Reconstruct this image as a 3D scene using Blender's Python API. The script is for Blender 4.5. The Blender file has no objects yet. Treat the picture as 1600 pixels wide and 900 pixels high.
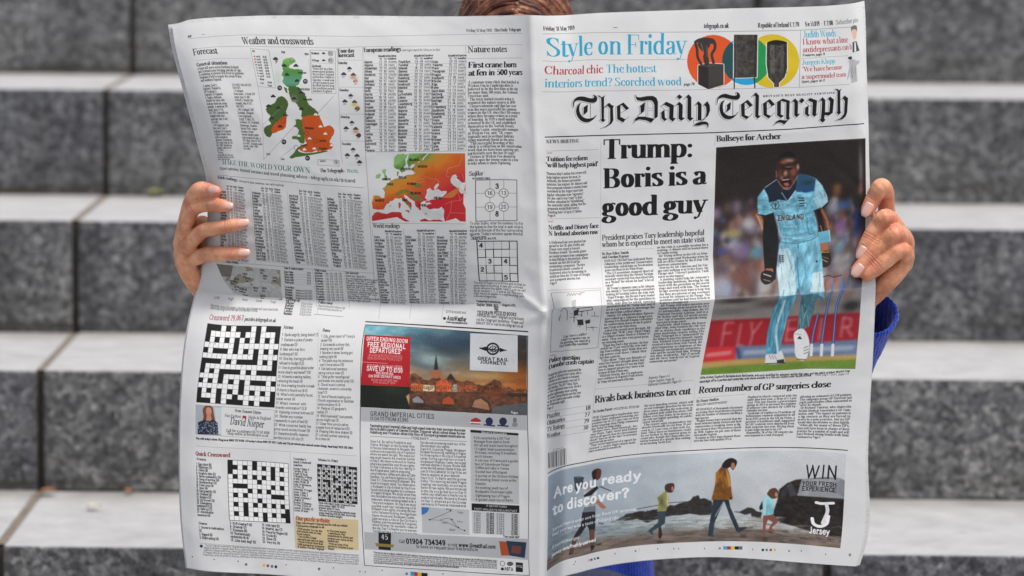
import bpy, bmesh, math, random
import numpy as np
from mathutils import Vector, Matrix, Euler

# ------------------------------------------------------------------ camera, sky, sun, exposure
scene = bpy.context.scene
COL = scene.collection
F_PX, PITCH, ROLL, YAW = 5390.5, 0.12417, 0.01007, 0.00232       # focal length in pixels of a 1600 wide frame
CAM_H = 0.35246 + 8*0.16                                          # eye height above the paving
cam_d = bpy.data.cameras.new('camera'); cam = bpy.data.objects.new('camera', cam_d); COL.objects.link(cam)
cam_d.sensor_width = 36.0; cam_d.lens = F_PX/1600*36.0; cam_d.clip_start = 0.05; cam_d.clip_end = 500
cam.matrix_world = (Matrix.Translation((0, 0, CAM_H)) @ Matrix.Rotation(YAW, 4, 'Z')
                    @ Matrix.Rotation(math.pi/2-PITCH, 4, 'X') @ Matrix.Rotation(ROLL, 4, 'Z'))
scene.camera = cam
PAPER_D = 3.56                                                    # distance to the held newspaper
cam_d.dof.use_dof = True; cam_d.dof.focus_distance = PAPER_D; cam_d.dof.aperture_fstop = 4.6
CM = cam.matrix_world.copy()
def W(px, py, toward=0.0):
    """a point at the newspaper's distance, `toward` metres nearer the camera"""
    z = PAPER_D-toward
    return CM @ Vector(((px-800)/F_PX*z, -(py-450)/F_PX*z, -z))

SUN_EL, SUN_AZ = math.radians(68), math.radians(126)              # azimuth clockwise from +Y: behind the camera, to the right
world = bpy.data.worlds.new('World'); scene.world = world; world.use_nodes = True
wn = world.node_tree.nodes; wl = world.node_tree.links; wn.clear()
sky = wn.new('ShaderNodeTexSky'); sky.sky_type = 'NISHITA'; sky.sun_disc = False; sky.sun_elevation = SUN_EL; sky.sun_rotation = SUN_AZ
sky.dust_density = 4.0; sky.ozone_density = 0.6; sky.air_density = 0.7
bg = wn.new('ShaderNodeBackground'); bg.inputs['Strength'].default_value = 0.13
wo = wn.new('ShaderNodeOutputWorld'); hs = wn.new('ShaderNodeHueSaturation'); hs.inputs['Saturation'].default_value = .55; wl.new(sky.outputs[0], hs.inputs['Color']); wl.new(hs.outputs[0], bg.inputs['Color']); wl.new(bg.outputs[0], wo.inputs['Surface'])
sun_d = bpy.data.lights.new('sun', 'SUN'); sun = bpy.data.objects.new('sun', sun_d); COL.objects.link(sun)
sun_d.energy = 1.5; sun_d.angle = math.radians(11); sun_d.color = (1.0, .98, .94)
sdir = Vector((math.sin(SUN_AZ)*math.cos(SUN_EL), math.cos(SUN_AZ)*math.cos(SUN_EL), math.sin(SUN_EL)))
sun.rotation_euler = sdir.to_track_quat('Z', 'Y').to_euler(); sun.location = (3, -3, 8)
scene.view_settings.view_transform = 'Standard'; scene.view_settings.look = 'None'; scene.view_settings.gamma = 1.0
scene.view_settings.exposure = 0.42
# ------------------------------------------------------------------ the printed spread
# Both pages live in one flat sheet: U 0..1040 across (spine at 520), V 0..888 down, units of about 0.7 mm.
S = 3
SHEET_W, SHEET_H, SPINE, CREASE = 1040, 888, 520.0, 457.0
SP_K = [(0,829,24.5),(120,833,145),(268,840,294),(400,846,428),(457,851,487),(487,850,520),(585,847,616),(615,846,646),(712,846,746),(864,844,903),(888,844,926)]
LU = [0,30,130,285,500]
LR = [(0,[269,298,390,560,812],[40,36,30,29,25]),
 (28,[273,297,388,563,815],[68,60,54.5,56.5,52]),
 (46,[277,300,392,566,816],[85,77,72.5,74,70]),
 (120,[294,318,402,568,817],[149,146,145,147.5,144]),
 (210,[317,338,415,570,820],[234,232,235,239,234]),
 (268,[328,340,418,574,821],[278,274,281,294,292]),
 (345,[329,341,424,578,822],[341,344,354,370,371]),
 (405,[323,339,430,584,823],[399,404,415,430,431]),
 (457,[309,332,436,588,826],[451,457,465,473,483]),
 (487,[299,326,430,579,824.5],[490,496,501,504,518]),
 (618,[283,306,416,571,824],[628,629,635,641,650]),
 (688,[281.5,305,412,569,826],[694,697,702,712,721]),
 (860,[289,312,415,577,827],[859,861,869,884,899]),
 (888,[293,316,417,579,829],[887,891,897,910,926])]
RU = [533,622,795,1020,1040]
RR = [(0,[845,940,1115,1338,1347],[25.2,21,15,4.5,2]),
 (26,[848,940,1112,1342,1349.5],[53,51,50,41,39]),
 (117,[849,940,1115,1347,1354],[143,142,140,130,128]),
 (188,[852,937,1118,1350,1356],[214,211.5,207,193,191]),
 (280,[855,937.5,1117,1352.5,1358],[307,303.5,297,284,282]),
 (400,[858,941,1114,1351,1364],[427,422,412,394,391]),
 (457,[860,944,1117,1346,1368],[484,477,468,449,445]),
 (585,[857,930,1094.7,1336,1362],[612,600,586,576.5,574]),
 (615,[856,929,1090,1334,1360],[642.5,630,614.5,603,601]),
 (712,[856,920,1083,1326.5,1353],[739.5,720.5,703.5,703.6,706]),
 (864,[854,915,1080,1317,1345],[893,867,847,857,860]),
 (888,[853,913,1077,1313,1337],[917,892,871,883.5,885])]

def herm(xk, Y, x):
    """smooth interpolation through knots; Y is (n, ...), x is (m,)"""
    xk = np.asarray(xk, float); Y = np.asarray(Y, float); x = np.asarray(x, float); n = len(xk)
    h = np.diff(xk); sh = (-1,) + (1,)*(Y.ndim-1)
    d = np.diff(Y, axis=0)/h.reshape(sh)
    m = np.zeros_like(Y)
    for i in range(1, n-1): m[i] = (d[i-1]*h[i] + d[i]*h[i-1])/(h[i-1]+h[i])
    m[0] = d[0]; m[-1] = d[-1]
    i = np.clip(np.searchsorted(xk, x, side='right')-1, 0, n-2)
    t = ((x-xk[i])/h[i]).reshape(sh); hh = h[i].reshape(sh)
    return Y[i]*(2*t**3-3*t*t+1) + m[i]*hh*(t**3-2*t*t+t) + Y[i+1]*(-2*t**3+3*t*t) + m[i+1]*hh*(t**3-t*t)

def split_v(rows_v, vals, V):
    rows_v = np.asarray(rows_v, float); vals = np.asarray(vals, float); V = np.asarray(V, float)
    a = rows_v <= CREASE; b = rows_v >= CREASE
    out = np.empty((len(V),)+vals.shape[1:])
    up = V <= CREASE
    out[up] = herm(rows_v[a], vals[a], V[up]); out[~up] = herm(rows_v[b], vals[b], V[~up])
    return out

VG = np.concatenate([np.linspace(0, CREASE, 116), np.linspace(CREASE, SHEET_H, 110)[1:]])
UG = np.concatenate([np.linspace(0, SPINE, 131), np.linspace(SPINE, SHEET_W, 131)[1:]])
def layout_grid():
    """where every point of the spread stands across and down the held paper: (nv, nu, 2)"""
    sp = np.array(SP_K, float); spx = split_v(sp[:,0], sp[:,1:], VG)                # nv,2
    out = np.empty((len(VG), len(UG), 2))
    for K, R, sel in ((LU+[520], LR, UG <= SPINE), ([520]+RU, RR, UG >= SPINE)):
        rv = [r[0] for r in R]
        c = split_v(rv, np.array([[(a, b) for a, b in zip(r[1], r[2])] for r in R], float), VG)  # nv,nk,2
        c = np.concatenate([c, spx[:,None]], 1) if K[-1] == 520 else np.concatenate([spx[:,None], c], 1)
        out[:, sel] = np.swapaxes(herm(K, np.swapaxes(c, 0, 1), UG[sel]), 0, 1)
    return out
GRID = layout_grid()
_gp = GRID.reshape(-1, 2); _gu, _gv = np.meshgrid(UG, VG); _gf = np.stack([_gu.ravel(), _gv.ravel()], 1)
_J = np.stack([np.gradient(GRID, UG, axis=1), np.gradient(GRID, VG, axis=0)], -1).reshape(-1, 2, 2)
_JI = np.linalg.inv(_J)
_ci = np.arange(0, GRID.shape[0], 6); _cj = np.arange(0, GRID.shape[1], 6)
_cg = GRID[np.ix_(_ci, _cj)].reshape(-1, 2); _cij = np.stack(np.meshgrid(_ci, _cj, indexing='ij'), -1).reshape(-1, 2)
_wi, _wj = (w.ravel() for w in np.meshgrid(np.arange(-5, 6), np.arange(-5, 6), indexing='ij'))
def P(pts):
    """held position -> flat sheet position"""
    p = np.atleast_2d(np.asarray(pts, float)); out = np.empty_like(p); nu = GRID.shape[1]
    for k in range(0, len(p), 400):
        q = p[k:k+400]
        c = _cij[((q[:,None,:]-_cg[None])**2).sum(-1).argmin(1)]
        ii = np.clip(c[:,0:1]+_wi[None], 0, GRID.shape[0]-1)*nu + np.clip(c[:,1:2]+_wj[None], 0, nu-1)
        i = ii[np.arange(len(q)), ((q[:,None,:]-_gp[ii])**2).sum(-1).argmin(1)]
        out[k:k+400] = _gf[i] + np.einsum('nij,nj->ni', _JI[i], q-_gp[i])
    return out

PAPER = (.865,.868,.862)
def hexc(c):
    if isinstance(c, str): return tuple(int(c[i:i+2], 16)/255 for i in (0,2,4))
    return c
canvas = np.empty((SHEET_H*S, SHEET_W*S, 3), np.float32); canvas[:] = PAPER

CLIP = [None]
def clip_to(s=None, flat=False):
    if s is None: CLIP[0] = None; return
    a = pts(s)
    if not flat:
        b = np.roll(a, -1, 0); n = 5; a = P((a[:,None]+(b-a)[:,None]*(np.arange(n)/n)[None,:,None]).reshape(-1,2))
    CLIP[0] = pmask(a*S)

def blur_box(u0, v0, u1, v1, r):
    """soften the print between flat positions"""
    x0, y0, x1, y1 = (int(q*S) for q in (u0, v0, u1, v1)); c = canvas[y0:y1, x0:x1].copy(); k = max(1, int(r*S))
    m, cx, cy = CLIP[0]; M = np.zeros(canvas.shape[:2], np.float32); M[cy:cy+m.shape[0], cx:cx+m.shape[1]] = m; M = M[y0:y1, x0:x1, None]; w = M.copy(); c = c*M
    for _ in range(3):
        for ax in (0, 1):
            for arr in (0, 1):
                q = c if arr == 0 else w
                p = np.pad(q, [(k+1,k) if i == ax else (0,0) for i in range(3)], mode='edge').cumsum(ax)
                n = q.shape[ax]; q = (np.take(p, range(2*k+1, 2*k+1+n), ax)-np.take(p, range(0, n), ax))/(2*k+1)
                if arr == 0: c = q
                else: w = q
    t = canvas[y0:y1, x0:x1]; t += (c/np.maximum(w, 1e-3)-t)*M

def tex(col, amt=.25, su=9, sv=14):
    c = np.array(hexc(col), np.float32)
    return lambda u, v: (c*(1-amt+2*amt*fbm(u/su, v/sv, 3)[...,None]*1.15)).clip(0,1).astype(np.float32)

def grain(u0, v0, u1, v1, amt):
    x0, y0, x1, y1 = (int(q*S) for q in (u0, v0, u1, v1)); m, cx, cy = CLIP[0]
    M = np.zeros(canvas.shape[:2], np.float32); M[cy:cy+m.shape[0], cx:cx+m.shape[1]] = m
    t = canvas[y0:y1, x0:x1]; h, w = t.shape[:2]; g = np.random.RandomState(h).randn((h+1)//2, (w+1)//2); g = np.kron(g, np.ones((2,2)))[:h,:w]
    t += (g*amt)[...,None]*M[y0:y1, x0:x1, None]; np.clip(t, 0, 1, out=t)

def blit(mask, x, y, color, alpha=1.0):
    """mask placed with its top left at texel x,y"""
    H, W = canvas.shape[:2]; h, w = mask.shape
    x0, y0, x1, y1 = max(x,0), max(y,0), min(x+w,W), min(y+h,H)
    if x1 <= x0 or y1 <= y0: return
    m = (mask[y0-y:y1-y, x0-x:x1-x]*alpha)[..., None]
    if CLIP[0] is not None:
        cm, cx, cy = CLIP[0]; h2, w2 = cm.shape; k = np.zeros((y1-y0, x1-x0), np.float32)
        a0, b0, a1, b1 = max(x0,cx), max(y0,cy), min(x1,cx+w2), min(y1,cy+h2)
        if a1 <= a0 or b1 <= b0: return
        k[b0-y0:b1-y0, a0-x0:a1-x0] = cm[b0-cy:b1-cy, a0-cx:a1-cx]; m = m*k[...,None]
    c = canvas[y0:y1, x0:x1]
    if callable(color):
        yy, xx = np.mgrid[y0:y1, x0:x1]
        col = color((xx+.5)/S, (yy+.5)/S)
    else: col = np.array(hexc(color), np.float32)
    c += (col-c)*m

def pmask(pts):
    """antialiased even-odd mask of a flat polygon given in texels"""
    p = np.asarray(pts, float)
    x0, y0 = np.floor(p.min(0)).astype(int)-1; x1, y1 = np.ceil(p.max(0)).astype(int)+1
    x0 = max(x0,-50); y0 = max(y0,-50); x1 = min(x1, SHEET_W*S+50); y1 = min(y1, SHEET_H*S+50)
    if x1 <= x0 or y1 <= y0: return np.zeros((1,1), np.float32), 0, 0
    W, H = x1-x0, y1-y0; ss = 3
    acc = np.zeros((H, W+2), np.float64)
    q = np.roll(p, -1, 0); ys = y0 + (np.arange(H*ss)+.5)/ss
    ax, ay, bx, by = p[:,0], p[:,1], q[:,0], q[:,1]
    dy = by-ay; dy = np.where(dy == 0, 1e-9, dy)
    hit = ((ay[None] <= ys[:,None]) & (by[None] > ys[:,None])) | ((by[None] <= ys[:,None]) & (ay[None] > ys[:,None]))
    X = ax[None] + (ys[:,None]-ay[None])*(bx-ax)[None]/dy[None]
    X = np.where(hit, X, 1e9); X.sort(axis=1)
    n = hit.sum(1); k = 0
    rows = np.arange(H*ss)//ss
    for k in range(0, int(n.max()) if len(n) else 0, 2):
        ok = n > k+1
        for j, sg in ((k, 1), (k+1, -1)):
            xx = np.clip(X[ok, j]-x0, 0, W); i = np.floor(xx).astype(int); f = xx-i
            np.add.at(acc, (rows[ok], i), sg*(1-f)/ss); np.add.at(acc, (rows[ok], i+1), sg*f/ss)
    return np.clip(np.cumsum(acc, 1)[:, :W], 0, 1).astype(np.float32), x0, y0

def spline(p, closed=True, n=6):
    p = np.asarray(p, float)
    if closed: a, b, c, d = np.roll(p,1,0), p, np.roll(p,-1,0), np.roll(p,-2,0)
    else:
        e = np.vstack([2*p[0]-p[1], p, 2*p[-1]-p[-2]]); a, b, c, d = e[:-3], e[1:-2], e[2:-1], e[3:]
    t = (np.arange(n)/n)[None,:,None]; a, b, c, d = (v[:,None] for v in (a,b,c,d))
    r = .5*((2*b)+(c-a)*t+(2*a-5*b+4*c-d)*t*t+(3*b-a-3*c+d)*t**3)
    r = r.reshape(-1, 2)
    return r if closed else np.vstack([r, p[-1]])

def pts(s, o=None):
    a = np.array([[float(v) for v in q.split(',')] for q in s.split()]) if isinstance(s, str) else np.asarray(s, float)
    return a if o is None else a/o[2] + np.array(o[:2])

_jr = np.random.RandomState(31)
def jag(a, amt, it=2):
    for _ in range(it):
        b = np.roll(a, -1, 0); m = (a+b)/2; L = np.hypot(*(b-a).T)[:,None]; m = m+_jr.randn(len(a), 2)*L*amt
        a = np.stack([a, m], 1).reshape(-1, 2)
    return a
def poly(s, color, o=None, smooth=False, alpha=1.0, flat=False, rough=0):
    a = pts(s, o)
    if smooth: a = spline(a, True, 3 if rough else 6)
    if rough: a = jag(a, rough)
    if not flat:
        if not smooth:                                  # follow the sheet along long sides
            b = np.roll(a, -1, 0); n = 1 + int(max(np.hypot(*(b-a).T).max()//30, 0)) if len(a) < 12 else 1
            if n > 1: a = (a[:,None]+(b-a)[:,None]*(np.arange(n)/n)[None,:,None]).reshape(-1,2)
        a = P(a)
    m, x, y = pmask(a*S); blit(m, x, y, color, alpha)

def seg_cov(A, B, rad, soft=.5):
    """coverage of a chain of capsules in texel space"""
    rad = max(rad, .3)
    lo = np.minimum(A.min(0), B.min(0))-rad-2; hi = np.maximum(A.max(0), B.max(0))+rad+2
    x0, y0 = np.floor(lo).astype(int); x1, y1 = np.ceil(hi).astype(int)
    yy, xx = np.mgrid[y0:y1, x0:x1]; xx = xx+.5; yy = yy+.5
    d = np.full(xx.shape, 1e9)
    for a, b in zip(A, B):
        v = b-a; L = max((v**2).sum(), 1e-9)
        t = np.clip(((xx-a[0])*v[0]+(yy-a[1])*v[1])/L, 0, 1)
        d = np.minimum(d, np.hypot(xx-a[0]-t*v[0], yy-a[1]-t*v[1]))
    return np.clip(rad-d+soft, 0, 1).astype(np.float32), x0, y0

def line(s, w, color, o=None, smooth=False, alpha=1.0, closed=False, flat=False):
    a = pts(s, o)
    if smooth: a = spline(a, closed)
    if closed and not smooth: a = np.vstack([a, a[:1]])
    if closed and smooth: a = np.vstack([a, a[:1]])
    if not flat:
        if not smooth and len(a) < 8:
            n = 4; b = a[1:]; c = a[:-1]
            a = np.vstack([(c[:,None]+(b-c)[:,None]*(np.arange(n)/n)[None,:,None]).reshape(-1,2), a[-1:]])
        a = P(a)
    a = a*S
    al = alpha*min(1, w*S/.6)
    for k in range(0, len(a)-1, 24):
        m, x, y = seg_cov(a[:-1][k:k+24], a[1:][k:k+24], w*S/2); blit(m, x, y, color, al)

def disc(cx, cy, rx, ry, color, alpha=1.0, o=None, soft=False, flat=False):
    if o is not None: cx, cy, rx, ry = cx/o[2]+o[0], cy/o[2]+o[1], rx/o[2], ry/o[2]
    t = np.linspace(0, 2*np.pi, 28, endpoint=False)
    if soft:
        c = (np.array([[cx,cy]]) if flat else P([[cx,cy]]))[0]*S; R = np.array([rx,ry])*S*2
        x0, y0 = (c-R).astype(int); x1, y1 = (c+R).astype(int)+1
        yy, xx = np.mgrid[y0:y1, x0:x1]
        m = np.exp(-((xx-c[0])/(rx*S))**2-((yy-c[1])/(ry*S))**2).astype(np.float32)
        blit(np.clip(m*1.25-.03, 0, 1), x0, y0, color, alpha); return
    poly(np.stack([cx+rx*np.cos(t), cy+ry*np.sin(t)], 1), color, None, False, alpha, flat)

def grad(stops, vertical=True):
    """colour varying along V (or U) between flat positions, as the print does"""
    ks = np.array([s[0] for s in stops], float); cs = np.array([hexc(s[1]) for s in stops])
    def f(u, v):
        t = v if vertical else u
        return np.stack([np.interp(t, ks, cs[:,i]) for i in range(3)], -1).astype(np.float32)
    return f
_rng = np.random.RandomState(4)
_NT = _rng.rand(64, 64)
def vnoise(u, v):
    u0 = np.floor(u).astype(int); v0 = np.floor(v).astype(int); fu = u-u0; fv = v-v0
    fu = fu*fu*(3-2*fu); fv = fv*fv*(3-2*fv); g = lambda a, b: _NT[b % 64, a % 64]
    return (g(u0,v0)*(1-fu)+g(u0+1,v0)*fu)*(1-fv) + (g(u0,v0+1)*(1-fu)+g(u0+1,v0+1)*fu)*fv
def fbm(u, v, o=4):
    r = 0; a = .5
    for k in range(o): r = r+a*vnoise(u*2**k+7.3*k, v*2**k+3.1*k); a *= .5
    return r

# ------------------------------------------------------------------ lettering: pen strokes on a skeleton
# T straight broad stroke, t curved broad stroke, E oval, H / h hairline, D dot, F serif (roman only), G sans only
GL = {
'a':(45,'t 12,37 15,45 23,47 31,44 34,34;T 34,36 34,8;h 34,8 37,1.5 43,4;t 34,28 22,24 12,18 11,9 16,1.5 24,2 34,9;D 14,37,5'),
'b':(50,'T 12,73 12,1;t 12,38 20,46 30,47 39,38 41,24 38,9 30,1 20,1.5 12,8;F 3,73 12,73'),
'c':(42,'t 36,37 32,45 24,47 14,40 10,24 14,8 24,1 32,3 38,12;D 35,36,5'),
'd':(51,'T 38,73 38,1;t 38,38 30,46 22,47 12,38 9,24 12,9 20,1 30,1.5 38,8;F 29,73 38,73;F 38,1 48,1'),
'e':(44,'H 11,26 37,26;t 37,26 36,38 31,46 24,47 14,40 10,24 14,8 24,1 33,3 38,12'),
'f':(29,'T 14,1 14,60;t 14,58 17,70 25,74 31,70;D 31,68,5;H 4,47 26,47;F 5,1 24,1'),
'g':(47,'E 21,32,11,15;t 15,19 9,12 12,5 28,1 38,-4 39,-13 32,-21 20,-23 8,-18 8,-9 14,-2;h 31,43 37,48 42,46;D 43,45,3.5'),
'h':(52,'T 12,73 12,1;t 12,36 20,45 30,47 38,41 39,30;T 39,32 39,1;F 3,73 12,73;F 4,1 21,1;F 31,1 48,1'),
'i':(26,'T 13,47 13,1;D 13,65,7;F 4,47 13,47;F 4,1 22,1'),
'j':(24,'T 13,47 13,-14;t 13,-12 10,-21 2,-22;D 13,65,7;F 4,47 13,47'),
'k':(50,'T 12,73 12,1;H 38,47 14,20;T 22,28 40,1;F 3,73 12,73;F 4,1 21,1;F 31,1 49,1;F 30,47 46,47'),
'l':(26,'T 13,73 13,1;F 4,73 13,73;F 4,1 22,1'),
'm':(74,'T 12,47 12,1;t 12,36 19,45 27,47 34,42 36,30;T 36,32 36,1;t 36,36 44,45 52,47 59,42 61,30;T 61,32 61,1;F 3,47 12,47;F 4,1 20,1;F 28,1 44,1;F 53,1 70,1'),
'n':(52,'T 12,47 12,1;t 12,36 20,45 30,47 38,41 39,30;T 39,32 39,1;F 3,47 12,47;F 4,1 21,1;F 31,1 48,1'),
'o':(47,'E 23,24,13,23'),
'p':(50,'T 12,47 12,-22;t 12,38 20,46 30,47 39,38 41,24 38,9 30,1 20,1.5 12,8;F 3,47 12,47;F 3,-22 22,-22'),
'q':(50,'T 38,47 38,-22;t 38,38 30,46 22,47 12,38 9,24 12,9 20,1 30,1.5 38,8;F 29,-22 48,-22'),
'r':(35,'T 12,47 12,1;h 12,34 18,44 27,47;D 29,41,6;F 3,47 12,47;F 4,1 22,1'),
's':(37,'t 30,39 26,46 19,47 11,43 10,34 17,28 24,23 30,15 28,5 20,1 12,3 7,11;F 31,47 31,36;F 6,12 6,1'),
't':(30,'T 14,58 14,9;t 14,10 16,2 23,1 28,6;H 4,47 27,47'),
'u':(52,'T 12,47 12,14;t 12,15 14,5 21,1 30,3 38,10;T 38,47 38,1;F 3,47 12,47;F 29,47 38,47;F 38,1 48,1'),
'v':(46,'T 9,47 23,1;H 23,1 38,47;F 2,47 18,47;F 31,47 45,47'),
'w':(69,'T 9,47 21,1;H 21,1 34,47;T 32,47 46,1;H 46,1 60,47;F 2,47 18,47;F 53,47 67,47;F 26,47 40,47'),
'x':(45,'T 9,47 36,1;H 9,1 36,47;F 2,47 17,47;F 29,47 44,47;F 2,1 17,1;F 29,1 44,1'),
'y':(46,'T 9,47 23,4;h 38,47 24,4 18,-14 9,-20;D 9,-18,5;F 2,47 18,47;F 31,47 45,47'),
'z':(42,'H 8,47 34,47;T 33,46 9,2;H 8,1 35,1;F 8,47 8,38;F 35,1 35,11'),
'A':(66,'H 8,1 32,70;T 32,69 54,1;H 16,24 46,24;F 1,1 17,1;F 44,1 64,1'),
'B':(60,'T 14,70 14,1;H 14,69 32,69;t 30,69 41,66 45,54 40,41 28,37;H 14,37 32,37;t 28,37 42,33 48,19 42,4 28,1.5;H 14,1.5 32,1.5;F 4,70 14,70;F 4,1 14,1'),
'C':(62,'t 54,50 48,64 34,69 18,60 11,35 18,10 34,1 48,6 55,20;F 55,68 55,48'),
'D':(66,'T 14,70 14,1;H 14,69 32,69;t 30,69 46,62 55,35 46,8 30,1.5;H 14,1.5 32,1.5;F 4,70 14,70;F 4,1 14,1'),
'E':(56,'T 14,70 14,1;H 5,69 49,69;H 5,1.5 51,1.5;H 14,36 38,36;F 49,69 49,53;F 51,1 51,18;F 38,44 38,28'),
'F':(53,'T 14,70 14,1;H 5,69 49,69;H 14,36 38,36;F 49,69 49,53;F 38,44 38,28;F 5,1 26,1'),
'G':(66,'t 54,50 48,64 34,69 18,60 11,35 18,10 34,1 46,5 53,16;T 53,30 53,6;F 43,30 63,30;F 55,68 55,48;G 36,30 53,30'),
'H':(68,'T 14,70 14,1;T 52,70 52,1;H 14,36 52,36;F 4,70 24,70;F 4,1 24,1;F 42,70 62,70;F 42,1 62,1'),
'I':(30,'T 15,70 15,1;F 5,70 25,70;F 5,1 25,1'),
'J':(42,'T 27,70 27,15;t 27,18 24,5 14,1 7,8;D 8,11,5;F 18,70 36,70'),
'K':(65,'T 14,70 14,1;H 50,70 16,30;T 27,40 52,1;F 4,70 24,70;F 4,1 24,1;F 40,70 60,70;F 42,1 62,1'),
'L':(52,'T 14,70 14,1;H 5,1.5 47,1.5;F 47,1 47,20;F 4,70 24,70'),
'M':(82,'H 14,70 14,1;T 16,69 40,3;H 40,3 66,69;T 66,70 66,1;F 4,70 16,70;F 5,1 23,1;F 56,1 76,1;F 66,70 76,70'),
'N':(68,'H 14,70 14,1;T 14,69 52,2;H 52,70 52,1;F 4,70 14,70;F 44,70 61,70;F 5,1 23,1'),
'O':(66,'E 33,35,22,34'),
'P':(58,'T 14,70 14,1;H 14,69 30,69;t 28,69 42,66 48,51 42,37 28,33;H 14,33 30,33;F 4,70 14,70;F 4,1 24,1'),
'Q':(66,'E 33,35,22,34;T 34,14 54,-8'),
'R':(64,'T 14,70 14,1;H 14,69 30,69;t 28,69 42,66 47,52 42,39 28,35;H 14,35 32,35;T 30,35 52,1;F 4,70 14,70;F 4,1 24,1;F 45,1 62,1'),
'S':(52,'t 43,54 38,65 26,69 14,64 12,52 20,43 32,34 42,24 41,9 28,1 15,4 8,18;F 43,69 43,52;F 8,1 8,20'),
'T':(60,'T 30,70 30,1;H 6,69 54,69;F 6,69 6,52;F 54,69 54,52;F 19,1 41,1'),
'U':(66,'T 14,70 14,22;t 14,24 18,6 32,1 46,6 51,24;H 51,22 51,70;F 4,70 24,70;F 42,70 60,70'),
'V':(64,'T 10,70 32,1;H 32,1 53,70;F 1,70 21,70;F 44,70 62,70'),
'W':(90,'T 10,70 28,2;H 28,2 45,66;T 43,70 62,2;H 62,2 79,70;F 1,70 21,70;F 70,70 88,70;F 34,70 52,70'),
'X':(64,'T 12,70 52,1;H 12,1 52,70;F 3,70 22,70;F 43,70 60,70;F 3,1 20,1;F 42,1 62,1'),
'Y':(62,'T 10,70 31,35;H 31,35 52,70;T 31,36 31,1;F 1,70 20,70;F 43,70 61,70;F 21,1 41,1'),
'Z':(56,'H 10,69 46,69;T 45,68 10,2;H 9,1.5 48,1.5;F 10,69 10,54;F 48,1 48,18'),
'0':(48,'E 24,35,14,34'),'1':(36,'T 19,69 19,1;H 9,58 19,69;F 9,1 29,1'),
'2':(47,'t 11,52 14,64 24,69 34,62 36,50 28,32 10,4;H 10,3 38,3'),
'3':(47,'t 11,56 16,66 25,69 34,62 33,46 22,37;t 22,37 34,34 38,20 33,5 22,1 9,10'),
'4':(48,'H 31,69 7,22;H 7,22 43,22;T 31,69 31,1'),
'5':(47,'H 14,68 37,68;H 14,68 12,38;t 12,38 24,44 35,38 38,22 32,6 20,1 9,10'),
'6':(47,'t 35,62 24,68 13,52 10,26 14,6 24,1 35,8 37,22 31,38 20,40 11,28'),
'7':(45,'H 9,68 38,68;T 37,67 18,1'),'8':(47,'E 23,52,11,16;E 23,18,14,17'),
'9':(47,'t 11,8 22,2 33,18 36,44 32,64 22,69 11,62 9,48 15,32 26,30 35,42'),
'.':(22,'D 11,5,6'),',':(22,'D 11,5,6;h 13,4 12,-6 7,-11'),':':(24,'D 12,5,7;D 12,41,7'),';':(24,'D 12,5,6;h 14,4 12,-6 8,-11;D 12,41,6'),
"'":(18,'T 9,72 9,56'),'"':(28,'T 8,72 8,56;T 20,72 20,56'),'!':(26,'T 13,70 13,22;D 13,5,6'),
'?':(42,'t 9,56 14,67 23,70 33,62 33,50 22,36 21,20;D 21,5,6'),'-':(30,'X 6,24 24,24'),'–':(44,'X 4,24 40,24'),
'&':(66,'t 56,40 46,14 28,1 12,6 12,22 24,36 36,52 32,66 22,68 16,58 24,38 56,2'),
'£':(50,'t 38,54 30,68 20,62 18,46 20,20 9,3;H 8,36 34,36;H 9,2 42,2'),'€':(52,'t 44,58 34,69 20,60 14,35 20,10 34,1 44,12;H 5,42 34,42;H 5,28 34,28'),
'/':(34,'H 4,-6 30,74'),'(':(28,'t 22,76 11,54 10,24 22,-8'),')':(28,'t 6,76 17,54 18,24 6,-8'),
'*':(30,'H 6,60 24,60;H 15,70 15,50'),'•':(30,'D 15,26,10'),'+':(40,'X 6,24 34,24;H 20,38 20,10'),'°':(24,'E 12,60,6,7'),
'%':(60,'E 15,54,9,14;E 44,16,9,14;H 12,1 46,70'),' ':(22,''),
}
FONTS = {'rb':(8.2,2.0,1,0,1),'rm':(6.2,1.9,1,0,1),'rd':(5.6,1.1,1,0,1),'rr':(5.8,3.0,1,0,1),'ib':(7.6,2.0,1,.2,1),'ir':(5.0,2.6,1,.2,1),
         'sb':(6.8,6.8,0,0,1),'sr':(4.3,4.3,0,0,1),'sl':(2.2,2.2,0,0,1),'si':(4.4,4.4,0,.2,1),'sx':(8.2,8.2,0,0,1)}
_gc = {}
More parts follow.
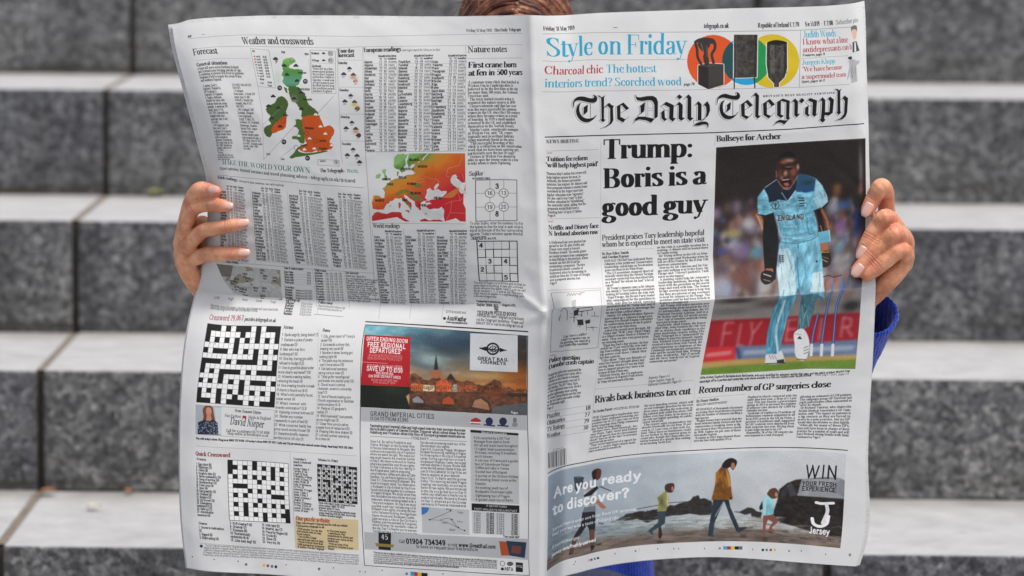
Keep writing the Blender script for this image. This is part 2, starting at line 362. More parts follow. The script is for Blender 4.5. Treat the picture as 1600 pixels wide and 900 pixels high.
def glyph(ch, font, hx, hy):
    """mask of a glyph; hx, hy texels per 100 units"""
    key = (ch, font, round(hx*2), round(hy*2))
    if key in _gc: return _gc[key]
    rx, ry, roman, shear, _ = FONTS[font]
    w, d = GL.get(ch, GL['-']); ss = 4 if hy < 60 else 2
    kx, ky = hx/100*ss, hy/100*ss; pad = 10
    W = int(math.ceil((w+2*pad+30*shear*2+12)*kx/ss)); H = int(math.ceil(118*ky/ss))
    yy, xx = np.mgrid[0:H*ss, 0:W*ss]
    gy = 84-(yy+.5)/ky; gx = (xx+.5)/kx-pad-shear*0 - shear*(gy)
    out = np.zeros((H*ss, W*ss), bool)
    rmin = .32*ss/ min(kx, ky) * 1.0                        # never thinner than the press can print
    for st in d.split(';'):
        if not st: continue
        k, rest = st[0], st[2:]
        if k == 'F' and not roman: continue
        if k == 'G' and roman: continue
        if k == 'D':
            x, y, r = map(float, rest.split(',')); r = r if roman else rx*1.15
            if not roman and y not in (5.,65.,41.,26.): continue
            r = r*(.75+.25*rx/8.2) if roman else r
            out |= (gx-x)**2+(gy-y)**2 <= r*r; continue
        if k == 'E':
            x, y, a, b = map(float, rest.split(',')); t = np.linspace(0, 2*np.pi, 21)
            q = np.stack([x+a*np.cos(t), y+b*np.sin(t)], 1); ax_, ay_ = rx, ry
        else:
            q = pts(rest)
            if k in 'th': q = spline(q, False, 5)
            if k in 'Tt': ax_, ay_ = rx, ry
            elif k == 'X': ax_, ay_ = (ry+1.5, ry+1.5) if roman else (rx, rx)
            else: ax_, ay_ = (ry, ry) if roman else (rx, rx)
            if k == 'h' and roman: ax_, ay_ = ry*1.6, ry
        ax_ = max(ax_, rmin); ay_ = max(ay_, rmin)
        full = (ax_, ay_); nq = len(q)-1
        for i, (a, b) in enumerate(zip(q[:-1], q[1:])):
            if roman and k == 't' and ch in 'SCGscea23569&£€?':
                f = min(1, (min(i+.5, nq-i-.5)/nq)/.16); ax_ = max(ay_, full[1]+(full[0]-full[1])*f)
            v = (b-a)/np.array([ax_, ay_]); L = max((v**2).sum(), 1e-9)
            px, py = (gx-a[0])/ax_, (gy-a[1])/ay_
            t = np.clip((px*v[0]+py*v[1])/L, 0, 1)
            out |= (px-t*v[0])**2+(py-t*v[1])**2 <= 1
    m = out.reshape(H, ss, W, ss).mean((1,3)).astype(np.float32)
    r = (m, int(round(pad*hx/100)), int(round(84*hy/100)))
    _gc[key] = r; return r

def tw(s, track=0): return sum(GL.get(c, GL['-'])[0]+track for c in s)
def ftext(s, u0, v0, u1, v1, h, font='rb', color='161616', alpha=1.0, track=0, hs=None):
    """text in flat units from u0,v0 to u1,v1 (baseline); u1 None keeps natural width"""
    n = tw(s, track)
    if n <= 0: return u0
    hx = h*(hs or .92) if u1 is None else (u1-u0)/n*100
    if u1 is None: v1 = v0
    L = n*hx/100; x = 0
    for c in s:
        w = GL.get(c, GL['-'])[0]+track
        if c != ' ':
            m, ox, oy = glyph(c, font, hx*S, h*S)
            v = v0+(v1-v0)*x/max(L, 1e-6)
            blit(m, int(round((u0+x)*S))-ox, int(round(v*S))-oy, color, alpha)
        x += w*hx/100
    return u0+x
def T(s, x0, y0, x1, y1, h, font='rb', color='161616', alpha=1.0, track=0):
    if not track and h >= 9 and font in ('rb','rm','rd'): track = -4
    a, b = P([[x0,y0],[x1,y1]]); ftext(s, a[0], a[1], b[0], b[1], h, font, color, alpha, track)

def flow(lines, u0, v0, u1, lead, h, font='rr', color='101010', justify=False, alpha=1.0):
    """ragged or justified lines of set copy, flat units"""
    for k, s in enumerate(lines):
        if not s: continue
        W = u1-u0; n = tw(s); nat = h*.80*n/100
        last = k == len(lines)-1 or s[-1] in '.:”"' and nat < W*.8
        w = W if (justify and not last) or nat > W else nat
        ftext(s, u0, v0+k*lead, u0+w, v0+k*lead, h, font, color, alpha)
def B(lines, x0, y0, x1, y1, lead, h, font='rr', color='101010', justify=False, alpha=1.0):
    """block whose first baseline runs from x0,y0 to x1,y1 on the held sheet"""
    a, b = P([[x0,y0],[x1,y1]]); flow(lines if not isinstance(lines, str) else lines.split('/'), a[0], (a[1]+b[1])/2, b[0], lead, h, font, color, justify, alpha)
def wrap(text, width_units):
    out = []; cur = ''
    for w in text.split():
        if tw(cur+' '+w) > width_units and cur: out.append(cur); cur = w
        else: cur = (cur+' '+w) if cur else w
    if cur: out.append(cur)
    return out
# ------------------------------------------------------------------ front page
CY, RD, INK, GRY = '2ba3c4', 'a83038', '151515', '9a9a9a'
def right_page():
    T('Friday 31 May 2019', 849, 47, 898, 46.3, 8)
    for x in (959.5, 961.7, 963.9): disc(x, 43, .7, .7, INK)
    T('telegraph.co.uk', 1099.5, 44, 1139, 43.3, 7.5); T('Republic of Ireland € 2.20', 1184.5, 43.2, 1249, 41.5, 7.5)
    T('No 51,019', 1258, 41.3, 1281, 40, 7.5); T('£ 2.00', 1287.5, 40, 1302, 39, 7.5); T('Subscriber price', 1306, 38.5, 1341, 34.5, 7, 'rr', '707070')
    line('848,53 940,51 1110,49.8 1253,47.2 1339,41.5', .7, GRY)
    T('Style on Friday', 850.5, 87.2, 1072, 85, 41.5, 'rd', CY)
    line('848,94.8 1072,92.8', .7, GRY)
    T('Charcoal chic', 850, 115.4, 942, 114.3, 19, 'rd', RD); T('The hottest', 946.5, 114, 1025, 112.8, 19, 'rd', CY)
    T('interiors trend? Scorched wood', 850.5, 136.2, 1065, 133.2, 19, 'rd', CY); T('page 20', 1068.5, 133.7, 1085, 133, 6.5, 'ib')
    line('848,143.3 1079,140.5 1250,136.5 1328,131.5', .7, GRY)
    # three discs with scorched wood pieces
    disc(1114.5,96,41,41.5,'dc5420'); disc(1166,95,37.5,38,'1f9fd0'); disc(1207,95.5,42,42,'d6b91c')
    t = np.linspace(0, 2*np.pi, 60, endpoint=False)
    def lens(c1, r1, c2, r2, col):
        a = np.stack([c1[0]+r1*np.cos(t), c1[1]+r1*np.sin(t)], 1); a = a[np.hypot(*(a-c2).T) <= r2+.5]
        b = np.stack([c2[0]+r2*np.cos(t), c2[1]+r2*np.sin(t)], 1); b = b[np.hypot(*(b-c1).T) <= r1+.5]
        q = np.vstack([a, b]); m = q.mean(0); q = q[np.argsort(np.arctan2(q[:,1]-m[1], q[:,0]-m[0]))]; poly(q, col)
    lens(np.array([1114.5,96.]), 41, np.array([1166,95.]), 37.7, '1c4b4e'); lens(np.array([1166,95.]), 37.7, np.array([1207,95.5]), 42, '12904a')
    o = (1090, 0, 5.625); DK = '35302d'
    def cut(s, col=tex('3c3733',.45,3,5), sm=False):
        line(s, 2.2, 'dedcd8', o, sm, closed=True); poly(s, col, o, sm)
    cut('5,575 95,555 228,565 228,745 95,785 5,740'); poly('5,575 95,590 95,785 5,740', '26221f', o); poly('95,590 228,568 228,745 95,785', '3f3935', o); poly('5,575 95,555 228,565 95,590','4a4440',o)
    for s in ('-20,380 -5,430 0,500 30,560', '60,360 75,440 60,500 75,570', '100,370 150,380 150,430 125,480 140,550', '-20,370 20,350 90,345 140,360 155,410'):
        line(s, 4.2, DK, o, True)
    poly('0,390 30,350 90,350 110,400 90,440 100,560 65,560 60,470 30,440', DK, o, True)
    line('30,380 50,450', 1.0, '777069', o); line('80,400 85,500', .8, '777069', o)
    cut('320,305 527,305 520,680 318,685'); line('322,685 322,778', 1.6, DK, o); line('500,685 503,772', 1.6, DK, o)
    for k in range(90):
        x = 335+170*_rng.rand(); y = 320+350*_rng.rand(); line([(x,y),(x+18*_rng.rand(),y-4+8*_rng.rand())], .5, '6b655f' if k%3 else '1c1917', o, alpha=.7)
    cut('610,375 690,360 785,372 787,600 765,680 715,730 715,765 672,765 672,735 622,680 606,560', sm=False)
    poly('612,372 690,352 784,370 760,390 690,396 630,390', '1a1614', o, True)
    for k in range(50):
        x = 625+140*_rng.rand(); y = 410+230*_rng.rand(); line([(x,y),(x+10*_rng.rand(),y+10+12*_rng.rand())], .6, '5d5751' if k%2 else '191614', o, alpha=.7)
    for x, w, c_, a_ in ((648,3.2,'7c756e',.45),(668,2,'8d867f',.35),(740,4,'5a544e',.5),(770,3,'1a1715',.6),(622,2.4,'1c1917',.5)): line([(x,400),(x+2,640)], w, c_, o, alpha=a_)
    for k in range(40):
        x = 625+145*_rng.rand(); y = 400+130*_rng.rand(); line([(x,y),(x+16*(_rng.rand()-.3),y+14*_rng.rand())], .7, ('8a837b','141110')[k%2], o, alpha=.6)
    line('340,312 345,670', 2.6, '57514b', o, alpha=.5); line('510,315 505,670', 2.2, '1d1a18', o, alpha=.6)
    line('1251,48 1249,136', .7, GRY); line('1252,91.5 1325,87', .6, GRY)
    T('Judith Woods', 1255, 58.6, 1306, 56.8, 12, 'rd', CY); T('I know what a lone', 1254, 70, 1325, 66, 12, 'rd', RD)
    T('antidepressants can b', 1254, 81.8, 1331, 76.8, 12, 'rd', RD); T('Features, page 21', 1254, 88, 1289, 86.2, 5.6, 'ib')
    T('Jurgen Klopp', 1253, 101.4, 1305, 98.6, 12, 'rd', CY); T("'We have become", 1254, 111.8, 1316, 108, 12, 'rd', RD)
    T('a supermodel team', 1252, 123.5, 1322, 119.3, 12, 'rd', RD); T('Sport, pages 10-12', 1252, 129.3, 1289, 127.2, 5.6, 'ib')
    poly('1330,42 1338,40 1339,49 1336,54 1331,51', '6f6f70', None, True); poly('1331,47 1338,47 1338,58 1334,62 1332,56', 'e3b9a6', None, True)
    poly('1332,66 1338,64 1343,79 1332,82', '4a4a4c'); poly('1335,66 1337,66 1338,80 1335,81', 'e8e8e8')
    poly('1325,90 1330,88 1331,92 1327,93', '3b3b3b', None, True); poly('1326,94 1332,92 1340,95 1343,94 1343,98 1338,102 1340,127 1330,130 1329,112 1326,122 1323,126 1327,104', 'b5b6b8')
    for k in range(14): line([(1328+11*_rng.rand(), 96+30*_rng.rand()) for _ in (0,1)], .4, '6c6e70')
    masthead()
    line('852,214.2 937,211.7 1118,207.2 1233,202 1350,193', 1.5, '101010')
    T('NEWS BRIEFING', 853, 223.6, 904, 222.4, 7.6); line('853,236 935,233.8', .6, GRY)
    T('NEWS', 854.5, 240.6, 863, 240.3, 3.5, 'sr', '9a5050')
    T('Tuition fee reform', 853.3, 251.6, 918, 250, 9.8); T("'will help highest paid'", 853, 261, 934, 259.6, 9.8)
    B('Theresa May’s tuition fees review will/help higher earners the most, Jo/Johnson, the former universities/minister, has warned. Mr Johnson said/that proposed reforms to student loans/contained in the Augar report into/higher education were “regressive”./He also said it was “crazy” to fund/further education by “destabilising”/the university sector, adding that the/proposals would likely leave a/“funding hole” of up to £2 billion./Page 8'.replace('’',"'").replace('“','"').replace('”','"'), 853.5, 272.6, 935, 270.5, 5.4, 5.6)
    line('855,342 936.7,340.2', .6, GRY); T('NEWS', 856.5, 347.6, 865, 347.3, 3.5, 'sr', '9a5050')
    T('Netflix and Disney face', 856.5, 358.8, 935, 356, 9.8); T('N Ireland abortion row', 857, 368.2, 935, 365.6, 9.8)
    B('A Hollywood row over abortion has/spread to the UK after Netflix and/Disney were urged to boycott/Northern Ireland. The media giants/are under pressure from campaigners/to stop filming in the province, where/women can face life in jail for/terminating a pregnancy. The two/broadcasters joined a number of/Hollywood actors by threatening to/withdraw from the US state of Georgia/over a proposed abortion ban./Page 8', 857.5, 380.2, 936, 377.5, 5.35, 5.6)
    line('856,454 941,450', .6, GRY)
    line('861,458 866,481 862.6,488 860,550.6', .8, '555555'); line('861,458 938.6,453 940.5,480', .6, '888888'); line('940.5,480 933.8,543 860,550.6', .7, '777777')
    line('886,462.5 888,458.5 891,462 893,458.3 895,462 897,458 899,461.5', .6, '8a4a44'); line('898,461 902,458 905,461 906,457.5 913,457', .6, '8a4a44'); line('907,461 908,457.6', .6, '8a4a44')
    cr = np.random.RandomState(8)
    for k in range(26):
        x = 872+58*cr.rand(); y = 484+28*cr.rand(); L = 3+9*cr.rand()
        line([(x,y),(x+(0 if k%3 else L),y+(L if k%3 else .6))], .6, '2c2c2c')
    for q in ('896,486 905,482 903,492 897,494','902,500 911,499 912,508 903,508','914,501 922,499 922,505 915,506','893,470 900,468 899,484 894,484'): poly(q, '3a3a3a' if '470' not in q else 'b9b9b9')
    line('900,482 925,480 926,484 904,487', 1., '2c2c2c'); line('876,487 881,482 886,486 886,500', .8, '2c2c2c', smooth=True)
    for k, (s, x, w) in enumerate((('"Can I have a selfie?', 879, 37), ("I don't recognise you, so", 876.5, 45), ("I'm guessing you must be a", 875, 47), ('Tory leadership candidate"', 873.5, 47))):
        T(s, x, 528.8+k*4.9, x+w, 524+k*4.9, 5.4, 'ib', '303030')
    T('WORLD', 858.5, 558, 869, 556.5, 3.5, 'sr', '9a5050')
    T('Police question', 857.3, 568.7, 906, 562.4, 9.8); T('Danube crash captain', 857, 578.2, 927.4, 567.8, 9.8)
    B('Hungarian police have questioned the/captain of a luxury river cruiser after a/collision on the Danube in Budapest/left at least seven people dead and 21/still missing. The MV Viking Sigyn,/a Swiss-registered cruise boat, struck a/smaller sightseeing vessel carrying/33 South Korean tourists and two crew/as the two tried to pass under a bridge/on Wednesday night./Page 17', 856.5, 588.5, 926, 578, 5.1, 5.3)
    for k, (s, n) in enumerate((('Puzzles','18'),('Obituaries','27'),('TV listings','29'),('Weather','30'))):
        y = 654.5+k*10.2; x = 854.5
        T(s, x, y, x+(20,28,28,21)[k], y-(5.5,7,7,5)[k], 9.4, 'rm'); T(n, 914.5-k*1.3, y-13.2, 922.5-k*1.3, y-14.6, 9.4, 'rm')
        line([(855, y-10.8), (924-k, y-22)], .5, GRY)
    line([(855, 685.2), (921, 673.5)], .5, GRY)
    x = 856.4
    for k in range(17):
        w = (.6,1.2,.5,1.6,.8,1.0,.6)[k*3%7]; line([(x, 708.3-(x-856)*.27), (x+.6, 731-(x-856)*.2)], w, '1b1b1b'); x += w+.75+(.8 if k == 10 else 0)
    T('9 770307 123', 864, 704.5, 881, 701, 3.2, 'sr', '777777')
    line('939,222 938,391 944,474 929,616 918,712', .5, 'b0b0b0'); line('1118.5,210 1116,228', .5, 'b0b0b0')
    # splash headline
    T('Trump:', 941, 248.2, 1082, 244.6, 43, 'rb'); T('Boris is a', 942, 293.9, 1101.5, 287.4, 43, 'rb'); T('good guy', 940.5, 338.6, 1103.5, 332.0, 43, 'rb')
    T('President praises Tory leadership hopeful', 940.5, 375.6, 1100, 367, 12, 'rm'); T('whom he is expected to meet on state visit', 940.5, 386, 1100.4, 377.6, 12, 'rm')
    line('941,391.5 1022,388', .5, GRY)
    T('By Ben Riley-Smith', 940.7, 398.8, 982.6, 396.5, 6.2, 'rb'); T('and Gordon Rayner', 941, 404.2, 983, 402, 6.2, 'rb')
    cA = 'DONALD TRUMP has indicated Boris/Johnson is his preferred Conservative/leadership candidate as frustration/grows over Brexit in the White House./  The US president stopped short of/formally endorsing the former foreign/secretary yesterday but described him/as a “friend” for whom he had “a lot of/respect”./  Mr Trump’s comments came as Mr Johnson/was among 11 Tory leadership contenders/looking for backing before the state visit./  Nigel Farage, the Brexit Party leader/who campaigned for the president in/2016, may also be asked, opening/speculation that Mr Trump may seek to/act as a go-between to encourage the/two men to form a political alliance./  Senior US administration figures/have talked up a Johnson-Farage pact,/likening it to Ronald Reagan’s blueprint/for conservatism that won the Republi-/cans 12 years in the White House./  Asked if he would meet the men, Mr/Trump said: “Well, I may. Nigel Farage/is a friend of mine. Boris is a friend of/mine. They are two very good guys,/very interesting people./  “Nigel has had a big victory, he has/picked up 32 per cent of the vote start-/ing from nothing and I think they are/big powers over there. I think they/have done a good job.'
    cA2 = '/  “I like them. They are friends of/mine but I haven’t thought about sup-/porting them. Maybe it’s not my busi-/ness to support people but I have a lot/of respect for both of those men.”/  Winfield House, the US ambassa-/dor’s residence in Regent’s Park where/Mr Trump will spend much of his time'
    cB = 'on the visit, is a possible location for a/meeting. A dinner will be hosted there/on Tuesday evening./  Mr Trump arrives in the UK on Mon-/day and stays until Wednesday when he/will set off for France for the D-Day 75th/anniversary commemorations./  Sources for Mr Johnson and Mr Far-/age said nothing was in the diary. Mr/Farage said: “I haven’t pushed it. I will/wait to see what happens.”/  A meeting could help Mr Johnson’s/leadership ambitions, showing he can/meet with the president on the world/stage and work with him. The former/foreign secretary may want to keep that/day they are nervous of any overtures/to meet Mr Johnson or Mr Farage. The/president said he had been friends to/be open to a discussion on it./  Mr Trump will make concerns over/Huawei being given access to the UK’s/5G infrastructure. John Bolton, the US/National Security Adviser, told in a/Mr Bolton said the US would accept/“zero” risk of sensitive networks being/interrupted by foreign powers./  Meanwhile, Mark Harper, the former/chief whip, today becomes the 12th Tory/MP to declare their candidacy in the/party leadership contest, telling The/Daily Telegraph he is “untarnished” by/the failure to pass key domestic legisla-/tion. Michael Gove’s leadership bid/received a boost from Neil Parish, the/chief inquisitor as chairman of the/Commons environment committee,/who said he would back him. Writing/on the website, Mr Parish/said Mr Gove “stands out” as “a great/communicator and operator”.'
    fx = lambda s: s.replace('’',"'").replace('“','"').replace('”','"')
    la = fx(cA+cA2).split('/'); lb = fx(cB).split('/')
    flow(la, 626, 387.5, 703, 4.93, 5.15, 'rr', '0c0c0c', True); flow(lb, 710, 370, 788, 4.72, 4.95, 'rr', '0c0c0c', True)
    T('Reports: Pages 4-5', 1013, 592.5, 1046, 589, 5.4, 'ir'); T('Fraser Nelson: Page 16', 1012.5, 598, 1053, 594, 5.4, 'ir'); T('Editorial Comment: Page 17', 1012, 603.3, 1063, 597.5, 5.4, 'ir')
    line('930,608 1084,594', .5, GRY)
    T('Bullseye for Archer', 1119.5, 221, 1220, 217, 13, 'rb')
    cricketer()
    T("Jofra Archer, England's Barbados-born fast bowler, who only qualified for selection earlier this year, got his side's cricket World Cup", 1093.4, 591.8, 1328, 580.8, 5.2, 'sb')
    T('campaign off to a perfect start yesterday with three wickets in a 104-run victory over South Africa', 1092.5, 598, 1267, 587.8, 5.2, 'sb'); T('News, page 7 Sport, pages 1-5', 1273, 587, 1326, 585.5, 5.2, 'si', '555555')
    T('Rivals back business tax cut', 929, 629.8, 1078, 615.8, 15.5, 'rb'); T('Record number of GP surgeries close', 1091, 614.6, 1297.5, 604.4, 15.5, 'rb')
    T('By Gordon Rayner', 926.6, 645.5, 957, 640.8, 6.2); T('POLITICAL EDITOR', 959, 640.8, 999, 636.8, 5, 'rr')
    B('FIVE Conservative leadership con-/tenders have endorsed lowering cor-/poration tax to 12.5 per cent as they/defied warnings from Philip Hammond/about "tactical" tax-cutting pledges./  Michael Gove, Matt Hancock, Jer-/emy Hunt, Sajid Javid and Esther/McVey all agreed that the Government/should "turn on all the taps" to increase/growth and help low earners./  They voiced approval of a report by/Onward, a centre-Right think-tank,/which recommended the measures for', 925.7, 654, 999, 645.8, 4.75, 4.95, 'rr', '0c0c0c', True)
    B('the next spending review, which will/set out economic priorities for the next/three years. Slowing the reduction in/the national debt could free about £100/billion over four years, to be spent on/tax cuts and higher spending on public/services, Onward said./  The report says corporation tax/should eventually be cut from 19 per/cent to 12.5 per cent, in line with Ire-/land. Other taxes on businesses could/be cut further in the poorest areas to/create jobs, though the Chancellor yes-/terday warned in a speech that cutting/tax was becoming "harder to do".', 1006.7, 635.6, 1083, 629.2, 4.72, 4.95, 'rr', '0c0c0c', True)
    T('By Henry Bodkin', 1088, 629.2, 1123, 625.6, 6.2); T('HEALTH CORRESPONDENT', 1087.8, 634.6, 1136, 630, 5, 'rr'); line('1089,622 1164,616', .5, GRY)
    B('HUNDREDS of thousands of patients/are losing their local doctors surgeries/with the number of closures reaching a/high last year./  Health bosses have warned that the/bond between family doctors and their/communities is breaking down as fig-/ures showed that 138 practices closed/in 2018. Eighty-six per cent of these/were smaller surgeries./  It comes as NHS data showed there/were also fewer fully qualified GPs in', 1087, 643, 1160.5, 636.3, 4.85, 5.05, 'rr', '0c0c0c', True)
    B('England in March compared with the/same time last year, a drop of 1.5 per/cent. This was despite a government/pledge in 2015 to increase the number/of primary care doctors by 5,000 by/September next year./  Analysis of replies to Freedom of/Information requests submitted to all/local NHS areas in the UK by Pulse, a/provider of healthcare staff, suggested/367,817 patients were displaced from/their surgeries last year, forcing them/to make longer journeys to see a GP./  Meanwhile, 36 of the 138 surgery clo-/sures happened as a result of mergers,', 1168, 622, 1245, 618.6, 4.7, 4.9, 'rr', '0c0c0c', True)
    B('affecting an estimated 147,128 patients./The campaign group GP Survival last/night said mergers often amounted to/"cover" for closures./  Dr Richard Vautrey, who chairs the/British Medical Association\'s GP Com-/mittee, said: "The impact on patients is/a big concern as they are forced to/move to a new practice, but no GP/would take the decision to close lightly./  "After all, for many of these GPs,/they will have been in charge of their/practice for a number of years and will/have formed strong bonds with their/Continued on Page 2', 1250, 618.6, 1331, 620.8, 4.72, 4.95, 'rr', '0c0c0c', True)
    line('1004,640 996,708', .4, 'b8b8b8'); line('1086.5,600 1078,700', .4, 'b8b8b8')
    line([(533.5,712.3),(1018,712.3)], 1.3, '181818', flat=True)
    jersey()
    # printer's marks
    for x, y, c in ((920.5,875.4,'c8ab9a'),(924.3,874.6,'9a2e42'),(929.4,873.2,'3f8fa8'),(934.4,872,'1c1f2c')): disc(x, y, 1.8, 1.8, c)
    for x, y in ((899,877.5),(897,882),(961,865),(992.5,861),(1027.5,857.8),(1053,857.3),(1060.3,857.3),(1101,857),(1176,858.5),(1252,861),(1290,866)): disc(x, y, .8, 1.4, '777777')
    line('999,857 998,862', .5, 'aaaaaa'); disc(993,861,1.6,1.5,'888888'); disc(1124.5,856.8,2,1.8,'7f8f8c'); disc(1233,861,1.7,1.5,'8c8c8c'); disc(1328,867,2,2.6,'8f8f8f')
    for k, c in enumerate(('3aa8c4','b0305e','d8c22e','1a1a1a','6a6a6a')): poly(f'{1130+k*6},{853.5+k*.05} {1136+k*6},{853.6} {1136+k*6},{858.8} {1130+k*6},{858.6}', c)
    for x, c in ((1192,'151515'),(1198,'2a8fa8'),(1204.3,'a8283c'),(1210.5,'c9bd62')): disc(x, 859.3, 2, 2, c)

def masthead():
    a, b, c, d = (890,140,13.85), (985,140,12.308), (1115,135,13.845), (1205,135,12.308)
    Ls = []
    def L(o, s, sm=False): Ls.append((o, s, sm))
    L(a,'95,385 72,340 75,280 110,210 180,158 300,150 430,185 510,185 530,160 515,112 570,135 598,190 590,240 550,275 470,285 350,265 230,235 150,240 110,270 95,320',1)
    L(a,'245,280 190,325 150,395 140,480 165,575 230,660 320,705 420,700 520,640 587,545 520,600 430,625 350,620 275,580 225,500 210,420 220,340',1)
    L(a,'395,322 305,385 300,555 385,480')
    L(a,'590,128 650,130 690,165 728,152 775,120 745,175 745,640 778,655 725,708 660,655 692,640 680,180 645,160')
    L(a,'745,398 855,283 910,335 957,350 937,405 948,660 905,740 800,805 685,830 790,790 860,735 876,680 876,410 820,350 755,402')
    L(a,'1022,362 1165,278 1287,403 1220,442 1128,335 1100,350 1100,590 1212,645 1160,712 1030,640')
    L(b,'105,92 100,150 130,205 220,222 330,205 400,207 445,250 460,300 460,560 525,525 530,230 500,158 430,120 320,125 180,150 120,140')
    L(b,'72,642 90,560 150,518 280,520 380,542 465,560 400,637 300,592 170,575 100,600')
    L(b,'282,240 178,322 192,335 198,450 150,502 255,425 270,395')
    L(b,'692,232 835,300 825,545 875,548 815,617 745,560 750,342 650,292 600,312')
    L(b,'655,388 592,440 598,552 660,607 708,565 665,542')
    L(b,'945,232 1007,298 1000,535 1048,548 980,602 925,560 928,310 905,290 868,312'); L(b,'940,92 1002,140 945,188 893,145')
    L(b,'1120,92 1172,150 1170,535 1215,548 1150,607 1095,560 1098,170 1070,150 1038,172')
    L(b,'1310,222 1368,280 1365,597 1295,585 1298,300 1280,285 1248,297')
    L(b,'1482,222 1525,300 1532,400 1495,500 1425,572 1365,600 1365,585 1440,545 1462,440 1455,330 1410,297')
    L(b,'1222,682 1300,633 1420,612 1490,638 1503,690 1487,732 1470,680 1400,672 1320,692 1250,694',1)
    L(c,'80,388 70,320 90,250 150,188 250,160 370,190 470,200 503,175 492,122 550,150 572,200 562,250 510,287 400,285 290,260 200,245 120,265 90,310',1)
    L(c,'237,300 170,340 130,430 130,520 170,630 250,700 350,707 450,660 552,540 480,608 380,638 290,620 220,560 200,470 205,370',1)
    L(c,'375,335 288,402 290,480 262,572 362,490')
    e = '590,392 740,288 847,405 780,450 700,350 672,368 675,620 772,658 715,712 603,640'
    L(c, e); L((c[0]+478/c[2], c[1]-18/c[2], c[2]), e)
    L(c,'920,127 983,200 970,628 1023,635 955,702 898,650 905,220 880,200 838,217')
    L(d,'113,300 222,233 357,275 345,592 367,605 250,735 195,700 130,695 60,742 110,665 170,640 270,655 322,645 285,625 290,308 188,280 185,540 247,565 185,607 113,560')
    L(d,'460,232 517,290 510,528 555,525 490,597 443,555 445,310 425,290 392,302'); L(d,'590,222 642,265 585,327 533,290')
    L(d,'745,222 882,270 862,535 905,515 830,587 788,545 798,310 705,270'); L(d,'720,368 655,410 648,530 710,582 743,548 712,528')
    L(d,'990,207 1042,265 1035,490 1020,620 1047,642 990,697 928,645 955,625 968,490 978,290 955,270 922,287')
    L(d,'1135,197 1207,255 1182,507 1108,562 1025,550 1030,498 1118,490 1130,290 1090,240')
    L(d,'1222,48 1285,50 1300,75 1357,43 1330,85 1330,480 1347,495 1297,552 1257,500 1273,485 1273,90')
    L(d,'1415,177 1477,225 1462,500 1430,580 1370,632 1245,652 1350,600 1400,530 1413,280 1375,230 1335,267')
    for o, s, sm in Ls: line(s, 1.5, 'dcdcda', o, sm, closed=True)
    for o, s, sm in Ls:
        o2 = (o[0]-1.7, o[1]+1.1, o[2]); line(s, .8, '4a4a4a', o2, sm, closed=True)
    for o, s, sm in Ls: poly(s, 'cfcfce', (o[0]-1.7, o[1]+1.1, o[2]), sm); poly(s, 'cfcfce', (o[0]-.9, o[1]+.5, o[2]), sm)
    for o, s, sm in Ls: line(s, .9, 'e0e0de', o, sm, closed=True)
    for o, s, w in ((a,'450,310 450,610',.8),(a,'1105,508 1285,405',.5),(a,'1210,648 1282,585',.6),(b,'298,225 298,520',.5),(b,'335,225 335,520',.4),(b,'345,350 385,362 430,350',.4),(b,'345,410 385,396 430,410',.4),
                    (b,'580,325 660,387 732,412',.5),(b,'1365,590 1290,588 1212,592 1215,655',.5),(c,'415,310 415,640',.8),(c,'680,507 847,405',.5),(c,'772,658 838,588',.6),(c,'1158,489 1325,387',.5),(c,'1250,640 1316,570',.6),(d,'650,300 722,367 776,382',.5)):
        line(s, w, '444444', o)
    for o, s, sm in Ls: poly(s, '121212', o, sm)
    T("BRITAIN'S BEST QUALITY NEWSPAPER", 1192.3, 152, 1305, 146.3, 4.6, 'rb', INK, track=14)

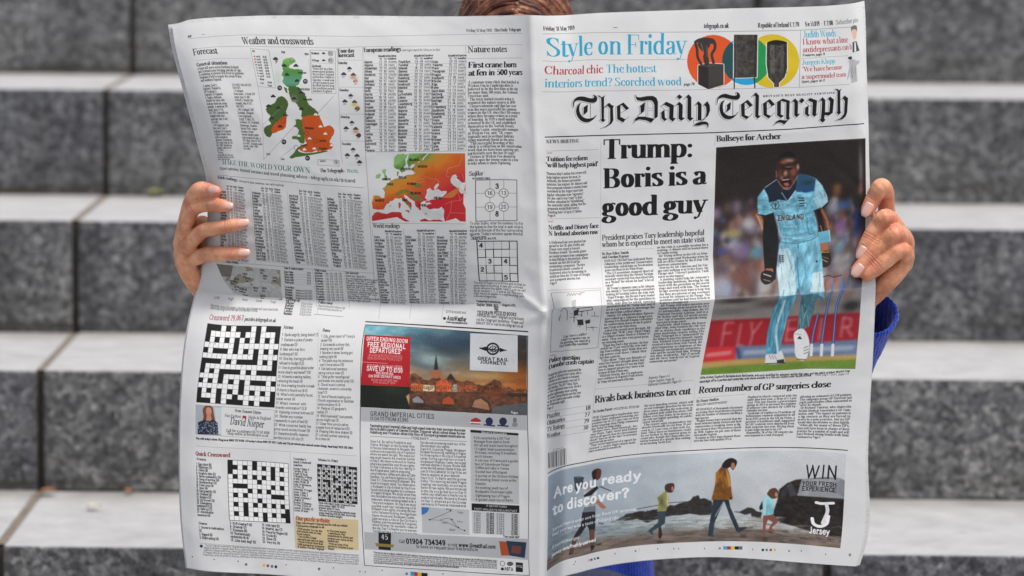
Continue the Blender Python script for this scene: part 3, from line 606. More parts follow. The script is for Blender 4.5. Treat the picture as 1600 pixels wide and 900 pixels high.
def cricketer():
    q = '1119,230.5 1160,227.5 1240,222.5 1300,219 1352.3,216 1353,300 1351.5,394 1346.5,448 1343,500 1336.3,576.5 1260,576 1200,580 1150,583 1094.7,586 1105,530 1117,468 1114,400 1117,300'
    clip_to(q); tp = P([[1119,230],[1117,345],[1100,586]])[:,1]
    poly(q, grad([(tp[0],'231e1c'),(tp[0]+105,'2a2220'),(tp[0]+150,'5b4a44'),(tp[0]+215,'8a7068'),(CREASE,'8f8680')]))
    r = np.random.RandomState(21)
    cols = ['a8745c','c9d4e6','5f6fae','e6dccb','b3685a','7a5248','b9a3c6','d8a27c','31304a','93b8d0','c8583c','4a3a38','e8e8ee','8b6a9a','6a8ab0','3a2c2a']
    for k in range(330):
        x = 1118+232*r.rand(); t = r.rand(); y = 312+150*t**.8
        if 1185 < x < 1300 and y < 335: continue
        if x > 1200 and x < 1352 and y < 312: continue
        s = 4.5+5*r.rand(); disc(x, y, s*.8, s*(.9+.7*r.rand()), cols[r.randint(len(cols))], .75, soft=True)
    for x, y, a, b, c in ((1169,350,8,8,'f0f0f2'),(1146,364,11,8,'d8bf7a'),(1181,395,11,10,'6fbfd8'),(1159,393,9,14,'a38ac0'),(1127,392,8,8,'5a64a8'),(1128,450,14,22,'a9bfd8'),(1308,297,7,9,'a5683c'),(1302,325,11,13,'c3cbe0'),(1318,320,9,8,'3f6cb4'),
                          (1314,353,9,12,'a06cb0'),(1340,345,9,22,'2a4a94'),(1310,388,9,9,'7fb4cc'),(1318,412,20,18,'c0c4c8'),(1300,375,9,9,'a8b0bc'),(1345,295,6,8,'a86a56'),(1138,325,8,10,'6a5a50'),(1170,325,9,10,'4c403a'),(1325,460,8,7,'d0582c'),(1300,455,9,9,'b9b0ac'),(1160,430,16,22,'8f5a50'),(1195,445,12,22,'e6e4e2')):
        disc(x, y, a, b, c, .9, soft=True)
    disc(1345,262,6,30,'8d8a88',.55,soft=True)
    # stand edge, boards, pitch
    poly('1117,463 1180,463 1250,459 1346,452 1344,480 1250,486 1160,490 1111,494', '8c8884', alpha=.8)
    for x, y, a, b, c in ((1150,470,30,4,'2c2422'),(1205,474,25,7,'5c4a44'),(1140,487,26,6,'6a6866'),(1330,478,14,9,'1f1c1c'),(1290,470,12,9,'786a64')): disc(x, y, a, b, c, .8, soft=True)
    poly('1110.5,501 1200,497 1270,492 1343,488 1340,538 1250,543 1170,549 1102,553', 'a5222c')
    for s in ('1108,504 1342,492','1106,548 1340,536'): line(s, 3, '7c1a24', alpha=.5)
    for s in ('1133,505 1127,540 M 1133,505 1146,504 M 1131,521 1142,520','1158,506 1152,540 M 1152,540 1160,539','1174,504 1176,522 1190,503 M 1176,522 1172,538','1232,500 1228,532 M 1232,500 1246,499 M 1230,515 1243,514 M 1228,532 1242,531','1284,498 1280,530','1318,496 1314,526 M 1318,496 1330,498 1329,510 1317,511 M 1322,511 1331,525'):
        for g in s.split(' M '): line(g, 3.6, 'cf9c9e', alpha=.6)
    poly('1102,543 1150,541 1149,562 1098,566', 'd03038'); line('1106,555 1140,551', 7, 'e0b0b0', alpha=.6)
    poly('1150,541 1250,537 1340,530 1338,556 1240,559 1149,562', '6d7f9c'); line('1165,551 1330,543', 8, 'c3cbd6', alpha=.6); line('1152,545 1156,560', 5, '2a3c70', alpha=.8)
    poly('1098,566 1160,561 1250,557 1338,554 1337,562 1230,566 1160,571 1096,576', 'bd9a5c'); poly('1096,576 1160,570 1240,565 1337,561 1336.3,576.5 1260,576 1200,580 1150,583 1094.7,586', '6c8c34')
    blur_box(770, 495, 1035, 600, .8); gr = np.random.RandomState(3)
    for k in range(220):
        x = 1097+238*gr.rand(); y = 586-.047*(x-1095)-12*gr.rand(); line([(x,y),(x+3,y-.3)], .6, ('88a548','4c6c22','97a85a')[k%3], alpha=.6)
    poly('1119,300 1353,290 1351,394 1346,450 1117,466', '2a1e1a', alpha=.30); blur_box(770, 190, 1035, 600, 1.5)
    o = (1170,340,3.4615)
    for s in ('450,400 430,450 400,640 395,690','505,395 475,480 462,610 455,690','375,520 350,620 340,690'): line(s, 3.3, '264a90', o, True); line(s, 1.2, 'a9c6e6', o, True, alpha=.8); line(s, .5, '14284e', (o[0]+1.4,o[1],o[2]), True, alpha=.7)
    for s in ('450,320 452,400','498,320 504,395'): line(s, 3.3, '4a7cc0', o)
    for x in (395,455,340): line([(x,688),(x-3,745)], 4.2, 'e4e4e6', o)
    line('400,322 430,312 455,322 500,312', 1.6, '26221f', o); disc(430,360,18,40,'b07c68',.8,o,True); disc(478,360,16,38,'a5725e',.8,o,True)
    # player, seen from the front in pale blue kit
    h = (1170,220,6.4286)                                     # close trace of the upper body
    W = tex('74b6cc', .34, 7, 5)
    line('92,745 130,830 160,900', 6, 'a87458', h); line('88,750 120,830 150,905', 1.6, 'd0a080', h)
    poly('150,742 250,735 290,900 300,1010 280,1210 270,1395 165,1395 150,1180 140,960', tex('1c1a1c',.3), h)
    poly('280,385 160,470 88,565 85,650 95,745 170,750 250,725 280,800 300,900 320,1010 330,1060 560,1040 690,1010 690,850 655,705 740,670 795,620 790,560 740,450 680,380 580,340 500,330 480,400 400,470 320,450', W, h)
    poly('280,385 155,480 195,560 205,620 300,590 385,605 470,500 490,330 400,300', '1a2434', h)
    poly('500,330 580,340 675,385 655,500 580,520 470,510 480,420', '29506e', h); disc(600,490,48,26,'1f4a86',.8,h,True); disc(590,420,45,28,'20323c',.7,h,True)
    poly('670,385 740,450 790,555 795,620 740,655 650,690 660,560', 'b9d8de', h, alpha=.6)
    line('388,615 470,500', 1.2, 'd8ecf0', h); line('330,520 388,610', .8, 'c9dfe6', h)
    line('95,742 170,752 250,724', 1.6, '14161c', h); line('655,705 740,675 797,622', 2.2, '12151c', h); line('285,385 165,468', .8, 'd8e4e8', h)
    for s in ('210,690 330,640 420,600','430,620 520,600 600,640','300,830 420,850 660,790','310,930 450,950 680,900','330,880 500,880','560,700 640,560'): line(s, 1.6, '4f93aa', h, True, alpha=.7)
    for s in ('240,640 380,620','450,640 580,600','330,960 520,980 680,930','300,700 420,690'): line(s, 1.0, 'c7e4ea', h, True, alpha=.7)
    poly('270,300 275,200 320,140 390,110 450,135 480,200 500,240 505,300 480,370 440,440 390,490 330,470 300,410 280,380', '33211b', h, True)
    poly('275,200 320,135 390,108 450,130 482,200 470,230 440,190 380,170 310,190', '171210', h, True)
    for x, y, a, b, c in ((405,195,42,20,'b98a72'),(350,215,26,16,'8a5c48'),(445,310,30,48,'8f5240'),(310,330,22,50,'5c382c'),(368,325,15,28,'c8937a'),(355,268,20,11,'180e0c'),(412,278,24,9,'140c0a'),(395,262,30,6,'9a6a56'),(492,262,11,28,'d09a84'),(432,395,26,30,'6b4032'),(375,475,30,14,'a0705c'),(330,370,12,22,'9a6650')): disc(x, y, a, b, c, .85, h, True)
    line('290,400 330,455 390,490 440,440 490,350', 1.0, 'c09a86', h, True, alpha=.8); line('275,300 278,370', .8, 'a08070', h)
    poly('320,400 350,385 400,385 430,405 410,440 380,460 345,445', '2a0f10', h, True); line('335,395 400,388', 1.2, 'eee2da', h); poly('350,430 390,420 405,445 375,455', 'a8605a', h, True)
    for k in range(16):
        a = 300+11*k; line([(a,150+abs(k-8)*3),(a+6,190)], .5, '4a3c36', h, alpha=.8)
    # near arm, wristband, gloves
    poly('680,700 740,670 790,800 815,960 740,980 700,880', tex('5a3426',.4,4,6), h); poly('680,700 715,685 760,850 745,975 700,880', '1c1512', h); line('735,690 785,800 800,890', 3.6, 'b0664a', h, alpha=.85); line('720,850 740,920', 1, 'c9a08c', h)
    poly('372,80 438,66 442,130 382,140', '6fb4cc', o); line('436,70 440,128', 1.2, 'c4e0e8', o)
    poly('385,140 428,136 430,190 395,195', 'a8684a', o); poly('382,200 405,182 432,182 446,225 438,255 410,270 385,255', '2a221c', o, True); line('392,188 432,186', 1.6, 'c9a032', o); line('395,225 425,240', 1, 'd0c0a8', o); line('400,212 430,222', .8, 'b59a70', o)
    poly('90,275 130,275 135,295 92,295', 'a86a50', o); poly('68,300 95,285 130,295 140,325 125,350 90,362 66,340', '201c1a', o, True); line('80,305 120,318', 1.4, 'e0d8d0', o); line('80,335 118,345', 1, 'b5a69a', o)
    # trousers
    poly('165,135 250,140 340,118 375,100 400,290 412,440 408,452 370,430 345,520 325,590 260,625 275,500 285,420 262,380 255,430 215,520 195,600 160,740 92,735 100,620 130,500 165,440 150,280', tex('7ab8ce',.32,6,16), o)
    poly('150,280 165,170 215,165 245,230 255,380 250,415 170,430', tex('cfe2e4',.15,8,20), o, alpha=.85); poly('345,300 400,290 410,400 330,405', 'd2e2e4', o, alpha=.85)
    poly('165,440 250,418 240,450 200,560 165,735 92,735 100,620 130,500', tex('4d8ea6',.4,5,14), o, alpha=.85); poly('285,420 370,412 412,440 408,452 370,430 345,520 325,590 262,622 275,500', tex('47707a',.35,5,10), o, alpha=.9)
    line('195,450 150,600 158,740', 3.2, 'd5e6e8', o, True, alpha=.85); line('265,150 262,250 275,400', 1.6, '3f7e98', o, True); line('180,440 130,560 110,700', 1.2, '2e6680', o, True, alpha=.8)
    for s in ('240,180 300,250 310,400','320,160 300,220','300,470 340,500','170,520 140,560','205,180 240,300'): line(s, 1.2, '5ca3bd', o, True, alpha=.8)
    fr = np.random.RandomState(17)
    def folds(cl, oo, n, x0, x1, y0, y1, L, slant):
        clip_to(pts(cl, oo))
        for k in range(n):
            x = x0+(x1-x0)*fr.rand(); y = y0+(y1-y0)*fr.rand(); l = L*(.4+fr.rand()); sl = slant+.7*(fr.rand()-.5)
            line([(x,y),(x+sl*l*.5,y+l*.5),(x+sl*l*.7,y+l)], .5+1.3*fr.rand(), ('d9eef2','3f7f96','2c5f74','b4dbe4','5f9fb4')[k%5], oo, True, alpha=.22+.3*fr.rand())
        clip_to(q)
    folds('165,135 250,140 340,118 375,100 400,290 412,440 408,452 370,430 345,520 325,590 260,625 275,500 285,420 262,380 255,430 215,520 195,600 160,740 92,735 100,620 130,500 165,440 150,280', o, 170, 95, 410, 120, 700, 60, -.15)
    folds('160,470 88,565 85,650 95,745 170,750 250,725 280,800 330,1060 690,1010 655,705 740,670 795,620 790,560 740,450 680,380 655,500 480,500 400,600 300,590 205,620', h, 130, 90, 790, 400, 1040, 90, .5)
    disc(268,645,38,46,'20303c',.9,h); disc(268,645,31,39,'8fb6c4',1,h); line('268,615 268,685', .9, '20303c', h); line('250,625 268,660 286,625', .8, '20303c', h)
    for s in ('500,575 550,575','505,600 555,600','510,630 555,628','510,655 552,652'): line(s, 1.6, '14202a', h)
    for dx, dy, c in ((-.5,.4,'e8eef0'),(.5,-.4,'e8eef0'),(0,0,'15181e')): T('ENGLAND', 1214.5+dx, 344.8+dy, 1256+dx, 341.6+dy, 11.5, 'sb', c)
    line('165,132 250,142 340,120 372,100', 1.0, '2f6f88', o)
    for k in range(4): line([(162,208+10*k),(188,205+10*k)], 1.0, '1b2c3a', o)
    line('168,205 172,248', .8, '1b2c3a', o); line('182,203 186,244', .8, '1b2c3a', o); disc(368,237,5,7,'1b2c3a',1,o)
    # boots
    poly('95,740 150,738 175,720 195,775 180,790 95,792 90,770', 'dfe0de', o, True); line('92,790 195,786', 1.4, '3a3632', o); poly('150,772 190,765 192,785 155,788', '3a3834', o)
    for k in range(3): line([(110+14*k,745),(122+14*k,765)], 1, '8c9094', o)
    poly('245,625 290,600 320,640 328,700 310,765 275,770 250,740 248,690', 'e6e7e6', o, True); poly('262,655 276,640 288,658', '2a2a2c', o); line('258,765 310,768', 1.2, '4a4642', o)
    for k in range(3): line([(298,705+16*k),(322,695+16*k)], 1, '54585c', o)
    line('250,630 285,632', .8, '9a9ca0', o)
    blur_box(770, 190, 1035, 600, .34); grain(770, 190, 1035, 600, .022); clip_to()

def jersey():
    x0, x1, y0, y1 = 533.5, 1017, 717.5, 864
    box = [(x0,y0),(x1,y0),(x1,y1),(x0,y1)]
    hz = P([[1000,812]])[0][1]; clip_to(box, True)
    def sea(u, v):
        n = fbm(u/34, v/7); f = np.clip((v-y0)/(y1-y0), 0, 1)[...,None]; s = np.clip((u-x0)/(x1-x0), 0, 1)[...,None]
        sky = np.array([.60,.66,.71])*(1-s)**1.4+np.array([.83,.84,.845])*(1-(1-s)**1.4)
        sky = sky*(1-.10*f)+(fbm(u/60, v/22)[...,None]-.5)*.09
        w = np.array([.50,.57,.59])*(1-s)+np.array([.74,.74,.72])*s
        w = w*(.80+.42*n[...,None])
        sand = np.array([.50,.44,.40])*(.55+.8*fbm(u/26, v/3.2)[...,None])
        e1 = np.clip((v-hz)/2, 0, 1)[...,None]; e2 = np.clip((v-(y1-24)-8*(fbm(u/50, v/9)-.5))/10, 0, 1)[...,None]
        c = sky*(1-e1)+w*e1; return (c*(1-e2)+sand*e2).astype(np.float32)
    poly(box, sea, flat=True)
    a, b = (840,690,4.285), (1080,690,4.286)
    poly('400,552 480,545 520,530 560,505 600,482 640,478 680,466 720,470 760,458 800,452 850,446 880,430 920,428 960,412 1000,402 1025,392 1040,368 1062,372 1075,358 1090,385 1120,380 1160,395 1160,490 900,495 600,530 480,545', tex('2e2c2a',.5,5,3), a, rough=.08)
    poly('0,385 40,360 60,385 140,400 160,480 0,485', tex('2e2c2a',.5,5,3), b, rough=.08); poly('280,470 380,440 420,450 470,470 470,515 405,510 400,480', '33302e', b, rough=.1)
    poly('590,320 640,280 700,255 760,250 900,240 1000,245 1050,270 1040,380 1025,640 900,630 800,600 700,570 590,540 540,500 575,400', tex('26221f',.6,5,4), b)
    poly('640,290 670,270 715,360 660,370', '55565a', b, alpha=.6); poly('600,340 650,290 640,360 600,370', '4a4a4e', b, alpha=.5)
    poly('740,250 1000,243 1049,270 1040,385 710,362', tex('a9adb1',.15), b, alpha=.9); poly('940,330 1000,250 1048,270 1042,380', '7b8086', b, alpha=.7)
    r = np.random.RandomState(5)
    for k in range(130):
        x = 560+460*r.rand(); y = 560+110*r.rand(); line([(x,y),(x+25+30*r.rand(),y+3+3*r.rand())], .7, ('1e1a18','8d8078','9a8a7c')[k%3], b, alpha=.6)
    for k in range(330):
        x = 80+1090*r.rand(); y = 515+160*r.rand()+max(0,(560-x))*.16; line([(x,y),(x+25+45*r.rand(),y-3)], .6, ('2f2a28','a29a92','53606a')[k%3], a, alpha=.45)
    for k in range(240):
        x = 580*r.rand(); y = 510+100*r.rand(); line([(x,y),(x+25+45*r.rand(),y+1)], .6, ('3a3431','a8a098','6a5a50')[k%3], b, alpha=.5)
    for k in range(46):
        x = 300+870*r.rand(); y = 505+75*r.rand(); line([(x,y),(x+30,y-1.5),(x+60+40*r.rand(),y-4)], .8+.7*r.rand(), ('e6e8e8','c9d2d4')[k%2], a, alpha=.55)
        x = 560*r.rand(); y = 500+80*r.rand(); line([(x,y),(x+40+60*r.rand(),y+2)], .8+.7*r.rand(), ('e6e8e8','cfd6d8')[k%2], b, alpha=.55)
    for x, y, w_ in ((815,660,8),(130,650,9),(345,615,9),(490,640,7)):
        for j in range(7): line([(x-w_*2+8*r.rand(), y+4+4*j),(x+w_*2+10*r.rand(), y+4+4*j)], 1.0, '2a2624', a if x == 815 else b, alpha=.38)
    blur_box(530, 715, 1020, 866, .5)
    # man with net and bucket
    line('415,300 490,330', 1.2, '26262a', a); poly('242,240 310,240 300,300 262,330 250,320', '3c4650', a); line('242,240 275,234 312,242', .8, '1c2228', a)
    poly('300,470 385,465 388,520 385,590 380,600 380,680 375,700 425,690 430,680 395,690 360,735 352,700 345,590 330,560 290,620 245,680 240,745 215,760 210,750 225,700 240,640 290,560', '23262c', a)
    poly('350,590 383,588 378,690 352,700', '6e4434', a); poly('245,650 288,615 250,690 240,745 215,748 228,700', '6a4036', a)
    poly('312,290 340,262 400,300 405,330 388,380 388,465 300,474 306,400', tex('b0b4b8',.35), a); poly('310,440 388,430 388,468 300,474', '6e7880', a)
    poly('308,360 395,298 410,310 360,360 310,372', '222226', a); poly('395,380 445,425 460,440 445,452 425,445 388,408', 'a8705c', a)
    poly('365,200 400,180 425,190 422,235 405,255 380,262 366,240', '5c332a', a, True); poly('365,205 395,180 390,250 368,250', '2a2020', a)
    # child with pole
    line('665,452 900,408 1000,402', .8, '1f1f22', a); poly('800,375 850,335 870,340 880,400 860,465 800,470 810,410', tex('8f8d58',.35), a); line('868,345 872,430', 1.4, 'd8cf9a', a)
    poly('800,468 858,466 852,545 825,570 835,625 820,655 808,640 810,575 770,600 775,630 740,600 745,592 808,540', '39464e', a); poly('810,580 826,575 835,625 820,655 808,640', '3b2622', a)
    poly('852,300 870,282 910,280 915,310 900,340 860,335', '4a3026', a, True); disc(903,315,8,16,'b88468',.9,a)
    # woman in ochre jacket
    poly('165,210 205,165 240,172 262,230 270,330 278,375 250,395 135,392 160,290', tex('86551f',.5,7,9), b); poly('232,180 262,230 268,300 250,300 240,240', 'b98a48', b); poly('205,200 235,300 275,370 262,392 225,330', '7c4c1c', b)
    poly('148,388 252,390 262,440 298,520 320,575 370,570 375,578 320,608 302,600 262,510 222,400 200,440 158,540 145,620 150,640 112,630 120,560', tex('2c3640',.4), b); line('218,400 160,500', .9, 'd0d4d8', b)
    poly('205,165 230,125 270,110 302,125 305,150 280,190 262,170 240,180', '241a18', b, True); disc(280,162,14,22,'b8805c',.9,b); poly('255,375 278,372 272,392', '4a2c20', b)
    # toddler
    poly('468,405 500,365 545,375 555,440 552,485 475,500 480,440', tex('7fb8c0',.3), b); poly('485,372 510,365 500,490 478,495', 'a9d4d8', b); poly('455,440 475,400 480,450 460,462', '20262c', b)
    poly('482,498 550,488 585,525 575,545 540,575 558,615 515,605 525,570 545,540 515,520 500,560 495,625 480,620', '855048', b); poly('515,600 558,617 525,612', '2a1e1a', b)
    poly('508,350 530,318 565,312 585,340 575,375 540,382 520,365', '5a3c28', b, True); disc(570,355,10,16,'c09078',.9,b)
    blur_box(530, 715, 1020, 866, .34); grain(530, 715, 1020, 866, .02); WT = 'eef0f2'
    T('Are you ready', 864.5, 779, 1002, 749.5, 22, 'sb', WT); T('to discover?', 863.5, 806, 983.5, 776.5, 22, 'sb', WT)
    T('Served fresh in under one hour from UK airports,', 863, 831.5, 996, 797.5, 6.6, 'sr', WT); T('feed your soul with a taste of island life', 862.5, 839.5, 967, 811, 6.6, 'sr', WT)
    T('Reserve your spot', 862.5, 858.5, 905, 842.5, 7, 'sr', WT); T('jersey.com/freshly-served', 862, 871, 931, 845.5, 7, 'sb', WT)
    T('WIN', 1256, 746.6, 1310, 748.6, 30, 'sr', '1a1a1a'); T('YOUR FRESH', 1252.7, 758.2, 1307.5, 760.8, 9.6, 'sb', '26282a'); T('EXPERIENCE', 1252.7, 766.2, 1306, 769, 9.6, 'sb', '26282a')
    line('838,408 875,415 950,412', 4.2, 'ececec', b, True); line('905,418 912,470 880,545', 4.2, 'e0e0e0', b, True); line('810,515 820,550 860,568 905,550 918,500', 4.4, 'f0f0f0', b, True)
    T('Jersey', 1264, 833, 1296.5, 836.2, 12.5, 'sb', 'ececec'); clip_to()
# ------------------------------------------------------------------ back page
GN = '1f6a52'
def wavy(s, w=.5, c='888888'): line(s, w, c, alpha=.9)
def cloud(x, y, s=1.0, c='35383a', rain=True):
    poly(f'{x-4*s},{y+1.6*s} {x-4.2*s},{y-.6*s} {x-2.4*s},{y-1.6*s} {x-1*s},{y-3.4*s} {x+1.6*s},{y-3*s} {x+2.8*s},{y-1.2*s} {x+4.6*s},{y-.2*s} {x+4.2*s},{y+1.6*s}', c)
    if rain: poly(f'{x-3*s},{y+2.4*s} {x+3*s},{y+2.4*s} {x+1.6*s},{y+5.6*s} {x-2.6*s},{y+6.2*s}', 'a4a6a8', alpha=.7)
def table(u0, v0, cols, names, lead, h, hd=True, rules=True, seed=1, dy=0.0):
    """names, figures and a word of weather per line; cols are offsets of the figures; flat units, dy tilts the rows"""
    r = np.random.RandomState(seed); n0, ns, w0, w1 = cols
    if hd:
        for k, s in enumerate(('Max','Min')): ftext(s, u0+ns[k]-1, v0-9.4, u0+ns[k]+5.5, v0-9.4, 4.2, 'sb'); ftext('°C', u0+ns[k], v0-5, u0+ns[k]+3.6, v0-5, 3.8, 'sb')
        ftext('Daytime', u0+w0-1, v0-9.4, u0+w1, v0-9.4, 4.2, 'sb'); ftext('weather', u0+w0-1, v0-5, u0+w1, v0-5, 4.2, 'sb')
    for i, s in enumerate(names):
        v = v0+i*lead
        ftext(s, u0, v, u0+min(tw(s)*h*.0074, n0-2), v, h, 'sb', '1a1a1a')
        for k, q in enumerate(ns): ftext(str(r.randint(4, 35)) if k < 2 else ('%.2f' % (r.rand()) if k == 2 else '0.%02d' % r.randint(40)), u0+q, v, u0+q+(4.2 if k < 2 else 6), v, h, 'sr', '333333')
        ftext(('ptcldy','sunny','cloudy','rain','fair','showers')[r.randint(6)], u0+w0, v, u0+w1-(2 if i % 2 else 0), v, h, 'sr', '333333')
        if rules: line([(u0, v+1.3), (u0+w1, v+1.3)], .35, '9c9c9c', flat=True)
def grid(c, rows, lw=.45, edge=.7, dark='1a1a1a', white=None):
    """crossword between four corner positions; rows of # and ."""
    c = P(pts(c)); n = len(rows); m = len(rows[0])
    q = lambda i, j: (c[0]*(1-j/m)+c[1]*j/m)*(1-i/n)+(c[3]*(1-j/m)+c[2]*j/m)*(i/n)
    poly([q(0,0),q(0,m),q(n,m),q(n,0)], white or 'f0f0ee', flat=True)
    for i in range(n+1): line([q(i,0),q(i,m)], lw, '777777', flat=True)
    for j in range(m+1): line([q(0,j),q(n,j)], lw, '777777', flat=True)
    for i in range(n):
        j = 0
        while j < m:
            if rows[i][j] == '#':
                k = j
                while k < m and rows[i][k] == '#': k += 1
                poly([q(i,j),q(i,k),q(i+1,k),q(i+1,j)], dark, flat=True); j = k
            else: j += 1
    line([q(0,0),q(0,m),q(n,m),q(n,0)], edge, '2a2a2a', closed=True, flat=True); return q
def sym(rows): return rows + [r[::-1] for r in rows[:-1][::-1]]

def left_page():
    T('60', 293.5, 59, 299, 58.6, 6, 'rb'); line('315.5,53.8 319.5,53.6', .6, '333333')
    line('295,60.5 340,56.3 380,54.5 560,57 816,52', .6, GRY); line('300,76.7 340,73 390,72.4 524,75 566,73 816,70', .6, GRY)
    T('Weather and crosswords', 379.4, 69.4, 490, 69.8, 15.5, 'rm')
    T('Friday 31 May 2019', 729, 50.2, 769, 49.6, 7, 'rr', '333333'); T('The Daily Telegraph', 772, 49.5, 814, 48.6, 7, 'ib')
    T('Forecast', 302.3, 86.6, 340, 83.8, 14, 'rm'); line('306.5,94.5 340,91.5 390,91', .7, 'b5b5b5')
    T('General situation', 307.6, 104.4, 355.5, 100.8, 8.2, 'rb')
    B('A front will move across Northern Ireland/and Scotland today bringing periods of rain./A scattering of showers will occur in northern/England. It will be largely dry across Wales/and southern England.', 309, 110, 391, 106.6, 4.85, 5.6)
    B('● London, Cent S/England, Channel Is,/SW England, E/England, SE England,/E Anglia, Midlands:/Mainly dry today with/broken cloud and sunny/periods. A moderate SW/wind. Max 22-25C/(72-77F). Generally dry/tonight with clear/intervals. Min 13-16C/(55-61F)./● NW England, Lake/Dist, IoM, Cent N/England, NE England:/Largely cloudy today/with a couple of/showers. A moderate/SW wind. Max 18-21C/(64-70F). Mostly dry/tonight. Min 11-14C/(52-57F)./● Wales:/Generally dry but an/isolated shower to the/west. Max 16-19C'.replace('●','•'), 316.5, 136, 360, 134.5, 4.82, 5.2, 'rm', '1e1e1e')
    B('(57-64F). Min 10-13C/(50-55F)./• N Ireland:/Rain today. A fresh SW/wind. Max 15-18C/(59-64F). Mainly dry/tonight. Min 9-12C/(48-54F)./• SW Scotland, NW/Scotland, Glasgow,/Cent Highlands,/Argyll, N Isles, SE/Scotland, NE Scotland,/Edinburgh, Dundee,/Moray Firth, Angus/Borders, Perth:/Mostly cloudy today/with periods of rain. A/SW wind. Max 12-15C/(54-59F). Tonight early/cloudy. Min 7-10C/(45-50F)'.replace('•','•'), 363, 134.6, 400, 134, 4.82, 5.2, 'rm', '1e1e1e')
    line('391,75.5 420,78.5 430.5,137.5 403,135', .5, '8a8a8a', closed=True)
    T('KEY', 394.5, 81.5, 399, 81.8, 4.2, 'sb')
    for k in range(8):
        x, y = 397.6+k*.85, 88+k*4.4
        disc(x, y, 1.2, 1.2, 'b53a34' if k < 4 else '8a8a8a'); T('over 30', x+3, y+1.5, x+9, y+1.8, 4, 'sb'); T('16-20', x+13, y+2.2, x+19, y+2.4, 4, 'sb')
    T('Warm', 406, 125, 413, 125.4, 4, 'sb'); T('Front', 407.5, 131, 412, 131.3, 4, 'sb'); T('Cold', 418, 130, 425, 130.3, 4, 'sb'); T('Front', 418.5, 135, 425, 135.3, 4, 'sb')
    line('403,135 410,180 412,250', .5, '9a9a9a'); line('484,78 487,146', .4, '9a9a9a'); line('526,75 533,240 535,255', .5, '9a9a9a')
    ukmap()
    # little boxes
    line('485,78 523.8,80 525,146.2 488,145.6', .5, '8a8a8a', closed=True); line('485.5,98 524,99.5', .4, '9a9a9a')
    for k, s in enumerate(('Shetland','Orkney')):
        T(s, 486.8+k*.6, 84.8+k*11, 498.8, 85.2+k*11, 4.6, 'sb'); cloud(505.6, 83.6+k*11, .62, rain=False); line(spline([(516.5+3.6*math.cos(a)+k*.4, 83.4+3.8*math.sin(a)+k*11) for a in np.linspace(0, 5.5, 8)]), .6, '333333', closed=True); T('15', 514, 85.2+k*11, 518.6, 85.3+k*11, 5, 'sb')
    T('Outlook', 487.5, 104.5, 502, 104.7, 4.8, 'sb')
    B('There will be a few/showers across Scotland,/the northern England/and Northern Ireland on/Saturday. A weak area/of high pressure over/the North Sea will bring/dry conditions across/southern England.', 487.8, 109, 522, 109.2, 4.4, 4.7, 'sr')
    T('Four day', 528, 82.6, 554, 82, 9, 'rb'); T('forecast', 528, 89.4, 553, 89, 9, 'rb')
    ys = (100, 142.5, 184.5, 226.5)
    for k, s in enumerate(('Saturday','Sunday','Monday','Tuesday')):
        x = 528+k*1.9; y = ys[k]; T(s, x, y, x+15, y+.3, 5.6, 'rb'); line([(x-1, y-6.5),(566+k*1.5, y-6)], .45, '9a9a9a')
        for j, (dx, dy) in enumerate(((18,7),(9,16),(24,17),(28,27))):
            cloud(x+dx, y+dy, .95 if j else .85, ('35383a','3b3f42','45403c','3a3330')[j])
        if k < 3: disc(x+24, y+21, 5, 3.4, 'd8b45a' if k == 1 else 'c98a70', .6, soft=True); disc(x+29, y+27, 3.2, 3.2, ('f0f0f0','2a2422','2a2422')[k]); disc(x+28.4, y+26.4, 2.4, 2.6, ('b54a3a','c8a040','7a3a30')[k], .7, soft=True)
    T('The Telegraph', 500, 268.8, 537, 269.2, 8.8, 'rb', INK); T('·'.replace('·','•'), 538, 268.6, 540, 268.6, 4); T('TRAVEL', 541.5, 269.2, 560, 270.4, 7, 'rr', '2f7a64')
    T('MAKE THE WORLD YOUR OWN', 346.5, 257, 485, 270.8, 15, 'rd', GN)
    T('Expert opinion, trusted reviews and travel planning advice • telegraph.co.uk/tt-travel', 343.5, 265.2, 555.5, 285.4, 8.4, 'rr', '1f2a26')
    line('340,273.8 420,281 480,287.5 568,293.3', .7, '7a7a7a')
    T('British readings', 340, 279.5, 371, 283.7, 7, 'rb'); T('24 hours to 6pm yesterday, last night readings', 373, 284.2, 443.6, 291, 4.6, 'sr')
    # European readings
    T('European readings', 568.2, 81.2, 626.5, 79.6, 9.6, 'rb'); T('Last night report for 24 hours to 6pm', 628, 80, 688, 79.3, 4.6, 'sr', '444444')
    e = [P([[x, 98.5]])[0] for x in (569, 622.5, 676)]; e2 = P([[569,97],[727,96]])
    N1 = 'Ajaccio,Algarve,Amsterdam,Athens,Barcelona,Bari,Belgrade,Bordeaux,Bergen,Berlin,Biarritz,Bodrum,Bordeaux,Brest,Brussels,Bucharest,Budapest,Cagliari,Chamonix,Copenhagen,Corfu,Cork,Corsica,Crete,Dublin,Dubrovnik,Faro,Florence'.split(',')
    N2 = 'Frankfurt,Funchal,Gdansk,Geneva,Gibraltar,Hamburg,Helsinki,Innsbruck,Istanbul,Kiev,La Rochelle,Lisbon,Locarno,Luxembourg,Madrid,Majorca,Malaga,Malta,Marseille,Menorca,Milan,Moscow,Munich,Naples,Nice,Nicosia,Odessa,Oporto'.split(',')
    N3 = 'Oslo,Palermo,Paris,Perpignan,Prague,Reykjavik,Rhodes,Riga,Rome,Saint-Malo,Salzburg,Santander,Santiago,Sofia,St Petersburg,Stockholm,Strasbourg,Tenerife,Tirana,Toulouse,Valencia,Venice,Vienna,Vigo,Warsaw,Zagreb,Zante,Zurich'.split(',')
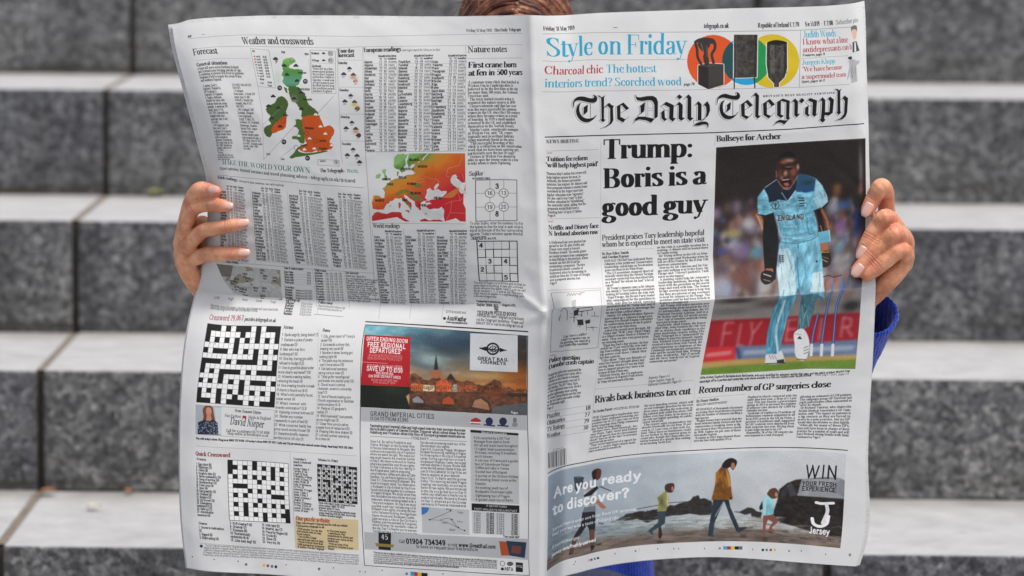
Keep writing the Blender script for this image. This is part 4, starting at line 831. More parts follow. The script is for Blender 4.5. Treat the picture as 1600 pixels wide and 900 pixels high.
    for k, N in enumerate((N1,N2,N3)): table(e[k][0], e[k][1], (20, (20,26), 32, 42), N, 5.06, 5.1, seed=k+2)
    for x in (566, 619.8, 673.2): line([(x, 73 if x < 600 else 96),(x+4.5, 236)], .5, '9a9a9a')
    line('727.2,72 728,236', .5, '9a9a9a'); line('573,237 728,236', .5, '8a8a8a'); line('569,200 578,345 587,470', .6, '8a8a8a')
    eumap()
    # nature notes
    T('Nature notes', 730.5, 82, 792, 81, 13.5, 'rm'); line('731,91.5 816,90.5', .7, 'a5a5a5')
    T('First crane born', 731, 106.2, 807, 105.4, 12.5, 'rb'); T('at fen in 500 years', 731, 118.6, 816, 117.4, 12.5, 'rb')
    B('A common crane chick that hatched at/Wicken Fen in Cambridgeshire is/believed to be the first born at the site/for more than 500 years, the National/Trust has said./  The trust started records when it/acquired the nature reserve in 1899./  Conservationists said that last year/was the most successful for common/cranes in the UK since the 17th century/when they became extinct as a result/of hunting. In 1979 a small number/returned to the UK and established/themselves in the Norfolk Broads./  Martin Lester, countryside manager/at Wicken Fen, said: "UK cranes/typically nest in wetland habitats/using materials found in the area./  "The successful breeding of this/chick is a reflection on the conservation/work that we have been carrying out,/particularly over the last 20 years."/  Visitors to Wicken Fen should be/able to spot the young crane in a few/weeks when it starts exploring.', 731, 131.5, 816, 130.6, 5.3, 6.2, 'rm', '1e1e1e')
    T('Sujiko', 732.5, 274.6, 754, 274, 10, 'rm'); T('®'.replace('®','*'), 755, 272, 757.5, 272, 5); T('NUMBER 2085', 738, 280.4, 765.5, 280, 3.8, 'sb')
    q = grid('743,281.6 807.6,281.3 807.8,345 743.6,345.6', ['...','...','...'], .6, .9, white='dcdcda')
    for (i, j), s in zip(((1,1),(1,2),(2,1),(2,2)), ('16','13','19','20')):
        c = q(i,j); disc(c[0], c[1], 6.9, 6.9, '3a3a3a', flat=True); disc(c[0], c[1], 6.1, 6.1, 'e2e2e0', flat=True); ftext(s, c[0]-4, c[1]+2.9, c[0]+4, c[1]+2.9, 8.4, 'sr', '1a1a1a')
    for i, s in ((.5,'3'),(2.5,'8')): c = q(i,1.5); ftext(s, c[0]-2.6, c[1]+3.3, c[0]+2.8, c[1]+3.3, 10.5, 'sb')
    B('To play Sujiko, enter the numbers 1 to 9 in/the spaces so that the total in each circle is/equal to the sum of the four surrounding/squares. Today\'s solutions appear Monday', 734, 351.6, 817, 351, 5.35, 5.8, 'sr', '1e1e1e')
    T('Suguru', 734.7, 374.6, 760, 374, 10, 'rm'); T('NO 473', 762, 374.2, 775, 374, 4, 'sb')
    q = grid('745,377.3 808,376.8 809.6,440.3 749,439', ['.....']*5, .55, 1.3, white='dcdcda')
    for seg in (((1,0),(1,0)),((1,1),(1,4)),((0,4),(1,4)),((1,1),(2,1)),((2,0),(2,1)),((1,2),(2,2)),((2,2),(2,4)),((2,4),(3,4)),((3,4),(3,5)),((3,2),(3,3)),((3,2),(4,2)),((3,1),(4,1)),((4,1),(4,3)),((4,3),(5,3)),((4,4),(5,4)),((4,4),(4,5)),((2,3),(3,3))): line([q(*seg[0]), q(*seg[1])], 1.2, '222222', flat=True)
    for i, j, s in ((0,0,'4'),(2,1,'3'),(2,3,'4'),(3,0,'2'),(4,3,'5')): c = q(i+.5,j+.5); ftext(s, c[0]-2.8, c[1]+3.2, c[0]+2.8, c[1]+3.2, 9.6, 'sb')
    B('The aim of Suguru is to fill the grid so that no/same digit is touching. A two-cell outlined/block contains the digits 1 and 2, a three-cell/block contains 1, 2, 3, and so on. The same/digit must not appear in neighbouring cells,/not even diagonally.', 740, 445.4, 821, 445, 4.6, 5.0, 'sr', '1e1e1e')
    T("Yesterday's solutions:", 743.5, 472, 783, 474, 5, 'sb'); T('Sujiko 2084: 821', 744.5, 477.4, 778, 479.5, 5, 'sb'); T('469', 772, 483.4, 778.5, 483.8, 5.4, 'sb'); T('793', 772, 487.6, 778.5, 488, 5.4, 'sb'); T('Suguru 472:', 785, 478, 806, 479, 5, 'sb')
    T('TELEGRAPH PUZZLES BOOKS', 745, 491, 806.5, 494, 5.8, 'sb')
    B('Purchase the latest Telegraph puzzles books/via the Telegraph bookshop. Please call/0844 871 1514 or visit books.telegraph.co.uk', 744.5, 495.5, 818, 500, 4.8, 5.2, 'si', '1e1e1e')
    # British readings
    BN = ['Birmingham,Bognor Regis,Bournemouth,Brighton,Clacton,Cromer,Eastbourne,Falmouth,Folkestone,Guernsey,Hastings,Jersey,Hunstanton,Lowestoft,Margate,Norwich,Penzance,Poole,Ryde,Southend,Southsea,Swanage,Torquay'.split(','),
          'Ambleside,Anglesey,Bristol,Cardiff,Colwyn Bay,Dover,Durham,Exeter,Great Malvern,Herne Bay,Holyhead,High Wycombe,Kew Gardens,Leeming,London,Lyneham,Minehead,Newquay,Nottingham,Oxford,Isle of Man,Isle of Wight,Isles of Scilly'.split(','),
          'Isles of Scilly,Southport,Skegness,Tenby,Wattisham,Weston,Weymouth,Yeovilton,York,Aberdeen,Aviemore,Edinburgh,Eskdalemuir,Glasgow,Islay,Kinloss,Kirkwall,Lerwick,Leuchars,Lossiemouth,Prestwick,Stornoway,Tiree'.split(','),
          'Belfast,Armagh,Castlederg,Londonderry,Portrush,Cork,Dublin,Shannon,Valentia,Malin Head,Connaught,Clones,Galway,Killarney,Limerick,Mullingar,Rosslare,Roches Point,Sligo,Tralee,Waterford,Wexford,Youghal'.split(',')]
    for k, (x, y) in enumerate(((344,301),(393.5,302),(451.5,307),(511,312))):
        c = P([[x,y]])[0]
        for j, s in enumerate(('Sun','Rain','Max Min','Daytime')): ftext(s, c[0]+(17,24,31,40)[j], c[1]-10, c[0]+(22,29,38,50)[j], c[1]-10, 4.3, 'sb'); ftext(('hrs','in','°C','weather')[j], c[0]+(17,24,33,40)[j], c[1]-5.4, c[0]+(21,27.5,37,50)[j], c[1]-5.4, 4.3, 'sb')
        table(c[0], c[1], (17.5, (17.5,24,30.5,36.5), 42.5, 52), BN[k], 4.72, 4.9, False, True, 11+k)
        line([(x+(-2 if k else 0)-1, y-8),(x+4+k*1.5, y+110)], .4, 'a5a5a5')
    line('347,410 400,413 480,420 585,427', .5, '8a8a8a')
    # world readings
    T('World readings', 582.5, 355.6, 624.5, 355.8, 9.2, 'rm'); line('581,348.5 728,350', .5, '8a8a8a')
    WN = ['Accra,Addis Ababa,Antigua,Auckland,Algiers,Amman,Anchorage,Aswan,Atlanta,Bahrain,Bangkok,Barbados,Beijing,Beirut,Bogota,Brisbane,Buenos Aires,Cairo,Calcutta,Cape Town,Cayenne,Chicago,Christchurch,Colombo'.split(','),
          'Dakar,Dar es Salaam,Delhi,Denver,Dubai,Durban,Harare,Havana,Hong Kong,Houston,Jakarta,Jeddah,Jerusalem,Johannesburg,Karachi,Kingston,Lagos,Lahore,Lima,Los Angeles,Luxor,Manila,Melbourne,Mexico City'.split(','),
          'Miami,Mombasa,Montreal,Mumbai,Nairobi,New Orleans,New York,Ottawa,Perth,Port of Spain,Pretoria,Rio de Janeiro,Riyadh,San Francisco,Santiago,Seoul,Seychelles,Singapore,Sydney,Tehran,Tokyo,Toronto,Tunis,Vancouver'.split(',')]
    for k, (x, y) in enumerate(((584.5,371.5),(633,371.5),(683,372.5))):
        c = P([[x,y]])[0]; table(c[0], c[1], (17, (17,23), 28.5, 39.5), WN[k], 4.82, 4.9, seed=31+k)
        line([(x-3, y-14),(x+10, y+103),(x+7, y+126)], .45, '9a9a9a')
    T('© 2019 forecasts and'.replace('©','*'), 694, 489, 728, 490.5, 5, 'sr', '4a4a4a'); T('AccuWeather', 698, 500, 728, 502.5, 8, 'sb'); disc(694.5, 497.6, 2.2, 2.2, '1a1a1a'); T('www.accuweather.com', 697, 504.5, 730, 506.8, 4, 'sb')
    ocean(); crosswords(); ads_left()
    # colour control marks
    for x, y, c in ((412.5,883.2,'cfc23c'),(418.5,884,'b03058'),(425,885,'2a7f98'),(431,885.6,'1a1a1a')): disc(x, y, 2.1, 2.3, c)
    for x, y in ((300.5,869.8),(334.5,874),(372,877),(447,882.5),(521,887.3),(562.5,893),(570.5,893.5),(597,891),(692,897)): disc(x, y, 1., 1.2, '6a6a6a')
    disc(384.5,882,2,2.2,'6e6e6e'); disc(498.5,889,2,2.2,'6e6e6e'); disc(635.5,896.5,2,2,'5e7878')
    for k, c in enumerate(('2a9ac0','b8305e','d8b81e')): poly(f'{641.5+k*5.6},{893+k*.6} {647+k*5.6},{893.6+k*.6} {647+k*5.6},{900+k*.6} {641.5+k*5.6},{899.4+k*.6}', c)
    poly('658.5,895 668,895.6 668,901.5 658.5,900.8', '1a1a1a')

def ukmap():
    o = (400,70,4.865)
    c = P([[466,100],[466,175],[466,250]])[:,1]; g1 = lambda a, b: grad([(c[0]-8, a), (c[1], b)])
    poly('210,115 240,100 290,110 300,130 265,150 250,175 300,185 350,190 355,215 345,260 330,280 325,300 290,320 240,320 215,300 200,280 210,250 195,230 205,190 195,150', grad([(c[0]-12,'8cc06a'),(c[0]+12,'4f8a3e'),(c[0]+30,'5a9a80'),(c[0]+42,'4c6a34')]), o, True, rough=.14)
    poly('250,320 290,315 330,325 345,350 375,375 390,430 420,470 450,490 470,530 350,555 345,500 320,470 300,440 275,430 262,400 250,360', '4a6430', o, True, rough=.14)
    poly('210,320 235,330 240,370 225,360','4c6a34',o); disc(165,245,32,60,'b4c4b0',.6,o,True); poly('140,100 165,95 165,130 150,145','8a9a80',o)
    disc(290,412,22,26,'9aa69a',.6,o,True)
    poly('165,400 200,392 235,420 245,460 230,500 232,540 225,600 210,640 170,655 130,670 105,700 75,690 60,650 75,620 115,600 95,570 110,540 80,510 85,470 125,450 150,430', '47622e', o, True, rough=.14)
    poly('232,540 215,535 175,575 135,610 118,650 130,672 175,655 215,640 230,600', 'c4501a', o, True, rough=.14)
    poly('352,552 470,530 490,560 510,600 520,625 560,612 592,640 590,680 565,720 560,745 590,760 575,790 540,800 500,808 450,805 420,820 370,815 340,805 325,790 350,765 385,750 375,730 370,700 360,650 350,600', 'c8561e', o, True, rough=.14)
    poly('300,565 350,575 352,620 365,660 370,740 350,750 330,740 315,720 275,715 280,695 310,690 325,660 320,640 300,625 285,620 305,600', '55702e', o, True, rough=.14)
    poly('345,765 385,760 330,790 320,805 350,820 420,822 520,805 545,810 460,830 340,850 300,855 275,865 255,855 285,825 310,790','4c6a2e',o,True)
    line('400,110 420,300', .4, '9a9a9a', o); line('590,390 470,520', .5, '8a8a8a', o); line('300,610 60,870', .5, '8a8a8a', o); line('180,860 300,770', .5,'8a8a8a',o); line('60,600 200,470',.4,'9a9a9a',o)
    for x, y in ((147,108),(215,160),(303,160),(235,228),(312,275),(343,365),(130,393),(95,467),(168,480),(120,560),(183,622),(290,410),(345,488)): cloud(x/4.865+400, y/4.865+70, .92, '2e3336', rain=False)
    for x, y in ((453,530),(490,622),(527,677),(407,713),(325,693),(368,797),(443,790),(575,765)): cloud(x/4.865+400, y/4.865+70, .7, 'eceae6', rain=False)
    for x, y in ((375,278),(180,328),(212,738),(392,862)): disc(x,y,18,19,'202326',1,o); T('15', x/4.865+397.8, y/4.865+71.4, x/4.865+402, y/4.865+71.4, 4.2, 'sb', 'd0d0d0')
    for x, y in ((272,115),(415,487),(205,577),(383,673),(453,730),(305,780)): line(spline([(x+16*math.cos(a), y+17*math.sin(a)) for a in np.linspace(0,5.5,8)]), .5, '3a3028', o, closed=True)
    for s, x, y, w in (('Inverness',318,218,64),('EDINBURGH',318,345,92),('Newcastle',360,420,66),('Nottingham',372,640,66),('London',478,735,56),('Cardiff',340,770,48),('Brighton',482,795,60),('Dublin',205,542,40)): T(s, x/4.865+400, y/4.865+70, (x+w)/4.865+400, y/4.865+70.3, 4.4, 'sb')
    for s, x, y in (('1008',192,68),('996',370,82),('1016',78,842),('1024',188,880)): T(s, x/4.865+400, y/4.865+69, (x+30)/4.865+400, y/4.865+69.3, 4.4, 'sb')
    line('470,872 545,874 632,880 632,925 545,918 470,915', .5, '7a7a7a', o, closed=True); T('Channel Is', 500, 252.4, 509, 252.7, 4, 'sb'); T('18', 523, 255, 527, 255.3, 4.6, 'sb')
    line(spline([(525+3.4*math.cos(a), 253.4+3.6*math.sin(a)) for a in np.linspace(0,5.5,8)]), .5, '3a3028', closed=True)

def eumap():
    o = (575,230,7.2)
    fr = '45,545 60,540 185,560 205,500 185,470 270,380 330,330 290,240 290,170 340,70 1090,68 1100,838 45,832'
    clip_to(pts('40,72 1092,68 1100,838 45,832', o))
    a = P(pts('40,72 1092,68 1100,838 45,832', o)); u0, v0 = a[:,0].min(), a[:,1].min(); W, H = a[:,0].max()-u0, a[:,1].max()-v0
    def heat(u, v):
        x = (u-u0)/W; y = (v-v0)/H; t = x*.9-.62*(1-y)*(.6+.6*x)+.16*y+.16*(fbm(u/16, v/12)-.5)+.22*np.clip(.42-x,0,1)*np.clip(y-.45,0,1)*4
        t = t+.42*np.clip(y-.55, 0, 1)
        ks = [-.45,-.2,-.12,-.06,.02,.12,.2,.32,.45,.6,.9]
        cs = ['6fb5c0','86bd78','8cba70','5e8a3c','b08c38','cf7a28','cc6420','c9502a','c43a34','be242e','c02a30']
        cs = np.array([hexc(c) for c in cs]); r = np.stack([np.interp(t, ks, cs[:,i]) for i in range(3)], -1)
        return r.astype(np.float32)
    land = ['180,460 270,370 330,350 400,340 490,310 530,290 500,250 530,190 600,150 680,70 1100,60 1100,530 1050,520 1020,480 1000,430 950,415 930,380 950,320 990,305 1000,350 1060,400 1100,395 1100,840 860,835 850,760 855,710 830,665 800,690 740,690 690,705 640,660 645,610 690,605 640,570 660,520 670,470 700,455 740,490 890,490 880,520 830,570 740,585 660,600 600,620 590,650 600,700 580,710 530,650 525,610 450,560 400,535 430,590 490,640 480,700 460,650 400,610 370,570 320,575 250,605 200,660 170,705 120,705 90,700 50,690 40,620 60,545 185,570 190,510 160,460',
            '290,170 340,75 460,70 420,130 425,200 400,230 420,270 380,290 350,250 310,240 288,215','460,70 670,70 600,160 520,190 490,200 455,230 440,180','50,770 95,730 180,745 250,735 380,740 390,790 470,835 45,832','580,835 620,810 700,825 800,810 850,835','325,270 350,280 345,340 325,320','95,310 130,290 145,320 130,355 80,352','160,255 200,245 195,290 215,340 215,375 150,370 190,340 165,290','415,715 460,710 465,740','340,630 360,620 358,690 345,680','790,720 810,705 800,725']
    for s in land: poly(s, heat, o, rough=.09)
    sea = 'b9bfc1'
    for s in ('690,460 720,485 790,470 885,495 880,520 820,540 780,575 735,590 690,600 655,585 660,510','740,455 790,405 800,425 770,470 745,475','985,305 1005,330 985,355 1005,380 1060,395 1030,430 1050,470 1095,490 1100,525 1050,525 1020,480 960,430 930,395 945,335','610,650 640,620 690,615 720,640 660,650 700,705 850,690 855,760 830,800 700,810 640,770 600,710'): poly(s, 'cfd0ce', o, rough=.08)
    poly('720,650 640,660 690,700 745,690 800,690 835,665 860,712 880,640 860,590 760,600', heat, o)
    for s in ('430,480 470,500 540,530 600,570 615,600 540,600 480,560 440,520','310,520 360,490 450,470 455,500 380,520 330,550','480,400 600,410 600,455 560,460 500,430','380,580 430,600 485,690 480,705 440,640'): poly(s, '5f7a38', o, True, .75, rough=.12)
    poly('930,500 1020,455 1020,490 960,560 870,570 850,560', 'c8883a', o, True, .8)
    for s in ('1060,90 1030,200 900,240 880,330 960,340','640,330 700,350 780,360 800,400','1090,560 1030,600 940,610 930,720 880,830','870,640 940,610','930,735 1100,745','560,360 640,350','1010,500 1040,600','1060,300 1090,390','490,380 560,400 640,380'): line(s, .5, 'e2a08e', o, alpha=.8)
    disc(250,662,9,4,'6a5a50',1,o); disc(650,748,16,4,'8a3a30',1,o)
    for s, x, y, w in (('HELSINKI',460,152,115),('MOSCOW',562,228,105),('STOCKHOLM',370,255,145),('BERLIN',345,350,85),('LONDON',160,370,95),('PARIS',215,428,70),('WARSAW',440,422,105),('BELGRADE',480,528,120),('MADRID',80,610,100),('ROME',385,605,60),('ATHENS',570,665,85),('ANKARA',740,582,95)):
        T(s, x/7.2+575, y/7.2+230, (x+w)/7.2+575, y/7.2+230.2, 4.8, 'sx', '141414')
    grain(a[:,0].min(), v0, u0+W, v0+H, .012); clip_to()

def ocean():
    q = '338,412 437.7,421.8 440.8,469.5 400,466 365,458 350,440'
    clip_to(q); a = P(pts(q)); u0, v0, u1, v1 = a[:,0].min(), a[:,1].min(), a[:,0].max(), a[:,1].max()
    poly([(u0,v0),(u1,v0),(u1,v1),(u0,v1)], lambda u, v: (np.where((fbm(u/22+3, v/16)[...,None] > .52), 1, 0)*np.array([.60,.57,.51])+np.where((fbm(u/22+3, v/16)[...,None] > .52), 0, 1)*np.array([.74,.75,.74])+(fbm(u/5,v/5)[...,None]-.5)*.14).astype(np.float32), flat=True)
    r = np.random.RandomState(6)
    for k in range(7): x = 345+85*r.rand(); y = 415+45*r.rand(); line([(x,y),(x+12,y+14*r.rand()),(x+22,y+6),(x+34,y+22*r.rand())], .5, '77746c', smooth=True, alpha=.7)
    poly('338,412 364,415 361,432 338,432', '6e675e', alpha=.8)
    for k in range(14): x = 343+88*r.rand(); y = 420+44*r.rand(); T('1016', x, y, x+8, y+.6, 4.6, 'sb', '2a2a2a'); T('low', x+1, y+4, x+6, y+4.5, 4.2, 'sb', '2a2a2a')
    clip_to()
    T('Noon today', 353, 410.2, 372, 412, 5, 'sb')
    for k, s in enumerate(('LOW','High','Warm','Occluded','Trough')): T(s, 334+k*22, 466.5+k*1.7, 343+k*22, 467+k*1.7, 4, 'sr', '5a5a5a')
    T('Noon today: at sea in the eastern side there, rainy showers will cross inland to the', 329, 478.6, 434, 485.6, 4.4, 'sr', '444444'); T('southern coast, though the wind will ease in the west later in the day.', 328.6, 482.4, 403, 487, 4.4, 'sr', '444444')
    T('Sun & moon times', 444, 420.2, 474, 422.2, 5.2, 'rb')
    for k, s in enumerate(('Sun rises','Sun sets','Moon rises','Moon sets','New moon')):
        y = 426+k*4.1; T(s, 444+k*.4, y, 458+k*.4, y+.8, 4.8, 'sb'); T('04.%d' % (50-k*7), 480, y+1.8, 486, y+2.2, 4.4, 'sr'); line([(443, y+1.2),(486, y+3.6)], .35, 'a0a0a0')
    T('Yesterday', 444.5, 450, 460, 451, 5, 'rb')
    for k, s in enumerate(('Warmest','Coldest','Wettest','Sunniest')): y = 454+k*4; T(s, 445+k*.3, y, 457, y+.6, 4.8, 'sb'); T('Weybourne 24C (75F)', 462, y+1, 488, y+2.4, 4.4, 'sr')
    T('Lighting-up', 446, 470, 468, 471.3, 5, 'sb')
    for k, s in enumerate(('Aberdeen','Belfast','Birmingham','London','Manchester')): y = 474.6+k*4.2; T(s, 446-k*.8, y, 459-k*.8, y+1, 4.4, 'sb'); T('10.%d pm 4.%d am' % (50-k*5, 20+k*3), 470-k*.6, y+1.4, 488-k*.6, y+2.4, 4.2, 'sr', '555555')
    T('High water', 491.5, 423.4, 510, 425, 5.2, 'rb')
    for k, s in enumerate(('Aberdeen,Avonmouth,Barrow,Belfast,Cork,Devonport,Dover,Dublin,Hull,Leith,Liverpool').split(',')):
        y = 428+k*4.1; T(s, 491.5+k*.35, y, 504+k*.35, y+.6, 4.6, 'sb')
        for j in range(4): T('%d.%02d' % (1+(k*j) % 12, (k*17+j*23) % 60), 508+j*7+k*.35, y+1, 513+j*7+k*.35, y+1.2, 4.4, 'sr')
    T('Pollen count', 497, 474.3, 519, 476, 5, 'rb'); T('Grass and nettle pollen moderate or high', 497, 479, 539, 483, 4.4, 'sr', '555555'); T('in the south today; tree pollen low', 496.5, 483.4, 534, 487, 4.4, 'sr', '555555'); line('491,491 536,495', .5, '555555')
    T('Sea forecast', 539.5, 427.6, 560, 428.4, 5.2, 'rb')
    B('North Sea: Wind W 4/to 5, sea moderate, showers, good./Channel: Wind SW 3, sea slight,/fair, good visibility later rain,/moderate to good in the west./Irish Sea: SW 5 to 6, rough, rain./Thames, Dover: fair, sea slight/to moderate, visibility good at first./St George\'s Channel: SW 4 to 5,/rain at times, moderate./Hebrides, Minch: moderate to rough/or very rough, rain, poor.', 540, 432.6, 590, 435.5, 4.1, 4.6, 'rr', '1e1e1e')
    line('488,420 497,492', .4, '9a9a9a'); line('537,424 546,482', .4, '9a9a9a')

def crosswords():
    T('Crossword 29,063', 326.3, 499, 379.5, 500.4, 9.6, 'ir', '8a2a38'); T('puzzles.telegraph.co.uk', 382, 501, 431, 503.4, 6.4, 'ib')
    g = sym(['###.#.###.#.###','#......#..#...#','#.#.#.#.#.#.#.#','......#........','#.###.#.#.#.#.#','..........#....','####.#.####.#.#','#.............#'])
    q = grid('324.5,505.5 439,510.2 428.6,636.6 307,628.3', g)
    r = np.random.RandomState(2); n = 1
    for i in range(15):
        for j in range(15):
            if g[i][j] == '.' and r.rand() < .14: c = q(i+.35, j+.12); ftext(str(n), c[0], c[1], c[0]+1.8, c[1], 2.6, 'sr', '555555'); n += 1
    ln = (lambda s: s.split('/'))
    T('Across', 442.5, 513.5, 458, 514.4, 6.6, 'rb'); T('Down', 504, 518.4, 515.5, 519.2, 6.6, 'rb')
    B('1  Spoke angrily, being broke? (7)/7  Declaim a piece of poetry/inadequate (5)/9  Man who may be a/lumberjack? (6)/10  One day, having got oddly/refused to budge (3,5)/11  One to grumble about order/more clearly expressed? (10)/13  Ailments needing tablets,/relieving the head (4)/14  One creating trouble is meek/if charm is found out (8-5)/16  What\'s only partially found,/ocean wreck (4)/17  What\'s \'common\' with/bravely connotation? (5,5)/19  Opposing criminal boldness (8)/20  Shelter any number/repeatedly in part of bed (6)/22  What a surprise: baddy has/gone round country house! (5)/23  Detective briefly reassure/terrible riot in US city (7)', 440.5, 523.5, 497, 527, 7.03, 6.0, 'sr', '222222')
    B('1  City, given report of Trump\'s/career? (4)/2  Go towards a silvery fish,/keeping very quiet (8)/3  Monster is tense, having got/nothing right (6)/4  This plant may be poisonous/- part I know about (10)/5  Old-fashioned secretary/taking various notes (5)/6  Titled golfer reconfigured/and broken into smaller units (13)/8  Choral music\'s central/character, eccentric university/type? (7)/12  Sort of female leading one/Church organisation to facilitate/communication (4-3)/14  Piece on US gangster\'s/reality (7)/15  Wild mammals? Just passed,/as you might say (3)/17  Cheer from unruly yahoo/outside front of restaurant (5)/18  Pleasing little done shaken (5)/21  Limited number operating/for a time (4)', 502, 526, 556, 529, 6.05, 5.7, 'sr', '222222')
    line('498,514 493,688', .4, 'b0b0b0')
    # fashion advertisement
    line('306,632.5 428.3,641 428.3,686.8 305.7,678.3', .5, '8a8a8a', closed=True)
    o = (280,480,4.09); q = '108,625 270,633 270,822 108,812'
    clip_to(pts(q, o)); poly(q, 'aab2b8', o); poly('225,640 270,642 270,815 240,800', 'c9ced2', o)
    poly('155,700 150,655 165,632 190,627 212,640 220,680 228,735 200,745 150,740', '7a4a30', o, True); poly('172,650 188,640 205,652 205,682 190,698 175,685', 'c99078', o, True); poly('178,690 202,690 210,725 172,725', 'c08a74', o); line('180,683 198,683', .6, '8a3a38', o)
    poly('120,735 165,718 188,735 215,715 245,738 250,815 118,812', '2a3244', o)
    r = np.random.RandomState(7)
    for k in range(110): disc(122+125*r.rand(), 735+75*r.rand(), 3, 3, ('c9ccd4','8a92a8','1a2030')[k%3], .8, o)
    clip_to()
    T('New Season Styles', 366.7, 643.5, 407.6, 647, 6.4, 'rr'); T('Fine Fashion', 351, 651.4, 376.5, 653, 6.6, 'rr', '555555'); poly('379,649.5 384.8,650 384.8,654 379,653.5', 'a03040'); T('Made in England', 387.5, 654, 423, 656.3, 6.6, 'rr', '555555')
    T('David Nieper', 359, 663, 412, 668.4, 16, 'ir', '16201c'); T('Call for a catalogue 01773 83 6000', 353, 674.5, 421, 678.5, 6.2, 'rr', '444444'); T('Shop online at davidnieper.co.uk', 355, 679, 419, 683, 6.2, 'rr', '444444')
    T('Play with today\'s clues. Ring now 0905 757 0138. All today\'s clues 0905 757 0137. Calls cost 77p per minute plus network access charge. Need help? 0333 202 3390', 306, 686, 551, 701.5, 4.4, 'sx', '1a1a1a')
    line('305.7,696.4 557.5,712.4', .5, '9a9a9a'); line('453,708 462,856', .5, '9a9a9a')
    T('Quick Crossword', 305.7, 711.4, 359.6, 714.6, 9.6, 'rb', '8a1c28'); T('Across', 306.5, 718.5, 322, 720, 6, 'rb')
    B('1  Egg plant (9)/6  Repairers (7)/8  Client (8)/9  Knight\'s title (3)/11  Move unsteadily (5)/13  Song of sorrow (6)/14  Snowworker (5)/16  Food crop (4)/17  Sour (4)/18  Eat greedily (5)/20  Chatted (6)/21  Bargain (5)/24  Up to now (3)/25  Emergency/treatment (5,3)/26  Held up (7)/27  Abominable/snowman (4)', 306.4, 726.6, 347, 729, 5.05, 5.4, 'sb', '222222')
    T('Down', 310.5, 819.5, 324, 820.4, 6, 'rb'); B('1  Course to destination/(5)/2  Regard (6)/3  Silent acting (4)', 310.8, 826, 353, 828.5, 5.4, 5.4, 'sb', '222222')
    B('5  Kid\'s leader? (4)/6  Oriental (7)/7  Example (9)/10  Romantically/optimistic (6-4)/12  Like mad dog? (5)', 359, 819.5, 400, 822, 5.4, 5.4, 'sb', '222222'); B('15  Irish lake (5)/16  Madrid, say (7)/18  Place for fingers (6)/19  Crude (6)/22  Show (5)/23  Very dry (4)', 409, 822.5, 450, 825, 5.4, 5.4, 'sb', '222222')
    g = sym(['#....#.......','##.#.#.#.#.#.','#........#...','.#.#.#.#.#.#.','......#......','.###.....#.#.','....#.#.#....'])
    grid('355.8,718.6 450.4,724.4 453.6,817.6 358.7,813', g)
    g = sym(['##.#.##.#.#.###','..........#....','#.#.#.#.#.#.#.#','...#.......#...','#.#.#.#.#.#.#.#','......##.......','#.###.#.#.#.#.#','....#......#...'])
    q = grid('495.9,725.2 557.5,730.4 558.2,787.5 497.6,782.8', g, .4, .8)
    r = np.random.RandomState(9)
    for i in range(15):
        for j in range(15):
            if g[i][j] == '.': c = q(i+.8, j+.2); ftext('ABCDEFGHILMNOPRSTU'[r.randint(18)], c[0], c[1], c[0]+2.6, c[1], 4.2, 'sb')
    T("Yesterday's", 458, 718.6, 478, 719.8, 5, 'rb'); T('Quick Crossword', 458, 723.4, 486, 725, 5, 'rb'); T('Solution', 458.2, 728.2, 472, 729, 5, 'rb')
    B('Across: 1 Daisy, 4/Terrible, 8 Toe,/9 Spill, 10 Final,/11 Bountiful, 14 Haunt,/16 Still, 18 Cloud, 17/Ionise, 19 Sell, 20/Fully, 24 Miniature,/25 Trim, 26/Advanced, 27 Angel./Down: 1 Data, 2/Speak, 3 Stay, 5/Cereal, 6 Incense, 7/Integral, 12/Burrow, 13 Beware,/14 Chip, 15 End, 18/Launch, 21 Rustic, 22/Lunch, 23 Mark', 458.5, 733.6, 488, 735, 4.15, 4.5, 'sb', '222222')
    T('Solution No 29,062', 496.5, 719.8, 528, 722.6, 5, 'rb')
    B('Stuck with today\'s Quick Crossword? Now/phone today\'s 0905 757 0139/answers today 22 June./Calls cost 77p per minute plus network access/charge. Need help 0333 202 3390. Ask for help/Solution at books tonight', 498, 787.6, 555, 791, 3.9, 4.4, 'sb', '222222')
    poly('461,807.6 559.5,812 560.3,859.8 461.6,857', 'd2bc8e', alpha=.9)
    T('Our puzzle website', 462.5, 812.4, 515, 817, 9.6, 'rb', '9a3428'); T('Enjoy your favourite Telegraph puzzles with our website', 463, 818, 543, 823.2, 4.6, 'rb'); T('Visit puzzles.telegraph.co.uk', 463, 822.8, 507, 825.5, 4.6, 'rb')
    B('• Print puzzles: You can also/print puzzles with our easy/to use controls./• Your profile: Create/a favourite and add to it daily./• Puzzle Archive: More than/5,000 puzzles from Crossword/to Sudoku. Plus the Telegraph', 463.6, 828, 505, 830.5, 4.15, 4.4, 'sb', '2a2418'); B('so Clue panel events./• Leaderboard: Play/competitively for points, and/compare your scores on the/leaderboard/• Print and play: Print/puzzles to complete at your/leisure', 511, 831, 551, 833, 4.15, 4.4, 'sb', '2a2418')
    line('312,848.8 561,867', .4, '8a8a8a'); disc(314.5, 853.3, 2.4, 2.4, '3a3a3a')
    P0 = 'The Daily Telegraph is published by Telegraph Media Group Limited and printed for the group. Subscription and back numbers enquiries to the circulation department at the head office. Published Friday and registered as a newspaper at the Post Office in the week'
    for k in range(5): T(P0[k*11:k*11+205], 319+(0 if k else 2)-k*.4, 853.4+k*3.7, 561, 869.6+k*3.3, 3.8, 'sr', '4a4a4a')

